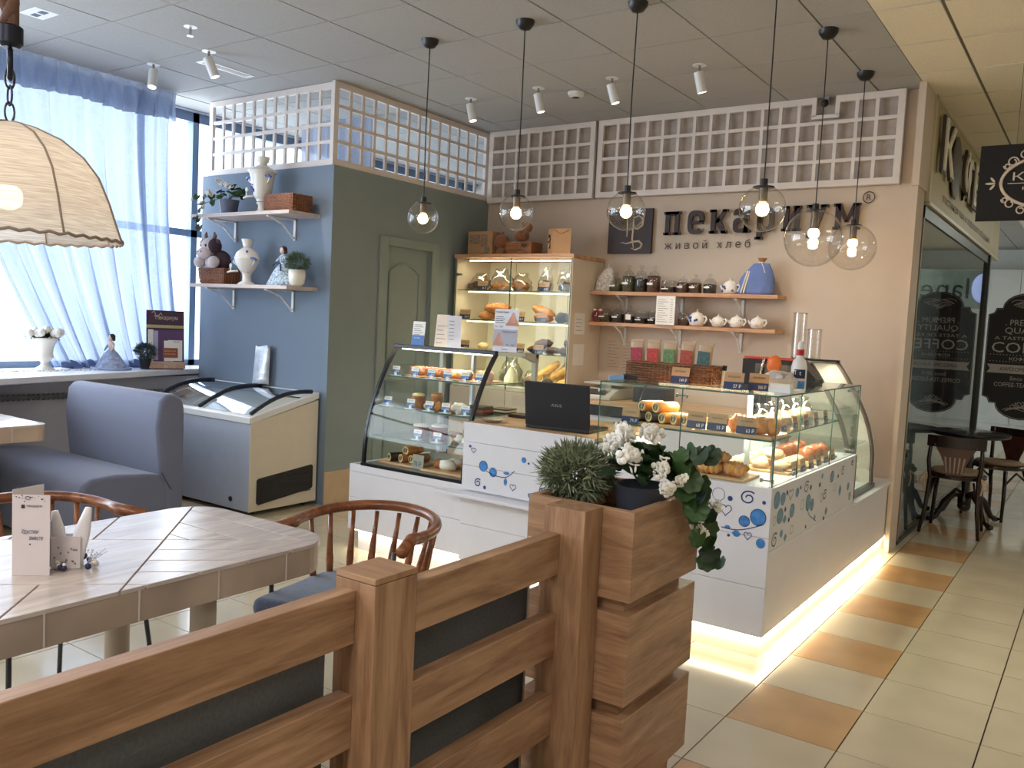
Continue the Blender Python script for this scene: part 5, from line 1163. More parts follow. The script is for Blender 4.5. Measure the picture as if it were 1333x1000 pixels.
ptag((-4.595, 5.87, ZC3), 'kraft price card at the left end of the third cabinet shelf', 'price cards in the bread cabinet', .11, .075, txt='31 Р'); ptag((-4.02, 5.87, ZC3), 'kraft price card before the pale rolls, third cabinet shelf', 'price cards in the bread cabinet', .115, .075, txt='44 Р'); ptag((-3.82, 5.86, ZC3), 'kraft price card before the dark loaves, third cabinet shelf', 'price cards in the bread cabinet', .10, .075, txt='66 Р')
bb2('pale twisted roll left of the door joint, third cabinet shelf', -4.13, ZC3, (.06, .05, .035), bread_l, wob=.5); bb2('dark rye loaf in the middle of the pile, third cabinet shelf', -3.85, ZC3+.045, (.08, .06, .04), bread_d); bb2('dark rye loaf left in the pile, third cabinet shelf', -3.93, ZC3, (.075, .06, .032), bread_d, sd=5); bb2('dark rye loaf right in the pile, third cabinet shelf', -3.77, ZC3, (.075, .06, .032), bread_d, sd=6)
bb2('rye loaf at the right end of the third cabinet shelf', -3.63, ZC3, (.075, .06, .035), bread_d, sd=7); bb2('rye loaf stacked at the right end of the third cabinet shelf', -3.60, ZC3+.055, (.05, .05, .04), bread_d, sd=8)
bb2('large round dark loaf in a clear bag on the cabinet floor', -4.17, ZC4, (.10, .08, .10), M('bag_brown', (150, 140, 110), .5, var=.2), wob=.3, extra=wrap(0, .24))
bb2('white bread in clear wrap at the left of the cabinet floor', -4.50, ZC4, (.12, .08, .055), bread_l, extra=wrap(0, .12)); bb2('wrapped bread left of the laptop corner on the cabinet floor', -3.97, ZC4, (.055, .06, .06), M('wrapped_bread', (200, 160, 120), .5, var=.15), extra=wrap(0, .14))
bb2('dark tin loaf in a clear bag in front of the baguettes', -3.745, ZC4, (.055, .05, .05), M('tin_loaf', (110, 96, 80), .6), y=5.9, extra=wrap(0, .13))
for k, (a, e, r_) in enumerate((((-3.93, 5.98, .955), (-3.72, 6.05, 1.13), .035), ((-3.84, 6.02, .95), (-3.62, 6.06, 1.10), .032), ((-3.70, 6.0, .945), (-3.56, 6.0, .97), .035), ((-3.76, 6.10, .96), (-3.66, 6.12, 1.15), .03))):
    T = thing('baguette', ['longest baguette leaning up to the right', 'baguette behind the longest one', 'short baguette lying at the right end', 'steep baguette at the back'][k]+' on the cabinet floor', 'baguette', a, group='baguettes on the cabinet floor')
    A, E_ = Vector(a), Vector(e); obj('crust', B().tube([A+(E_-A)*t for t in (0, .08, .3, .5, .7, .92, 1)], [r_*q for q in (.4, .85, 1, 1.03, 1, .85, .4)], 12), M('baguette_crust', (222, 176, 104), .5, var=.2, scale=25, bump=.3), T, smooth='all')
# laptop and plate on the cash desk
T = thing('laptop', 'open black laptop seen from behind on the cash desk', 'laptop', (-2.32, 3.86, .885))
Rl = Matrix.Translation((-2.333, 3.80, .887)) @ Matrix.Rotation(math.radians(5), 4, 'Z')
obj('keyboard_base', B().box(-.185, .185, 0.0, .25, 0, .018, Rl), black_pl, T, bevel=.003)
Rs = Rl @ Matrix.Translation((0, .01, .016)) @ Matrix.Rotation(math.radians(8), 4, 'X')
ld = obj('lid', B().box(-.19, .19, -.008, 0, 0, .238, Rs), M('laptop_black', (10, 11, 19), .45, var=.05), T, bevel=.004)
b = B(); put_text(b, 'ASUS', Rs @ Vector((-.033, -.0085, .112)), Rs.to_3x3() @ Vector((1, 0, 0)), Rs.to_3x3() @ Vector((.15, 0, 1)), .062, .015, .0003); obj('brand_letters', b, M('logo_silver', (150, 150, 156), .4), ld)
obj('screen', B().box(-.175, .175, .0002, .0012, .02, .225, Rs), black_pl, ld)
T = thing('glass_dish', 'small round glass coin dish at the left corner of the cash desk', 'dish', (-2.765, 3.82, .885)); obj('dish', B().lathe((-2.765, 3.82, .886), [(.04, 0), (.05, .006), (.075, .016), (.07, .016), (.045, .010)], 24), M('dish_silver', (190, 186, 182), .15, .3), T, smooth=True)
T = thing('chocolate_cake_slab', 'flat chocolate cake slabs on the desk behind the dish', 'cake', (-2.78, 4.15, .885)); obj('slab', B().box(-2.86+.003, -2.74, 4.10, 4.22, .886, .905), choc, T, bevel=.003); obj('slab', B().box(-2.73, -2.62, 4.12, 4.22, .886, .907), choc, T, bevel=.003)
T = thing('cable', 'black power cable hanging behind the glass case next to the laptop', 'cable', (-2.0, 4.2, .9)); obj('cord', B().tube([(-2.10, 4.0, .892), (-2.07, 4.05, .93), (-2.05, 4.14, .98), (-2.03, 4.16, 1.1), (-2.0, 4.18, 1.17), (-1.99, 4.17, 1.19)], .004, 6), black_pl, T, smooth='all')
# ================================================================== BLUE WALL SHELVES
YW = YL
for z, x0, lab in ((2.165, -6.02, 'upper pale wall shelf on the blue wall with the large samovar'), (1.625, -6.02, 'lower pale wall shelf on the blue wall with the plush cow')):
    s_ = thing('wall_shelf', lab, 'shelf', (-5.44, 4.28, z))
    obj('board', B().box(x0, -4.865, 4.13, YW-.002, z-.026, z), wood('shelf_pale', (186, 168, 160), (214, 200, 192), 'x'), s_, bevel=.0015)
    for x in (-5.845, -5.135): obj('bracket', bracket(x, 4.14, YW-.002, z-.027, vert=.16), white_met, s_)
grey_pot = M('grey_pot', (92, 98, 118), .5, var=.05)
def geranium(T, c, R_, n, drop=None, nf=5, seed=1, ls=.04, fl=.03, hang=0, part_leaves=True):
    random.seed(seed); x, y, z = c
    # one shared scalloped leaf
    b = B(); k_ = 28; ctr = b.bm.verts.new((0, 0, -.12)); ring = []
    for i in range(k_):
        a = 2*PI*i/k_+PI/2; rr = .93+.07*math.cos(a*7)
        if i == 0: rr = .3
        if i in (1, 27): rr = .8
        ring.append(b.bm.verts.new((rr*math.cos(a), rr*math.sin(a), .10*math.cos(a*2)+.06*math.cos(a*7)+.1)))
    for i in range(k_): b.f((ctr, ring[i], ring[(i+1) % k_]))
    me = bpy.data.meshes.new('leaf'); b.bm.to_mesh(me); b.bm.free(); me.materials.append(leafm)
    for p in me.polygons: p.use_smooth = True
    me2 = me.copy(); me2.materials[0] = leafd
    st = B(); off = base_loc[T.name]
    def leaf(p, s, rot):
        o = bpy.data.objects.new('leaf', me if random.random() < .5 else me2); C.objects.link(o); o.parent = T; o.location = Vector(p)-off; o.rotation_euler = rot; o.scale = (s, s, s)
    for i in range(n):
        a = random.uniform(0, 2*PI); e = random.uniform(.1, 1.3); d = Vector((math.cos(a)*math.cos(e)*R_[0], math.sin(a)*math.cos(e)*R_[1], math.sin(e)*R_[2]))
        p = Vector(c)+d*random.uniform(.7, 1.05); leaf(p, ls*random.uniform(.7, 1.15), (random.uniform(-.7, .9), random.uniform(-.7, .7), random.uniform(0, 6.28)))
        if i % 3 == 0: st.tube([Vector(c)+Vector((0, 0, -.03)), Vector(c)+d*.5+Vector((0, 0, .01)), p], .0022, 5)
    for path, m_ in (drop or []):
        pts = [Vector(q) for q in path]; st.tube(pts, .0028, 5)
        for i in range(m_):
            t = i/(m_-1)*(len(pts)-1); j = min(int(t), len(pts)-2); p = pts[j].lerp(pts[j+1], t-j)
            leaf(p+Vector((random.uniform(-.02, .02), random.uniform(-.02, .02), random.uniform(-.015, .015))), ls*random.uniform(.7, 1.1), (random.uniform(.7, 1.7), random.uniform(-.5, .5), random.uniform(-.6, .8)))
    obj('stems', st, leafm, T)
    def blossom(p, s):
        b = B()
        for q in range(9):
            v = Vector((random.gauss(0, .4), random.gauss(0, .4), random.gauss(0, .35)))*s
            for w in range(5):
                a = w*2*PI/5+q; b.ball((p[0]+v.x+s*.34*math.cos(a), p[1]+v.y+s*.2*math.sin(a*2+q), p[2]+v.z+s*.34*math.sin(a)), (s*.36, s*.10, s*.34), 8, 5, rot=(q*.7, w*.4, q))
        obj('blossom', b, petal, T, smooth='all')
    return blossom
T = thing('potted_geranium', 'white-flowering trailing plant in a grey pot on the upper blue-wall shelf', 'plant', (-5.69, 4.24, 2.166))
obj('pot', B().lathe((-5.69, 4.24, 2.166), [(.06, 0), (.075, .10), (.08, .112), (.074, .112), (.068, .1)], 20), grey_pot, T, smooth=True)
bl = geranium(T, (-5.70, 4.24, 2.30), (.17, .11, .10), 26, drop=[([(-5.75, 4.2, 2.29), (-5.88, 4.16, 2.30), (-6.0, 4.14, 2.30)], 5), ([(-5.74, 4.2, 2.29), (-5.86, 4.12, 2.24), (-5.92, 4.11, 2.14), (-5.90, 4.1, 2.07)], 7)], seed=4, ls=.034)
for p in ((-5.72, 4.17, 2.41), (-5.84, 4.16, 2.32), (-5.62, 4.18, 2.38), (-5.88, 4.12, 2.23)): bl(p, .026)
def samovar(c, H, lab, tall=True):
    T = thing('samovar', lab, 'samovar', c); x, y, z = c
    if tall:
        foot = [(.055, 0), (.052, .02), (.03, .06), (.027, .12), (.030, .155), (.040, .165), (.043, .24), (.048, .26)]
        body = [(.05, .26), (.066, .32), (.080, .48), (.090, .66), (.093, .70), (.106, .72), (.108, .745), (.092, .775), (.06, .82), (.034, .86)]
        crown = [(.030, .86), (.032, .885), (.046, .925), (.049, .99), (.050, 1.0), (.044, 1.0), (.03, .92)]
    else:
        foot = [(.070, 0), (.066, .03), (.036, .08), (.033, .16), (.038, .24), (.045, .27)]
        body = [(.045, .27), (.066, .36), (.090, .48), (.098, .56), (.100, .575), (.096, .60), (.080, .70), (.050, .78), (.030, .82)]
        crown = [(.028, .82), (.034, .86), (.038, .92), (.046, .98), (.047, 1.0), (.040, 1.0), (.028, .9)]
    s = H
    obj('foot', B().lathe((x, y, z+.001), [(r, h*s) for r, h in foot], 24), white_cer, T, smooth='all')
    obj('body', B().lathe((x, y, z), [(r, h*s) for r, h in body], 28), white_cer, T, smooth='all')
    obj('burner_crown', B().lathe((x, y, z), [(r, h*s) for r, h in crown], 20), white_cer, T, smooth='all')
    rb = .088 if tall else .098; hz = (.60 if tall else .52)*s
    for s_ in (-1, 1):
        obj('handle_bracket', B().tube([(x+s_*rb*.95, y-.02, z+hz-.03), (x+s_*(rb+.025), y-.03, z+hz-.01), (x+s_*(rb+.03), y-.03, z+hz+.015)], .007, 6), white_cer, T, smooth='all')
        obj('handle_grip', B().tube([(x+s_*(rb-.01), y-.035, z+hz+.022), (x+s_*(rb+.03), y-.035, z+hz+.018), (x+s_*(rb+.055), y-.035, z+hz+.008)], [.008, .011, .007], 8), porc_blue, T, smooth='all')
    tx = x-(.062 if tall else .075)
    obj('tap', B().tube([(tx+.03, y-.05, z+.30*s), (tx-.03, y-.07, z+.29*s), (tx-.055, y-.08, z+.26*s)], [.009, .009, .007], 8).cyl((tx-.03, y-.07, z+.29*s), (tx-.03, y-.07, z+.40*s), .006).ball((tx-.03, y-.07, z+.41*s), (.018, .005, .018), 8, 6), white_cer, T, smooth='all')
    b = B(); random.seed(7)
    if tall:
        for k in range(22):
            a = -1.9+random.uniform(-.35, .35); h = random.uniform(.34, .54)*s; r = .066+.024*(h/s-.32)/.34+.001
            b.ball((x+r*math.cos(a), y+r*math.sin(a), z+h), random.uniform(.004, .009), 6, 4)
        for k in range(7): a = -2.6+k*.35; b.ball((x+.043*math.cos(a), y+.043*math.sin(a), z+.20*s), .004, 6, 4)
        b.ball((x+.02, y-.045, z+.76*s), .010, 6, 4)
    else: b.ball((x+.06, y-.05, z+.72*s), .010, 6, 4)
    obj('blue_painting', b, porc_blue, T, smooth=True, kind='stuff')
    return T
samovar((-5.325, 4.26, 2.166), .42, 'tall cone-shaped white samovar with blue flowers on the upper shelf', True)
samovar((-5.48, 4.26, 1.626), .35, 'round-bellied plain white samovar on the lower shelf', False)
T = thing('wicker_basket', 'rectangular brown wicker basket right of the tall samovar', 'basket', (-5.02, 4.28, 2.166)); wicker_box(T, -5.20, -4.90, 4.19, 4.37, 2.168, 2.29, lid=True)
T = thing('wicker_basket', 'brown wicker basket under the plush cow on the lower shelf', 'basket', (-5.81, 4.26, 1.626)); wicker_box(T, -5.97, -5.66, 4.18, 4.34, 1.628, 1.75, taper=.012)
T = thing('plush_cow', 'brown and white plush cow peeking out of the wicker basket', 'soft toy', (-5.83, 4.24, 1.75))
pw = M('plush_white', (206, 196, 196), .95, var=.06, bump=.4, bscale=140, sheen=.4); pbn = M('plush_dark', (74, 56, 66), .95, var=.1, bump=.4, bscale=140); ph_ = M('horn_brown', (128, 108, 100), .8)
cx_, cy_, cz_ = -5.845, 4.19, 1.90
obj('body', B().ball((-5.80, 4.25, 1.81), (.11, .07, .085), 16, 12), pbn, T, smooth='all')
obj('chest', B().ball((-5.84, 4.19, 1.80), (.055, .03, .05), 12, 8), pw, T, smooth='all')
hd = obj('head', B().ball((cx_, cy_, cz_+.015), (.078, .07, .072), 18, 12), pw, T, smooth='all')
obj('dark_patch', B().ball((cx_+.052, cy_+.005, cz_+.02), (.040, .06, .058), 14, 10), pbn, hd, smooth='all')
obj('muzzle', B().ball((cx_-.005, cy_-.05, cz_-.038), (.07, .05, .045), 16, 10), M('plush_pink', (206, 190, 190), .95, bump=.4), hd, smooth='all')
for s_ in (-1, 1):
    obj('horn', B().tube([(cx_+s_*.045, cy_, cz_+.075), (cx_+s_*.058, cy_, cz_+.10), (cx_+s_*.05, cy_, cz_+.13)], [.017, .015, .005], 8), ph_, hd, smooth='all')
    obj('ear', B().ball((cx_+s_*.095, cy_, cz_+.055), (.035, .012, .018), 10, 6, rot=(0, s_*.35, 0)), pbn, hd, smooth='all')
    obj('eye', B().ball((cx_+s_*.03, cy_-.064, cz_+.02), (.010, .006, .012), 8, 6), black_pl, hd, smooth='all')
    obj('paw', B().ball((cx_+.0+s_*.085, cy_-.03, 1.795), (.048, .045, .048), 14, 10), pw, T, smooth='all')
    obj('nostril', B().ball((cx_+s_*.02, cy_-.098, cz_-.03), .005, 6, 4), pbn, hd)
T = thing('porcelain_doll', 'doll in a blue and white patterned gown on the lower shelf', 'doll', (-5.09, 4.27, 1.626)); x, y, z = -5.08, 4.27, 1.626
gown = M('gown_print', (170, 190, 220), .8, var=.65, scale=70); skin = M('porcelain_skin', (226, 196, 180), .4); hair = M('doll_hair', (40, 30, 34), .6)
def doll(T, x, y, z, s, gm, top, wide=.14, sash=None):
    rows = []
    for k in range(9):
        t = k/8; r = (wide*(1-t)**.75+.02*t)*s; rows.append([(x+r*math.cos(2*PI*j/24)*(1+.05*math.sin(j*2.1*PI/2)), y+r*.7*math.sin(2*PI*j/24), z+.001+.17*s*t) for j in range(24)])
    obj('gown', B().grid(rows, True, True, True), gm, T, smooth='all')
    obj('bodice', B().lathe((x, y, z+.165*s), [(.022*s, 0), (.03*s, .03*s), (.034*s, .05*s), (.02*s, .065*s), (.009*s, .07*s), (.009*s, .085*s)], 14, sy=.7), top, T, smooth='all')
    h = obj('head', B().ball((x, y-.004, z+.265*s), (.021*s, .021*s, .026*s), 14, 10), skin, T, smooth='all')
    obj('hair', B().ball((x+.002, y+.006*s, z+.273*s), (.027*s, .025*s, .027*s), 14, 10).ball((x+.018*s, y+.01*s, z+.255*s), (.015*s, .014*s, .018*s), 10, 8), hair, h, smooth='all')
    for s_ in (-1, 1): obj('arm', B().tube([(x+s_*.03*s, y, z+.215*s), (x+s_*.052*s, y-.012, z+.185*s), (x+s_*.05*s, y-.03, z+.155*s)], [.011*s, .009*s, .006*s], 8), top if s_ > 0 else gm, T, smooth='all')
    if sash: obj('sash', B().tube([(x-.05*s, y-.05*s, z+.15*s), (x-.01, y-.05*s, z+.175*s), (x+.03*s, y-.045*s, z+.16*s), (x+.055*s, y-.065*s, z+.11*s)], .006*s, 6), sash, T, smooth='all')
doll(T, x, y, z, .99, gown, gown, sash=M('sash_navy', (36, 44, 90), .6))
def grassball(T, c, r, n, L, mt, seed=1, w=.0028, name='foliage'):
    random.seed(seed); b = B()
    for i in range(n):
        d = Vector((random.gauss(0, 1), random.gauss(0, 1), random.gauss(.15, 1))).normalized(); p = Vector(c)+Vector((d.x*r[0], d.y*r[1], d.z*r[2]))*random.uniform(.45, .95)
        for q in range(2):
            e = (d+Vector((random.gauss(0, .6), random.gauss(0, .6), random.gauss(.1, .5)))).normalized(); l = L*random.uniform(.6, 1.2); s = e.orthogonal().normalized()*w
            b.f([b.bm.verts.new(p-s), b.bm.verts.new(p+s), b.bm.verts.new(p+e*l*.6+s*1.1), b.bm.verts.new(p+e*l)])
    return obj(name, b, mt, T, kind='stuff')
herb = M('herb_green', (74, 96, 74), .6, var=.5, scale=40)
T = thing('potted_plant', 'round grassy plant in a white ceramic cup, right end of the lower shelf', 'plant', (-4.885, 4.24, 1.626)); obj('pot', B().lathe((-4.885, 4.24, 1.627), [(.035, 0), (.055, .02), (.062, .07), (.062, .118), (.056, .118), (.055, .07)], 20), white_cer, T, smooth='all')
grassball(T, (-4.885, 4.24, 1.80), (.095, .085, .065), 700, .035, herb, 2, .0016)
obj('soil', B().cyl((-4.885, 4.24, 1.73), (-4.885, 4.24, 1.735), .055), M('soil', (50, 40, 34), .9), T)

# ================================================================== FREEZER
T = thing('chest_freezer', 'low chest freezer with sliding curved glass lids below the blue wall', 'freezer', (-5.42, 4.1, 0))
fx0, fx1, fy0, fy1 = -6.06, -4.80, 3.80, 4.41
fr_front = M('freezer_front', (176, 184, 200), .35, .0, var=.03); fr_side = M('freezer_side', (216, 206, 186), .4, var=.02)
obj('body', B().prism([(fy0+.006, .03), (fy0+.006, .655), (fy1-.005, .79), (fy1-.005, .03)], 0, fx0+.01, fx1-.01), fr_side, T, bevel=.003)
obj('front_panel', B().box(fx0+.01, fx1-.008, fy0-.001, fy0+.008, .035, .655), fr_front, T)
obj('end_panel', B().prism([(fy0, .032), (fy0, .655), (fy1, .79), (fy1, .032)], 0, fx1-.012, fx1), fr_side, T, bevel=.002)
def sl(y): return .70+(y-fy0)/(fy1-fy0)*.148
rim = B()
for (x0, x1, y0, y1) in ((fx0, fx1, fy0-.012, fy0+.035), (fx0, fx1, fy1-.03, fy1+.003), (fx0, fx0+.035, fy0, fy1), (fx1-.035, fx1+.006, fy0, fy1)):
    rim.prism([(y0, sl(y0)-.045), (y0, sl(y0)), (y1, sl(y1)), (y1, sl(y1)-.045)], 0, x0, x1)
obj('rim', rim, white_met, T, bevel=.004)
def larc(t, h=.05): y = fy0+.03+(fy1-.03-fy0-.03)*t; return (y, sl(y)+h*math.sin(PI*min(1, max(0, t)))+.004)
lid_gl = glass('lid_glass', (.72, .80, .86), 2.2, 1.5, .02, .06)
for a, e in ((fx0+.03, -5.43), (-5.42, fx1-.03)):
    rows = [[(a, *larc(k/10)), (e, *larc(k/10))] for k in range(11)]; obj('glass_lid', B().grid(rows), lid_gl, T, smooth='all')
for x in (fx0+.04, -5.43, fx1-.045):
    obj('lid_arc', B().tube([(x, larc(k/10)[0], larc(k/10)[1]+.006) for k in range(11)], .016, 8), M('arc_navy', (26, 32, 48), .35), T, smooth='all')
obj('inner_well', B().box(fx0+.04, fx1-.04, fy0+.04, fy1-.04, .5, .56), M('well', (190, 200, 214), .4), T)
gr = obj('vent_grille', B().prism([(y, z) for y, z in ((3.86, .09), (3.875, .075), (4.355, .13), (4.37, .145), (4.37, .30), (4.355, .312), (3.875, .262), (3.86, .25))], 0, fx1, fx1+.006), black_pl, T)
for k in range(10): obj('grille_slat', B().box(fx1+.006, fx1+.0095, 3.90, 4.35, .12+k*.015, .126+k*.015), M('slat_dark', (40, 38, 40), .5), gr)
obj('drain_plug', B().cyl((-5.0, fy0-.006, .10), (-5.0, fy0, .10), .018), black_pl, T)
for x in (fx0+.08, fx1-.07):
    for y in (fy0+.08, fy1-.07): obj('castor', B().cyl((x-.012, y, .016), (x+.012, y, .016), .016).box(x-.014, x+.014, y-.012, y+.012, .018, .034), black_pl, T)
foil = M('foil_white', (206, 212, 222), .3, .3, var=.15, bump=.5, bscale=30)
T = thing('foil_bag', 'upright silver-white foil bag at the back of the freezer lid', 'bag', (-5.44, 4.36, .86))
obj('bag_body', B().grid([[(-5.44+sx*(.10-.012*t)+.02*t, 4.385+sy*(.028*(1-t)+.003), .86+.30*t+.01*math.sin(sx*3)) for sx, sy in ((-1, 0), (-.6, -1), (.6, -1), (1, 0), (.6, 1), (-.6, 1))] for t in [k/8 for k in range(9)]], True, True, True), foil, T, smooth='all')

# ================================================================== WINDOW SILL
T = thing('flower_vase', 'white urn vase with round white roses on the window sill', 'vase', (-6.40, 3.20, .92)); x, y, z = -6.40, 3.20, .92
obj('urn', B().lathe((x, y, z+.001), [(.065, 0), (.068, .012), (.03, .035), (.025, .055), (.05, .085), (.062, .10), (.055, .12), (.06, .17), (.085, .225), (.10, .24), (.09, .24)], 24), white_cer, T, smooth='all')
random.seed(8)
for k in range(11):
    a = k*2.4; r = .02+.095*math.sqrt(k/11); p = (x+r*math.cos(a)*.8, y+r*math.sin(a)*1.35, z+.30-.25*r)
    b = B().ball(p, .032, 10, 8)
    for q in range(9): aa = q*2.1; b.ball((p[0]+.02*math.cos(aa), p[1]+.02*math.sin(aa), p[2]+.008*math.sin(q*2.3)), (.024, .024, .026), 8, 6)
    obj('rose', b, petal, T, smooth='all')
grassball(T, (x, y, z+.245), (.07, .11, .02), 120, .04, leafm, 3, .008, 'foliage')
random.seed(9); b = B()
for k in range(120): b.ball((random.gauss(-6.32, .03), random.uniform(2.6, 3.55), .925), random.uniform(.004, .008), 6, 4)
tag(obj('pebbles', b, M('stone_white', (216, 222, 232), .4), kind='stuff'), 'scattered white decorative stones along the window sill', 'stones')
T = thing('porcelain_doll', 'doll in a wide pale grey gown standing on the window sill', 'doll', (-6.38, 3.70, .92)); doll(T, -6.38, 3.70, .92, .93, M('gown_grey', (150, 162, 190), .8, var=.35, scale=30), skin, wide=.17)
obj('frill', B().tube([(-6.38+.15*math.cos(a), 3.70+.135*math.sin(a), .928) for a in [k*PI/16 for k in range(32)]], .012, 6, closed=True), M('frill_blue', (150, 168, 200), .8, var=.2, bump=.5), T, smooth='all')
T = thing('potted_plant', 'round dark green plant in a small black pot on the window sill', 'plant', (-6.36, 3.975, .92)); obj('pot', B().lathe((-6.36, 3.975, .921), [(.035, 0), (.05, .085), (.045, .085)], 18), M('pot_navy', (30, 32, 44), .5), T, smooth=True); grassball(T, (-6.36, 3.975, 1.06), (.085, .085, .065), 700, .03, M('dark_herb', (50, 66, 62), .6, var=.5, scale=40), 5, .0018)
T = thing('leaflet_display', 'maroon cardboard leaflet display with flyers on a wooden foot, window sill', 'leaflet stand', (-6.36, 4.17, .92))
R = Matrix.Translation((-6.38, 4.0, .93)) @ Matrix.Rotation(math.radians(66), 4, 'Z') @ Matrix.Rotation(math.radians(-7), 4, 'X')
mar = M('maroon_card', (74, 44, 66), .5, var=.05); W_ = .29
obj('backboard', B().box(0, W_, 0, .006, .05, .47, R), mar, T); obj('wooden_foot', B().box(.0, W_+.0, -.05, .03, -.008, .045, R), wood('foot_wood', (170, 138, 116), (200, 168, 142), 'x'), T)
obj('yellow_band', B().box(0, W_, -.002, 0, .325, .35, R), M('band_yellow', (190, 176, 120), .6), T)
obj('white_flyer', B().box(.01, .05, -.02, -.012, .05, .31, R), paper, T); obj('flyer', B().box(.05, W_-.01, -.024, -.014, .05, .31, R), M('flyer_purple', (92, 62, 104), .5, var=.15), T); obj('flyer', B().box(.052, .085, -.026, -.0245, .06, .30, R), M('flyer_lilac', (170, 170, 200), .5), T)
obj('flyer', B().box(.13, .20, -.029, -.026, .052, .22, R), paper, T); obj('flyer', B().box(.16, .27, -.032, -.029, .055, .225, R), paper, T); obj('orange_card', B().box(.12, .235, -.036, -.033, .08, .16, R), M('orange_card', (150, 80, 56), .6), T)
ux, uz = R.to_3x3() @ Vector((1, 0, 0)), R.to_3x3() @ Vector((0, 0, 1))
b = B(); put_text(b, 'Пекариум', R @ Vector((.07, -.001, .385)), ux, uz, .17, .045); b.tube([R @ Vector(p) for p in ((.04, -.002, .45), (.06, -.002, .46), (.07, -.002, .44), (.06, -.002, .42), (.09, -.002, .42), (.11, -.002, .45), (.12, -.002, .43))], .003, 5); put_text(b, 'СВЕЖИЙ ХЛЕБ', R @ Vector((.13, -.0365, .13)), ux, uz, .09, .012); put_text(b, 'каждый день', R @ Vector((.13, -.0365, .105)), ux, uz, .09, .012)
obj('lettering', b, M('letter_cream', (216, 200, 176), .6), T, kind='stuff')
b = B(); put_text(b, 'МЕНЮ', R @ Vector((.20, -.0325, .205)), ux, uz, .05, .012); obj('red_print', b, M('print_red', (180, 60, 60), .6), T)
# ================================================================== SOFA
sofa_m = M('sofa_fabric', (104, 110, 134), .85, var=.06, scale=200, bump=.15, bscale=300, sheen=.3)
T = thing('sofa', 'blue-grey upholstered bench sofa with a high rounded back', 'sofa', (-5.2, 2.9, 0))
def rounded(b0, w, seg=4, lvl=0):
    return b0
o = obj('backrest', B().prism([(3.19, .02), (3.19, .80), (3.175, .865), (3.12, .90), (3.06, .905), (3.02, .86), (3.0, .70), (3.03, .42), (3.06, .28), (3.06, .02)], 0, -5.74, -4.655), sofa_m, T, smooth=True, bevel=.03, seg=4)
o = obj('seat', B().prism([(2.53, .02), (2.52, .33), (2.545, .40), (2.60, .435), (2.75, .445), (2.95, .425), (3.03, .415), (3.09, .32), (3.09, .02)], 0, -6.05, -4.66), sofa_m, T, smooth=True, bevel=.022, seg=4)
obj('piping', B().tube([(-4.652, 3.03, .425), (-4.652, 3.06, .37), (-4.652, 3.095, .315)], .003, 5), M('piping_dark', (50, 50, 58), .8), T)
T = thing('sofa', 'second blue-grey bench sofa seat along the window at the left edge', 'sofa', (-6.0, 2.1, 0)); obj('seat', B().box(-6.2, -5.55, -.6, 2.50, .02, .43), sofa_m, T, smooth=True, bevel=.03, seg=4)

# ================================================================== TABLES
def clip(poly, a, b, c):
    out = []; n = len(poly)
    for i in range(n):
        p, q = poly[i], poly[(i+1) % n]; fp = a*p[0]+b*p[1]-c; fq = a*q[0]+b*q[1]-c
        if fp >= 0: out.append(p)
        if fp*fq < 0: t = fp/(fp-fq); out.append((p[0]+(q[0]-p[0])*t, p[1]+(q[1]-p[1])*t))
    return out
def planktop(T, outline, z, bx, by, ext):
    g = .0045; r2 = math.sqrt(2)
    def piece(cons):
        P = outline
        for a, b_, c_ in cons:
            n = math.hypot(a, b_); P = clip(P, a/n, b_/n, c_/n+g/2)
            if len(P) < 3: return
        ar = sum(P[i][0]*P[(i+1) % len(P)][1]-P[(i+1) % len(P)][0]*P[i][1] for i in range(len(P)))/2
        if abs(ar) < .0004: return
        obj('plank', B().prism(P, 2, z-.012, z), table_wood, T, bevel=.0012, seg=1)
    p0 = -.77+bx+by; q1 = -3.72+bx-by; q2 = -3.12+bx-by
    # pattern repeats along the table with period ext in p
    for k in range(-3, 2):
        ps = p0+k*1.9
        R0 = [(1, 1, ps), (-1, -1, -(ps+.75))]; L0 = [(-1, -1, -ps), (1, 1, ps-1.15)]
        if k >= 0: R0 = [(1, 1, ps)]
        qs = [q1+.1525*i for i in range(0, 16)]
        for a, e in zip(qs, qs[1:]): piece(R0+[(1, -1, a), (-1, 1, -e)])
        sh = ps-p0
        ys = [0, 1.524+by-sh/2*0, 1.628+by, 1.755+by, 9] if k == 0 else None
        if ys:
            for a, e in zip(ys, ys[1:]): piece(R0+[(-1, 1, -q1), (0, 1, a), (0, -1, -e)])
        else: piece(R0+[(-1, 1, -q1)])
        pc = [ps-1.15, ps-.91, ps-.74 if False else ps-.6, ps-.28, ps]
        for a, e in zip(pc, pc[1:]):
            piece([(1, 1, a), (-1, -1, -e), (-1, 1, -q1)])
            piece([(1, 1, a), (-1, -1, -e), (1, -1, q2)])
        piece(L0+[(1, -1, q1), (-1, 1, -q2)])
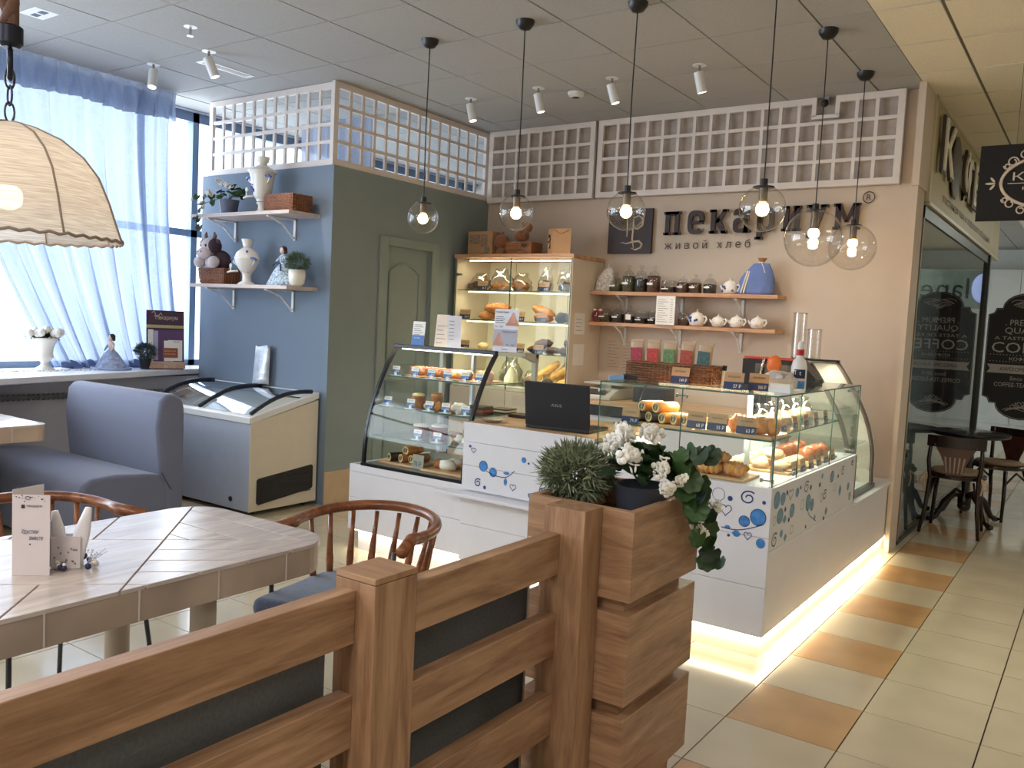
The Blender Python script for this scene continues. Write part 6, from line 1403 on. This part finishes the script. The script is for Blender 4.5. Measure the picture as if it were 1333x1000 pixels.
def dining(T, x0, x1, y0, y1, z, r, bx, by, leg):
    out = []
    for cx_, cy_, a0 in ((x1-r, y1-r, 0), (x0+r, y1-r, 90), (x0+r, y0+r, 180), (x1-r, y0+r, 270)):
        for i in range(9): a = math.radians(a0+i*90/8); out.append((cx_+r*math.cos(a), cy_+r*math.sin(a)))
    planktop(T, out, z, bx, by, 1.9)
    e = .0012; inn = [(x+(e if x < (x0+x1)/2 else -e), y+(e if y < (y0+y1)/2 else -e)) for x, y in out]
    ap = M('table_edge', (170, 152, 138), .4, var=.2, scale=5)
    obj('core', B().prism(inn, 2, z-.09, z-.0065), ap, T)
    for (lx, ly) in leg: obj('leg', B().cyl((lx, ly, 0), (lx, ly, z-.09), .036, n=20), M('leg_beige', (186, 172, 156), .4, var=.05), T, smooth=True)
    for i in range(0, 9): # vertical edge joints
        y = y1-.2-i*.23; obj('edge_joint', B().box(x1-.0008, x1+.0006, y, y+.004, z-.088, z-.01), M('edge_light', (206, 196, 190), .4), T)
T = thing('dining_table', 'large light plank table with rounded corners and herringbone top in front', 'table', (-2.25, .9, 0))
dining(T, -2.585, -1.905, -1.0, 1.845, .75, .13, 0, 0, [(-2.03, 1.46), (-2.46, 1.46), (-2.03, -.6), (-2.46, -.6)])
T = thing('dining_table', 'light plank table at the left edge in front of the sofa seat', 'table', (-5.5, 2.2, 0))
outl = dining(T, -5.95, -4.80, 1.55, 2.43, .75, .06, -2.8, .8, [(-5.15, 1.9)])
# things on the table
T = thing('menu_card', 'white folded table card with a small logo and script lettering', 'card', (-2.18, 1.07, .75))
A0 = Vector((-2.20, 1.025, .7505)); A1 = Vector((-2.133, 1.083, .7505)); u = (A1-A0).normalized(); n_ = Vector((u.y, -u.x, 0)); n_ = n_ if n_.dot(-A0) > 0 else -n_
R = Matrix((u, -n_, Vector((0, 0, 1)))).transposed().to_4x4(); R.translation = A0; w = (A1-A0).length; h = .205
cardm = M('card_white', (214, 206, 210), .6, var=.01)
obj('front_page', B().box(0, w, 0, .0012, 0, h, R), cardm, T); R2 = R @ Matrix.Rotation(math.radians(62), 4, 'Z'); obj('back_page', B().box(0, w, 0, .0012, 0, h+.012, R2), cardm, T)
ux, uz = u, Vector((0, 0, 1)); b = B()
put_text(b, 'пекариум', R @ Vector((.034, -.0005, .1725)), ux, uz, .036, .007); b.box(.021, .029, -.0012, -.0003, .171, .180, R)
b2 = B(); put_text(b2, 'Хрустим', R @ Vector((.02, -.0005, .104)), ux, Vector((.12, .1, 1)), .040, .015); put_text(b2, 'вместе', R @ Vector((.040, -.0005, .091)), ux, Vector((.12, .1, 1)), .032, .009); b2.ball(R @ Vector((.042, -.001, .08)), .002, 6, 4)
random.seed(3)
for k in range(14): b2.ball(R @ Vector((random.uniform(.004, w-.004), -.0005, random.uniform(.188, .203))), random.uniform(.0008, .0018), 6, 4)
b2.tube([R @ Vector((.036+.006*math.cos(a), -.001, .197+.004*math.sin(a))) for a in [q*PI/6 for q in range(12)]], .0008, 4, closed=True)
obj('logo_print', b, ink, T); obj('blue_print', b2, M('print_navy', (60, 64, 96), .6), T)
T = thing('napkin_holder', 'white patterned napkin holder with folded napkins behind the table card', 'napkin holder', (-2.16, 1.155, .75))
c0 = Vector((-2.175, 1.150, .7505)); R = Matrix.Translation(c0) @ Matrix.Rotation(.85, 4, 'Z')
obj('holder', B().box(-.035, .035, -.018, -.015, 0, .085, R).box(-.035, .035, .015, .018, 0, .085, R).box(-.035, .035, -.018, .018, 0, .004, R), cardm, T, bevel=.001)
b = B(); random.seed(4)
for k in range(16): b.ball(R @ Vector((random.uniform(-.03, .03), -.0185, random.uniform(.01, .06))), .0025, 6, 4)
obj('dot_print', b, M('dot_green', (120, 136, 130), .6), T)
for k, (xo, hh, tl) in enumerate(((-.012, .145, -.12), (.016, .155, .22), (-.025, .12, -.2))):
    Rn = R @ Matrix.Translation((xo, .002*k-.004, .006)) @ Matrix.Rotation(tl, 4, 'Y')
    obj('napkin', B().grid([[Rn @ Vector((sx*.020*(1-.75*max(0, t-.6)*2), sy*.010*(1-.3*t), hh*t)) for sx, sy in ((-1, 0), (-.3, -1), (.7, -.8), (1, 0), (.7, .8), (-.3, 1))] for t in [q/6 for q in range(7)]], True, True, True), M('napkin_white', (232, 230, 236), .8, var=.02), T, smooth='all')
T = thing('bead_garland', 'cluster of white and dark blue beads around the napkin holder', 'decoration', (-2.16, 1.17, .75)); random.seed(6)
for k in range(22):
    a = random.uniform(0, 6.28); p = c0+Vector((.045*math.cos(a)+.02, .045*math.sin(a)+.015, .007+random.uniform(0, .012)))
    obj('bead', B().ball(p, random.uniform(.005, .009), 8, 6), (white_cer if k % 3 else M('bead_navy', (40, 46, 80), .3)), T, smooth='all')
b = B()
for k in range(9): b.tube([c0+Vector((.04, .03, .01)), c0+Vector((.055+random.uniform(-.02, .02), .05+random.uniform(-.02, .02), .03+random.uniform(0, .02)))], .0007, 4).ball(c0+Vector((.05+random.uniform(-.02, .02), .045+random.uniform(-.02, .02), .035+random.uniform(-.01, .012))), .0022, 6, 4)
obj('wire_sprig', b, M('silver_wire', (190, 194, 206), .3, .6), T)

# ================================================================== CHAIRS
cush = M('cushion_blue', (96, 108, 136), .9, var=.1, scale=60, bump=.2, bscale=150, sheen=.4)
gun = M('gunmetal', (74, 78, 84), .35, .6)
def armchair(lab):
    # faces -y; origin at floor centre
    T = thing('armchair', lab, 'chair', (0, 0, 0), group='round-backed wooden armchairs')
    rail = []; Rx, Ry = .25, .25
    for i in range(25):
        a = math.radians(-22+224*i/24); rail.append((Rx*math.cos(a), Ry*math.sin(a)+.05, .705+.02*max(0, math.sin(a))))
    rail = [(rail[0][0]+.03, rail[0][1]-.12, .695)]+rail+[(rail[-1][0]-.03, rail[-1][1]-.12, .695)]
    obj('back_rail', B().tube(rail, [.021, .022]+[.019]*23+[.022, .021], 10), chair_wood, T, smooth='all')
    for i in range(9):
        a = math.radians(8+164*i/8); p = Vector((Rx*math.cos(a), Ry*math.sin(a)+.05, .70)); q = Vector((.205*math.cos(a), .20*math.sin(a)+.02, .43))
        obj('spindle', B().tube([p, p.lerp(q, .3), p.lerp(q, .62), q], [.009, .010, .0145, .009], 8), chair_wood, T, smooth='all')
    fr = [(.255, -.265), (.235, .12), (.15, .225), (-.15, .225), (-.235, .12), (-.255, -.265)]
    obj('seat_frame', B().prism(fr, 2, .395, .425), chair_wood, T, bevel=.006)
    s = .97
    obj('seat_cushion', B().prism([(x*s, y*s) for x, y in fr], 2, .425, .492), cush, T, smooth=True, bevel=.028, seg=4)
    for sx in (-1, 1):
        obj('leg', B().tube([(sx*.235, -.165, .69), (sx*.225, -.17, .45), (sx*.235, -.2, .40), (sx*.265, -.25, .0)], .0085, 8), gun, T, smooth='all')
        obj('leg', B().tube([(sx*.17, .18, .40), (sx*.20, .22, .36), (sx*.24, .30, .0)], .0085, 8), gun, T, smooth='all')
    return T
ch = armchair('round-backed wooden armchair with blue-grey seat at the far end of the table'); ch.location = (-2.08, 2.11, 0); ch.rotation_euler = (0, 0, .24)
dup(ch, (-2.90, 1.46, 0), PI/2+.08, 'round-backed wooden armchair behind the table card, mostly hidden by the table')

# ================================================================== LAMPSHADE
lx, ly = -2.40, 1.104
T = thing('fabric_pendant', 'large beige linen dome lampshade hanging on chain and rope over the table', 'pendant lamp', (lx, ly, ZC))
linen = bpy.data.materials.new('linen'); linen.use_nodes = True; nt = linen.node_tree; nt.nodes.remove(nt.nodes['Principled BSDF'])
dd = nt.nodes.new('ShaderNodeBsdfDiffuse'); tl = nt.nodes.new('ShaderNodeBsdfTranslucent'); mx = nt.nodes.new('ShaderNodeMixShader'); mx.inputs[0].default_value = .6
tc = nt.nodes.new('ShaderNodeTexCoord'); mp = nt.nodes.new('ShaderNodeMapping'); mp.inputs['Scale'].default_value = (8, 8, 220); wn = nt.nodes.new('ShaderNodeTexNoise'); wn.inputs['Scale'].default_value = 2.0; wn.inputs['Detail'].default_value = 5
rp = nt.nodes.new('ShaderNodeValToRGB'); rp.color_ramp.elements[0].position = .35; rp.color_ramp.elements[1].position = .65; rp.color_ramp.elements[0].color = lin((196, 188, 180)); rp.color_ramp.elements[1].color = lin((232, 226, 218))
nt.links.new(tc.outputs['Object'], mp.inputs[0]); nt.links.new(mp.outputs[0], wn.inputs['Vector']); nt.links.new(wn.outputs['Fac'], rp.inputs[0])
for q in (dd, tl): nt.links.new(rp.outputs[0], q.inputs[0])
nt.links.new(dd.outputs[0], mx.inputs[1]); nt.links.new(tl.outputs[0], mx.inputs[2])
tr_ = nt.nodes.new('ShaderNodeBsdfTransparent'); m2_ = nt.nodes.new('ShaderNodeMixShader'); m2_.inputs[0].default_value = .014
nt.links.new(mx.outputs[0], m2_.inputs[1]); nt.links.new(tr_.outputs[0], m2_.inputs[2]); nt.links.new(m2_.outputs[0], nt.nodes['Material Output'].inputs[0])
ZR = 1.605
prof = [(.278, 0), (.264, .04), (.245, .10), (.218, .165), (.180, .215), (.125, .258), (.06, .285), (.012, .295)]
NS = 8
def shade_r(a, r):
    k = (a/(2*PI/NS)) % 1; return r*(1-.035*math.sin(PI*k)**.7)
rows = [[(lx+shade_r(2*PI*j/64, r)*math.cos(2*PI*j/64), ly+shade_r(2*PI*j/64, r)*math.sin(2*PI*j/64), ZR+z) for j in range(64)] for r, z in prof]
obj('linen_shade', B().grid(rows, True), linen, T, smooth='all')
cord_b = M('shade_cord', (150, 136, 124), .8)
for k in range(NS):
    a = 2*PI*k/NS; obj('rib', B().tube([(lx+(r+.002)*math.cos(a), ly+(r+.002)*math.sin(a), ZR+z) for r, z in prof], .003, 6), cord_b, T, smooth='all')
obj('rim_cord', B().tube([(lx+(shade_r(2*PI*j/160, .279)+.002)*math.cos(2*PI*j/160), ly+(shade_r(2*PI*j/160, .279)+.002)*math.sin(2*PI*j/160), ZR+.003*math.sin(j*1.57)) for j in range(160)], .0042, 6, closed=True), cord_b, T, smooth='all')
obj('bulb', B().ball((lx+.0, ly, ZR+.10), .034, 14, 10), emis('bulb_big', (255, 236, 210), 46), T, smooth='all'); obj('socket', B().cyl((lx, ly, ZR+.13), (lx, ly, ZR+.27), .02), black_met, T)
z = ZR+.295
for k in range(3):
    zc = z+.024+k*.043; b = B(); ax = k % 2
    pts = [(lx+(.012*math.cos(a) if ax else 0), ly+(0 if ax else .012*math.cos(a)), zc+.026*math.sin(a)) for a in [q*PI/7 for q in range(14)]]
    obj('chain_link', b.tube(pts, .003, 6, closed=True), gun, T, smooth='all')
zr = 2.058; e1 = Vector((math.cos(-.4), math.sin(-.4), 0))
obj('ring', B().tube([Vector((lx, ly, zr-.012))+Vector((e1.x*.033*math.cos(a), e1.y*.033*math.cos(a), .036*math.sin(a))) for a in [q*PI/12 for q in range(24)]], .007, 8, closed=True), M('forged_black', (30, 34, 50), .4, .5), T, smooth='all')
obj('cuff', B().lathe((lx, ly, 2.088), [(.02, 0), (.031, .010), (.031, .052), (.026, .056)], 18), M('forged_black', (30, 34, 50), .4, .5), T, smooth=True)
rope = M('rope', (112, 84, 74), .9, bump=.5, bscale=90)
for ph_ in range(3):
    pts = [(lx+.014*math.cos(t*9+ph_*2*PI/3), ly+.014*math.sin(t*9+ph_*2*PI/3), 2.14+t*.25) for t in [q/4 for q in range(17)]]
    obj('rope_strand', B().tube([(x_, y_, min(ZC-.03, z_)) for x_, y_, z_ in pts], .015, 8), rope, T, smooth='all')
obj('canopy', B().cyl((lx, ly, ZC-.05), (lx, ly, ZC-.003), .06, n=20), M('forged_black', (30, 34, 50), .4, .5), T, smooth=True)

# ================================================================== PARTITION FENCE
T = thing('partition_fence', 'low oak partition of square posts and wide horizontal rails in the foreground', 'partition', (-1.25, .9, 0))
obj('post', B().box(-1.312, -1.196, 1.27, 1.402, 0, .885), oak_z, T, bevel=.0012, seg=1); obj('post_cap', B().box(-1.312, -1.196, 1.27, 1.402, .8865, .90), oak_x, T, bevel=.0012, seg=1)
obj('post', B().box(-1.254, -1.123, 2.0, 2.098, 0, .94), oak_z, T, bevel=.0012, seg=1)
for z0, z1 in ((.752, .867), (.523, .641), (.29, .41), (.06, .18)):
    obj('rail', B().box(-1.238, -1.197, 1.402, 2.0, z0, z1), oak_y, T, bevel=.0015, seg=1); obj('rail', B().box(-1.292, -1.25, -.6, 1.27, z0, z1), oak_y, T, bevel=.0015, seg=1)
T = thing('fence_panel', 'dark grey fabric panel standing behind the far rails of the oak partition', 'panel', (-1.335, 1.7, 0)); dkf = M('dark_fabric', (100, 102, 104), .8, var=.12, scale=120, bump=.2)
obj('panel', B().box(-1.345, -1.335, 1.41, 2.06, .12, .80), dkf, T); obj('edge_profile', B().cyl((-1.34, 2.068, .0), (-1.34, 2.068, .82), .006), M('white_pole', (214, 208, 196), .4), T)
T = thing('fence_panel', 'dark grey fabric panel standing behind the near rails of the oak partition', 'panel', (-1.335, .4, 0)); obj('panel', B().box(-1.345, -1.335, -.6, 1.268, .12, .80), dkf, T)
# planter
T = thing('planter_box', 'tall oak planter of stacked blocks with shadow gaps at the partition end', 'planter', (-1.2, 2.34, 0))
px0, px1, py0, py1 = -1.372, -1.025, 2.10, 2.565
def ringblock(z0, z1): 
    t = .022; return B().box(px0, px1, py0, py0+t, z0, z1).box(px0, px1, py1-t, py1, z0, z1).box(px0, px0+t, py0+t, py1-t, z0, z1).box(px1-t, px1, py0+t, py1-t, z0, z1)
obj('top_block', ringblock(.684, .938), oak_h, T)
for z0, z1 in ((.386, .644), (.10, .346)): obj('block', B().box(px0, px1, py0, py1, z0, z1), oak_h, T, bevel=.0015, seg=1)
obj('core', B().box(px0+.03, px1-.03, py0+.03, py1-.06, 0, .74), oak_h, T); obj('soil', B().box(px0+.022, px1-.022, py0+.022, py1-.022, .84, .85), M('soil', (50, 40, 34), .9), T)
T = thing('rosemary_bush', 'round spiky grey-green bush in the planter box, left plant', 'plant', (-1.29, 2.26, .85))
nd = M('needle_green', (122, 132, 106), .6, var=.5, scale=60)
grassball(T, (-1.315, 2.27, .99), (.115, .115, .085), 1500, .042, nd, 12, .0026)
b = B(); random.seed(2)
for k in range(26): d = Vector((random.gauss(0, 1), random.gauss(0, 1), random.uniform(.1, 1.3))).normalized()*.1; b.tube([(-1.31, 2.27, .86), Vector((-1.31, 2.27, .93))+d*.5, Vector((-1.31, 2.27, .97))+d], .0018, 4)
obj('stem', b, M('stem_brown', (80, 66, 50), .8), T)
T = thing('white_geranium', 'white geranium in a dark grey pot, leaves trailing over the planter corner', 'plant', (-1.12, 2.33, .85))
obj('pot', B().lathe((-1.12, 2.33, .85), [(.06, 0), (.085, .12), (.088, .125), (.08, .125), (.072, .1)], 22), M('pot_grey', (66, 70, 84), .45), T, smooth=True)
bl = geranium(T, (-1.11, 2.32, 1.00), (.115, .12, .085), 72, drop=[([(-1.05, 2.36, 1.04), (-.99, 2.40, 1.0), (-.975, 2.45, .92), (-.975, 2.52, .84), (-.98, 2.57, .75), (-.98, 2.59, .70)], 16), ([(-1.05, 2.36, 1.02), (-.98, 2.36, 1.0), (-.965, 2.38, .94), (-.97, 2.40, .84)], 10), ([(-1.06, 2.33, 1.04), (-.98, 2.33, 1.08), (-.90, 2.34, 1.085)], 7)], seed=14, ls=.038)
for p, s in (((-1.149, 2.25, 1.12), .034), ((-1.20, 2.28, 1.095), .028), ((-1.115, 2.22, 1.075), .034), ((-1.08, 2.28, 1.14), .030), ((-1.03, 2.26, 1.05), .028), ((-1.01, 2.26, .985), .026), ((-.965, 2.43, .85), .022), ((-.96, 2.53, .90), .022), ((-1.17, 2.30, 1.13), .03), ((-.985, 2.3, 1.01), .02)): bl(p, s)
# ================================================================== COFFEE SHOP AND HALL
GX = -1.12
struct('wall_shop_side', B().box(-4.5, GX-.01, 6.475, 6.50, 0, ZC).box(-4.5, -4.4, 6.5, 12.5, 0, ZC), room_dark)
T = thing('shop_sign_board', 'yellowish sign board with big coffee lettering above the side glass wall', 'sign', (GX, 8.7, 2.4))
ylw = M('sign_yellow', (186, 172, 130), .5, var=.04, scale=3)
obj('board', B().box(GX-.05, GX+.02, 6.50, 11.0, 2.405, 3.12), ylw, T); obj('frame', B().box(GX-.05, GX+.035, 6.50, 11.0, 2.385, 2.41).box(GX-.05, GX+.03, 6.49, 6.53, 2.41, 3.13).box(GX-.05, GX+.03, 6.50, 11.0, 3.11, 3.135), M('sign_frame', (200, 190, 160), .4), T)
letw = M('letter_cream2', (240, 234, 218), .4); leto = M('letter_outline', (70, 66, 62), .5); lbr = M('letter_bean', (92, 84, 76), .5)
def sletter(ch, y0, y1, z0, z1, mt=letw):
    b = B(); put_text(b, ch, (GX+.062, y0, z0), (0, 1, 0), (0, 0, 1), y1-y0, z1-z0, 0); o = obj('letter', b, mt, T); md = o.modifiers.new('s', 'SOLIDIFY'); md.thickness = .012; md.offset = -1
    b = B(); e = .025; put_text(b, ch, (GX+.040, y0-e, z0-e*.7), (0, 1, 0), (0, 0, 1), y1-y0+2*e, z1-z0+1.4*e, 0); o = obj('letter_back', b, leto, T); md = o.modifiers.new('s', 'SOLIDIFY'); md.thickness = .02; md.offset = -1
sletter('К', 6.72, 7.16, 2.66, 3.02); obj('coffee_bean', B().ball((GX+.04, 7.47, 2.80), (.02, .22, .24), 24, 14), lbr, T, smooth='all'); sletter('Ф', 7.78, 8.22, 2.64, 3.02); sletter('Е', 8.34, 8.72, 2.64, 2.98)
b = B(); put_text(b, 'и чай', (GX+.045, 8.9, 2.72), (0, 1, 0), (0, 0, 1), .8, .18); obj('small_lettering', b, leto, T)
b = B(); put_text(b, 'гостиная чая и хорошего общения', (GX+.022, 7.1, 2.47), (0, 1, 0), (0, 0, 1), 3.0, .085); obj('small_lettering', b, M('text_olive', (120, 108, 78), .6), T)
# side glass wall with dark end post and dark inner door
sg_ = thing('window_2', '', '', (GX, 8.4, 0), kind='structure')
obj('glass_pane', B().box(GX-.006, GX, 6.50, 10.28, .02, 2.30), glass('shop_glass', (.50, .54, .52), 1.2, 1.5, .008, .05), sg_)
mdk = M('anodised_dark', (60, 62, 60), .4, .4)
obj('head_rail', B().box(GX-.03, GX+.01, 6.50, 10.35, 2.30, 2.386), mdk, sg_); obj('end_post', B().box(GX-.05, GX+.03, 10.28, 10.36, 0, 2.386), mdk, sg_); obj('start_post', B().box(GX-.03, GX+.005, 6.50, 6.53, 0, 2.386), M('post_pale', (150, 140, 124), .5), sg_)
obj('bottom_rail', B().box(GX-.03, GX+.006, 6.50, 10.28, 0, .03), mdk, sg_)
d_ = thing('door_2', '', '', (GX-.4, 8.4, 0), kind='structure'); obj('door_frame', B().box(GX-.16, GX-.09, 8.6, 8.7, 0, 2.12).box(GX-.16, GX-.09, 9.25, 9.4, 0, 2.12).box(GX-.16, GX-.09, 8.6, 9.4, 2.05, 2.12), black_pl, d_)
# transparent front pane with the black coffee poster
gp = thing('window_3', '', '', (0, 10.32, 0), kind='structure'); obj('glass_pane', B().box(GX+.03, 1.6, 10.318, 10.324, .02, 2.25), glass('front_glass', (.93, .95, .93), 1.0), gp)
T = thing('coffee_poster', 'black poster with ornaments and white coffee lettering on the glass front', 'poster', (-.55, 10.30, 1.3)); YP = 10.305
pc = -.70; hw = .365; z0, z1 = .84, 1.84
pts = [(pc-hw, z0+.07), (pc-hw, z1-.07), (pc-hw+.05, z1-.05), (pc-hw+.07, z1)]
pts += [(pc-.24, z1)]+[(pc+.24*math.cos(a), z1+.16*math.sin(a)) for a in [PI-k*PI/10 for k in range(1, 10)]]+[(pc+.24, z1)]
pts += [(pc+hw-.07, z1), (pc+hw-.05, z1-.05), (pc+hw, z1-.07), (pc+hw, z0+.07), (pc+hw-.05, z0+.05), (pc+hw-.07, z0), (pc+.24, z0)]
pts += [(pc+.24*math.cos(a), z0-.16*math.sin(a)) for a in [k*PI/10 for k in range(1, 10)]]+[(pc-.24, z0), (pc-hw+.07, z0), (pc-hw+.05, z0+.05)]
blkp = M('poster_black', (16, 14, 18), .5); obj('sheet', B().prism(pts, 1, YP, YP+.004), blkp, T)
wp = M('poster_print', (176, 170, 166), .6); b = B()
def pt(t, x0, z, w, h): put_text(b, t, (x0, YP-.001, z), (1, 0, 0), (0, 0, 1), w, h)
pt('. PREMIUM .', pc-.20, 1.66, .40, .06); pt('QUALITY', pc-.20, 1.565, .40, .075); pt('A TASTE OF REAL', pc-.29, 1.51, .58, .034); pt('COFFEE', pc-.31, 1.375, .62, .11); pt('КОФЕЙНЯ', pc-.14, 1.295, .28, .045)
for z in (1.35, 1.28):
    for k in range(22): b.box(pc-.32+k*.03, pc-.31+k*.03, YP-.0015, YP-.0008, z, z+.006)
b.prism([(pc-.34, 1.16), (pc-.31, 1.205), (pc-.34, 1.25), (pc+.34, 1.25), (pc+.31, 1.205), (pc+.34, 1.16)], 1, YP-.0015, YP-.0008)
pt('Since 2015', pc-.12, 1.09, .24, .04); pt('COFFEE-TEA-DESSERT', pc-.26, 1.02, .52, .045)
for s_ in (1, -1):
    zc = 1.86 if s_ > 0 else .82
    for q in range(7):
        b.tube([(pc+(.03+.022*q)*math.cos(a)*(1 if q % 2 else -1), YP-.002, zc+s_*(.012*q-.03)+.022*math.sin(a*2+q)) for a in [k*PI/9 for k in range(14)]], .003, 4)
obj('lettering', b, wp, T); b = B(); put_text(b, 'AWESOME FLAVOR', (pc-.22, YP-.003, 1.185), (1, 0, 0), (0, 0, 1), .44, .04); obj('banner_lettering', b, blkp, T)
b = B(); e = .02; ring = [(pc+(x-pc)*.975, YP-.001, 1.34+(z-1.34)*.98) for x, z in pts]; b.tube(ring, .002, 4, closed=True); obj('border_line', b, wp, T)
# hanging black sign
T = thing('hanging_sign', 'black square hanging sign with a white floral ring and coffee lettering', 'sign', (-.3, 6.0, 2.2))
obj('board', B().box(-.738, .08, 5.985, 6.0, 2.20, 2.655), M('board_black', (12, 7, 10), .75), T)
for x in (-.55, -.1): obj('wire', B().cyl((x, 5.993, 2.655), (x, 5.993, ZC-.003), .0015, n=5), gun, T)
ivory = M('ivory_print', (206, 190, 172), .5); cxs, czs = -.33, 2.425
b = B().tube([(cxs+.285*math.cos(a), 5.982, czs+.16*math.sin(a)) for a in [k*PI/24 for k in range(48)]], .009, 6, closed=True)
for sx in (-1, 1):
    b.mesh(textmesh('♦') if False else textmesh('v'), Matrix.Translation((50, 0, 0))) if False else None
    for dz in (-.022, 0, .022): b.ball((cxs+sx*(.33 if dz else .342), 5.983, czs+dz), (.020 if dz else .028, .002, .007), 10, 6, rot=(0, sx*(-.9 if dz > 0 else .9 if dz else 0), 0))
    for sz in (-1, 1):
        for q, (ox, oz, r) in enumerate(((.23, .125, .030), (.17, .165, .026), (.12, .175, .02), (.26, .10, .018))):
            b.tube([(cxs+sx*ox+r*(1-k*.035)*math.cos(k*.5+q), 5.982, czs+sz*oz+r*(1-k*.035)*math.sin(k*.5+q)) for k in range(16)], .0045, 5)
obj('floral_ring', b, ivory, T); b = B(); put_text(b, 'КОФЕИН', (cxs-.225, 5.984, czs+.01), (1, 0, 0), (0, 0, 1), .45, .055); put_text(b, 'К О Ф Е Й Н Я', (cxs-.17, 5.984, czs-.045), (1, 0, 0), (0, 0, 1), .34, .025); b.box(cxs-.25, cxs+.25, 5.982, 5.984, czs-.006, czs-.002)
obj('lettering', b, ivory, T)
# far white cabinets, lit sign of the opposite shop (seen mirrored in the glass)
T = thing('tall_cabinet', 'tall white cabinets with small knobs behind the glass front', 'cabinet', (0, 16.9, 0))
for k in range(8):
    x = -2.8+k*.75; dr = obj('door', B().box(x+.006, x+.744, 16.88, 16.9, .1, 2.75), white_met, T, bevel=.004); obj('knob', B().ball((x+(.70 if k % 2 == 0 else .05), 16.86, 2.28), .022, 10, 6), chrome, dr, smooth='all')
obj('carcass', B().box(-2.8, 3.2, 16.9, 17.35, 0, 2.75), white_met, T)
T = thing('lit_shop_sign', 'dark lit shop sign band across the hall, seen mirrored in the side glass', 'sign', (.2, 14.5, 2.0))
obj('band', B().box(-.82, 1.3, 14.5, 14.6, 1.98, 2.55), M('sign_teal', (120, 134, 130), .5), T); b = B(); put_text(b, 'laneta', (-.45, 14.495, 2.13), (1, 0, 0), (0, 0, 1), 1.0, .30); o = obj('letters', b, M('sign_letters', (20, 28, 36), .4), T); md = o.modifiers.new('s', 'SOLIDIFY'); md.thickness = .04; md.offset = 1
obj('blue_globe', B().ball((-.64, 14.46, 2.28), (.15, .05, .22), 20, 12), emis('globe_blue', (30, 100, 220), .8), T, smooth='all')
# bistro set
cane = M('seat_cushion', (132, 112, 92), .85, var=.1)
def bistro(lab):
    T = thing('bistro_chair', lab, 'chair', (0, 0, 0), group='dark bentwood bistro chairs')   # back at -y
    obj('seat', B().lathe((0, 0, .42), [(.19, 0), (.205, .008), (.205, .028), (.19, .035)], 28), dark_wood, T, smooth=True); obj('cushion', B().lathe((0, 0, .455), [(.18, 0), (.19, .012), (.17, .026), (.05, .03)], 24), cane, T, smooth='all')
    for sx in (-1, 1):
        obj('leg', B().tube([(sx*.17, -.16, .74), (sx*.18, -.175, .55), (sx*.165, -.15, .42), (sx*.175, -.19, .2), (sx*.20, -.235, 0)], [.013, .015, .017, .015, .012], 8), dark_wood, T, smooth='all')
        obj('leg', B().tube([(sx*.15, .13, .42), (sx*.165, .15, .2), (sx*.18, .18, 0)], [.017, .015, .012], 8), dark_wood, T, smooth='all')
        obj('bow', B().tube([(sx*.13, -.13, .41), (sx*.165, -.165, .26), (sx*.17, -.18, .2)], .009, 6).tube([(sx*.165, -.165, .3), (sx*.16, 0, .395), (sx*.16, .145, .3)], .009, 6), dark_wood, T, smooth='all')
        obj('ribbon', B().tube([(sx*.185, -.17, .45), (sx*.20, -.19, .40), (sx*.19, -.20, .33)], .006, 5).tube([(sx*.185, -.17, .45), (sx*.225, -.18, .42), (sx*.235, -.18, .36)], .006, 5), M('ribbon', (190, 150, 110), .8), T)
    obj('top_rail', B().grid([[(x, -.175-.03*(1-(x/.2)**2), z) for z in (.66, .745)]+[(x, -.155-.03*(1-(x/.2)**2), z) for z in (.745, .66)] for x in [-.2+k*.04 for k in range(11)]], True, True, True), dark_wood, T, smooth=True)
    obj('fan_splat', B().grid([[(x, -.19, z) for x in (-w, w)]+[(x, -.18, z) for x in (w, -w)] for z, w in ((.42, .05), (.50, .06), (.60, .10), (.68, .15))], True, True, True), M('splat_brown', (74, 40, 32), .35, var=.2), T)
    for k in range(5): obj('splat_slot', B().prism([(-.05+k*.025-.004, .47), (-.05+k*.025+.004, .47), (-.066+k*.033+.006, .59), (-.066+k*.033-.006, .59)], 1, -.1925, -.1905), M('slot_pale', (150, 134, 118), .6), T)
    return T
c1 = bistro('dark bentwood bistro chair with ribbons, its fan back turned to the camera'); c1.location = (-.875, 7.33, 0)
dup(c1, (-.68, 8.24, 0), 2.65, 'dark bentwood bistro chair with a beige cushion, behind the small table on its right')
T = thing('bistro_table', 'small round dark pedestal table with curved feet beside the glass wall', 'table', (-.86, 7.78, 0))
obj('tabletop', B().lathe((-.86, 7.78, .705), [(.27, 0), (.29, .01), (.295, .02), (.29, .032), (.27, .036)], 36), M('tabletop_black', (22, 20, 28), .15, var=.1), T, smooth=True)
obj('column', B().lathe((-.86, 7.78, .12), [(.02, 0), (.05, .03), (.05, .07), (.028, .12), (.035, .3), (.028, .5), (.05, .585)], 18), dark_wood, T, smooth='all'); obj('ball_finial', B().ball((-.86, 7.78, .13), (.05, .05, .045), 14, 10), dark_wood, T, smooth='all')
for k in range(4):
    a = PI/4+k*PI/2; c_, s_ = math.cos(a), math.sin(a)
    obj('curved_foot', B().tube([(-.86+c_*r, 7.78+s_*r, z) for r, z in ((.03, .22), (.10, .235), (.18, .17), (.25, .05), (.30, .022), (.325, .03))], [.026, .028, .026, .022, .022, .018], 8), dark_wood, T, smooth='all')
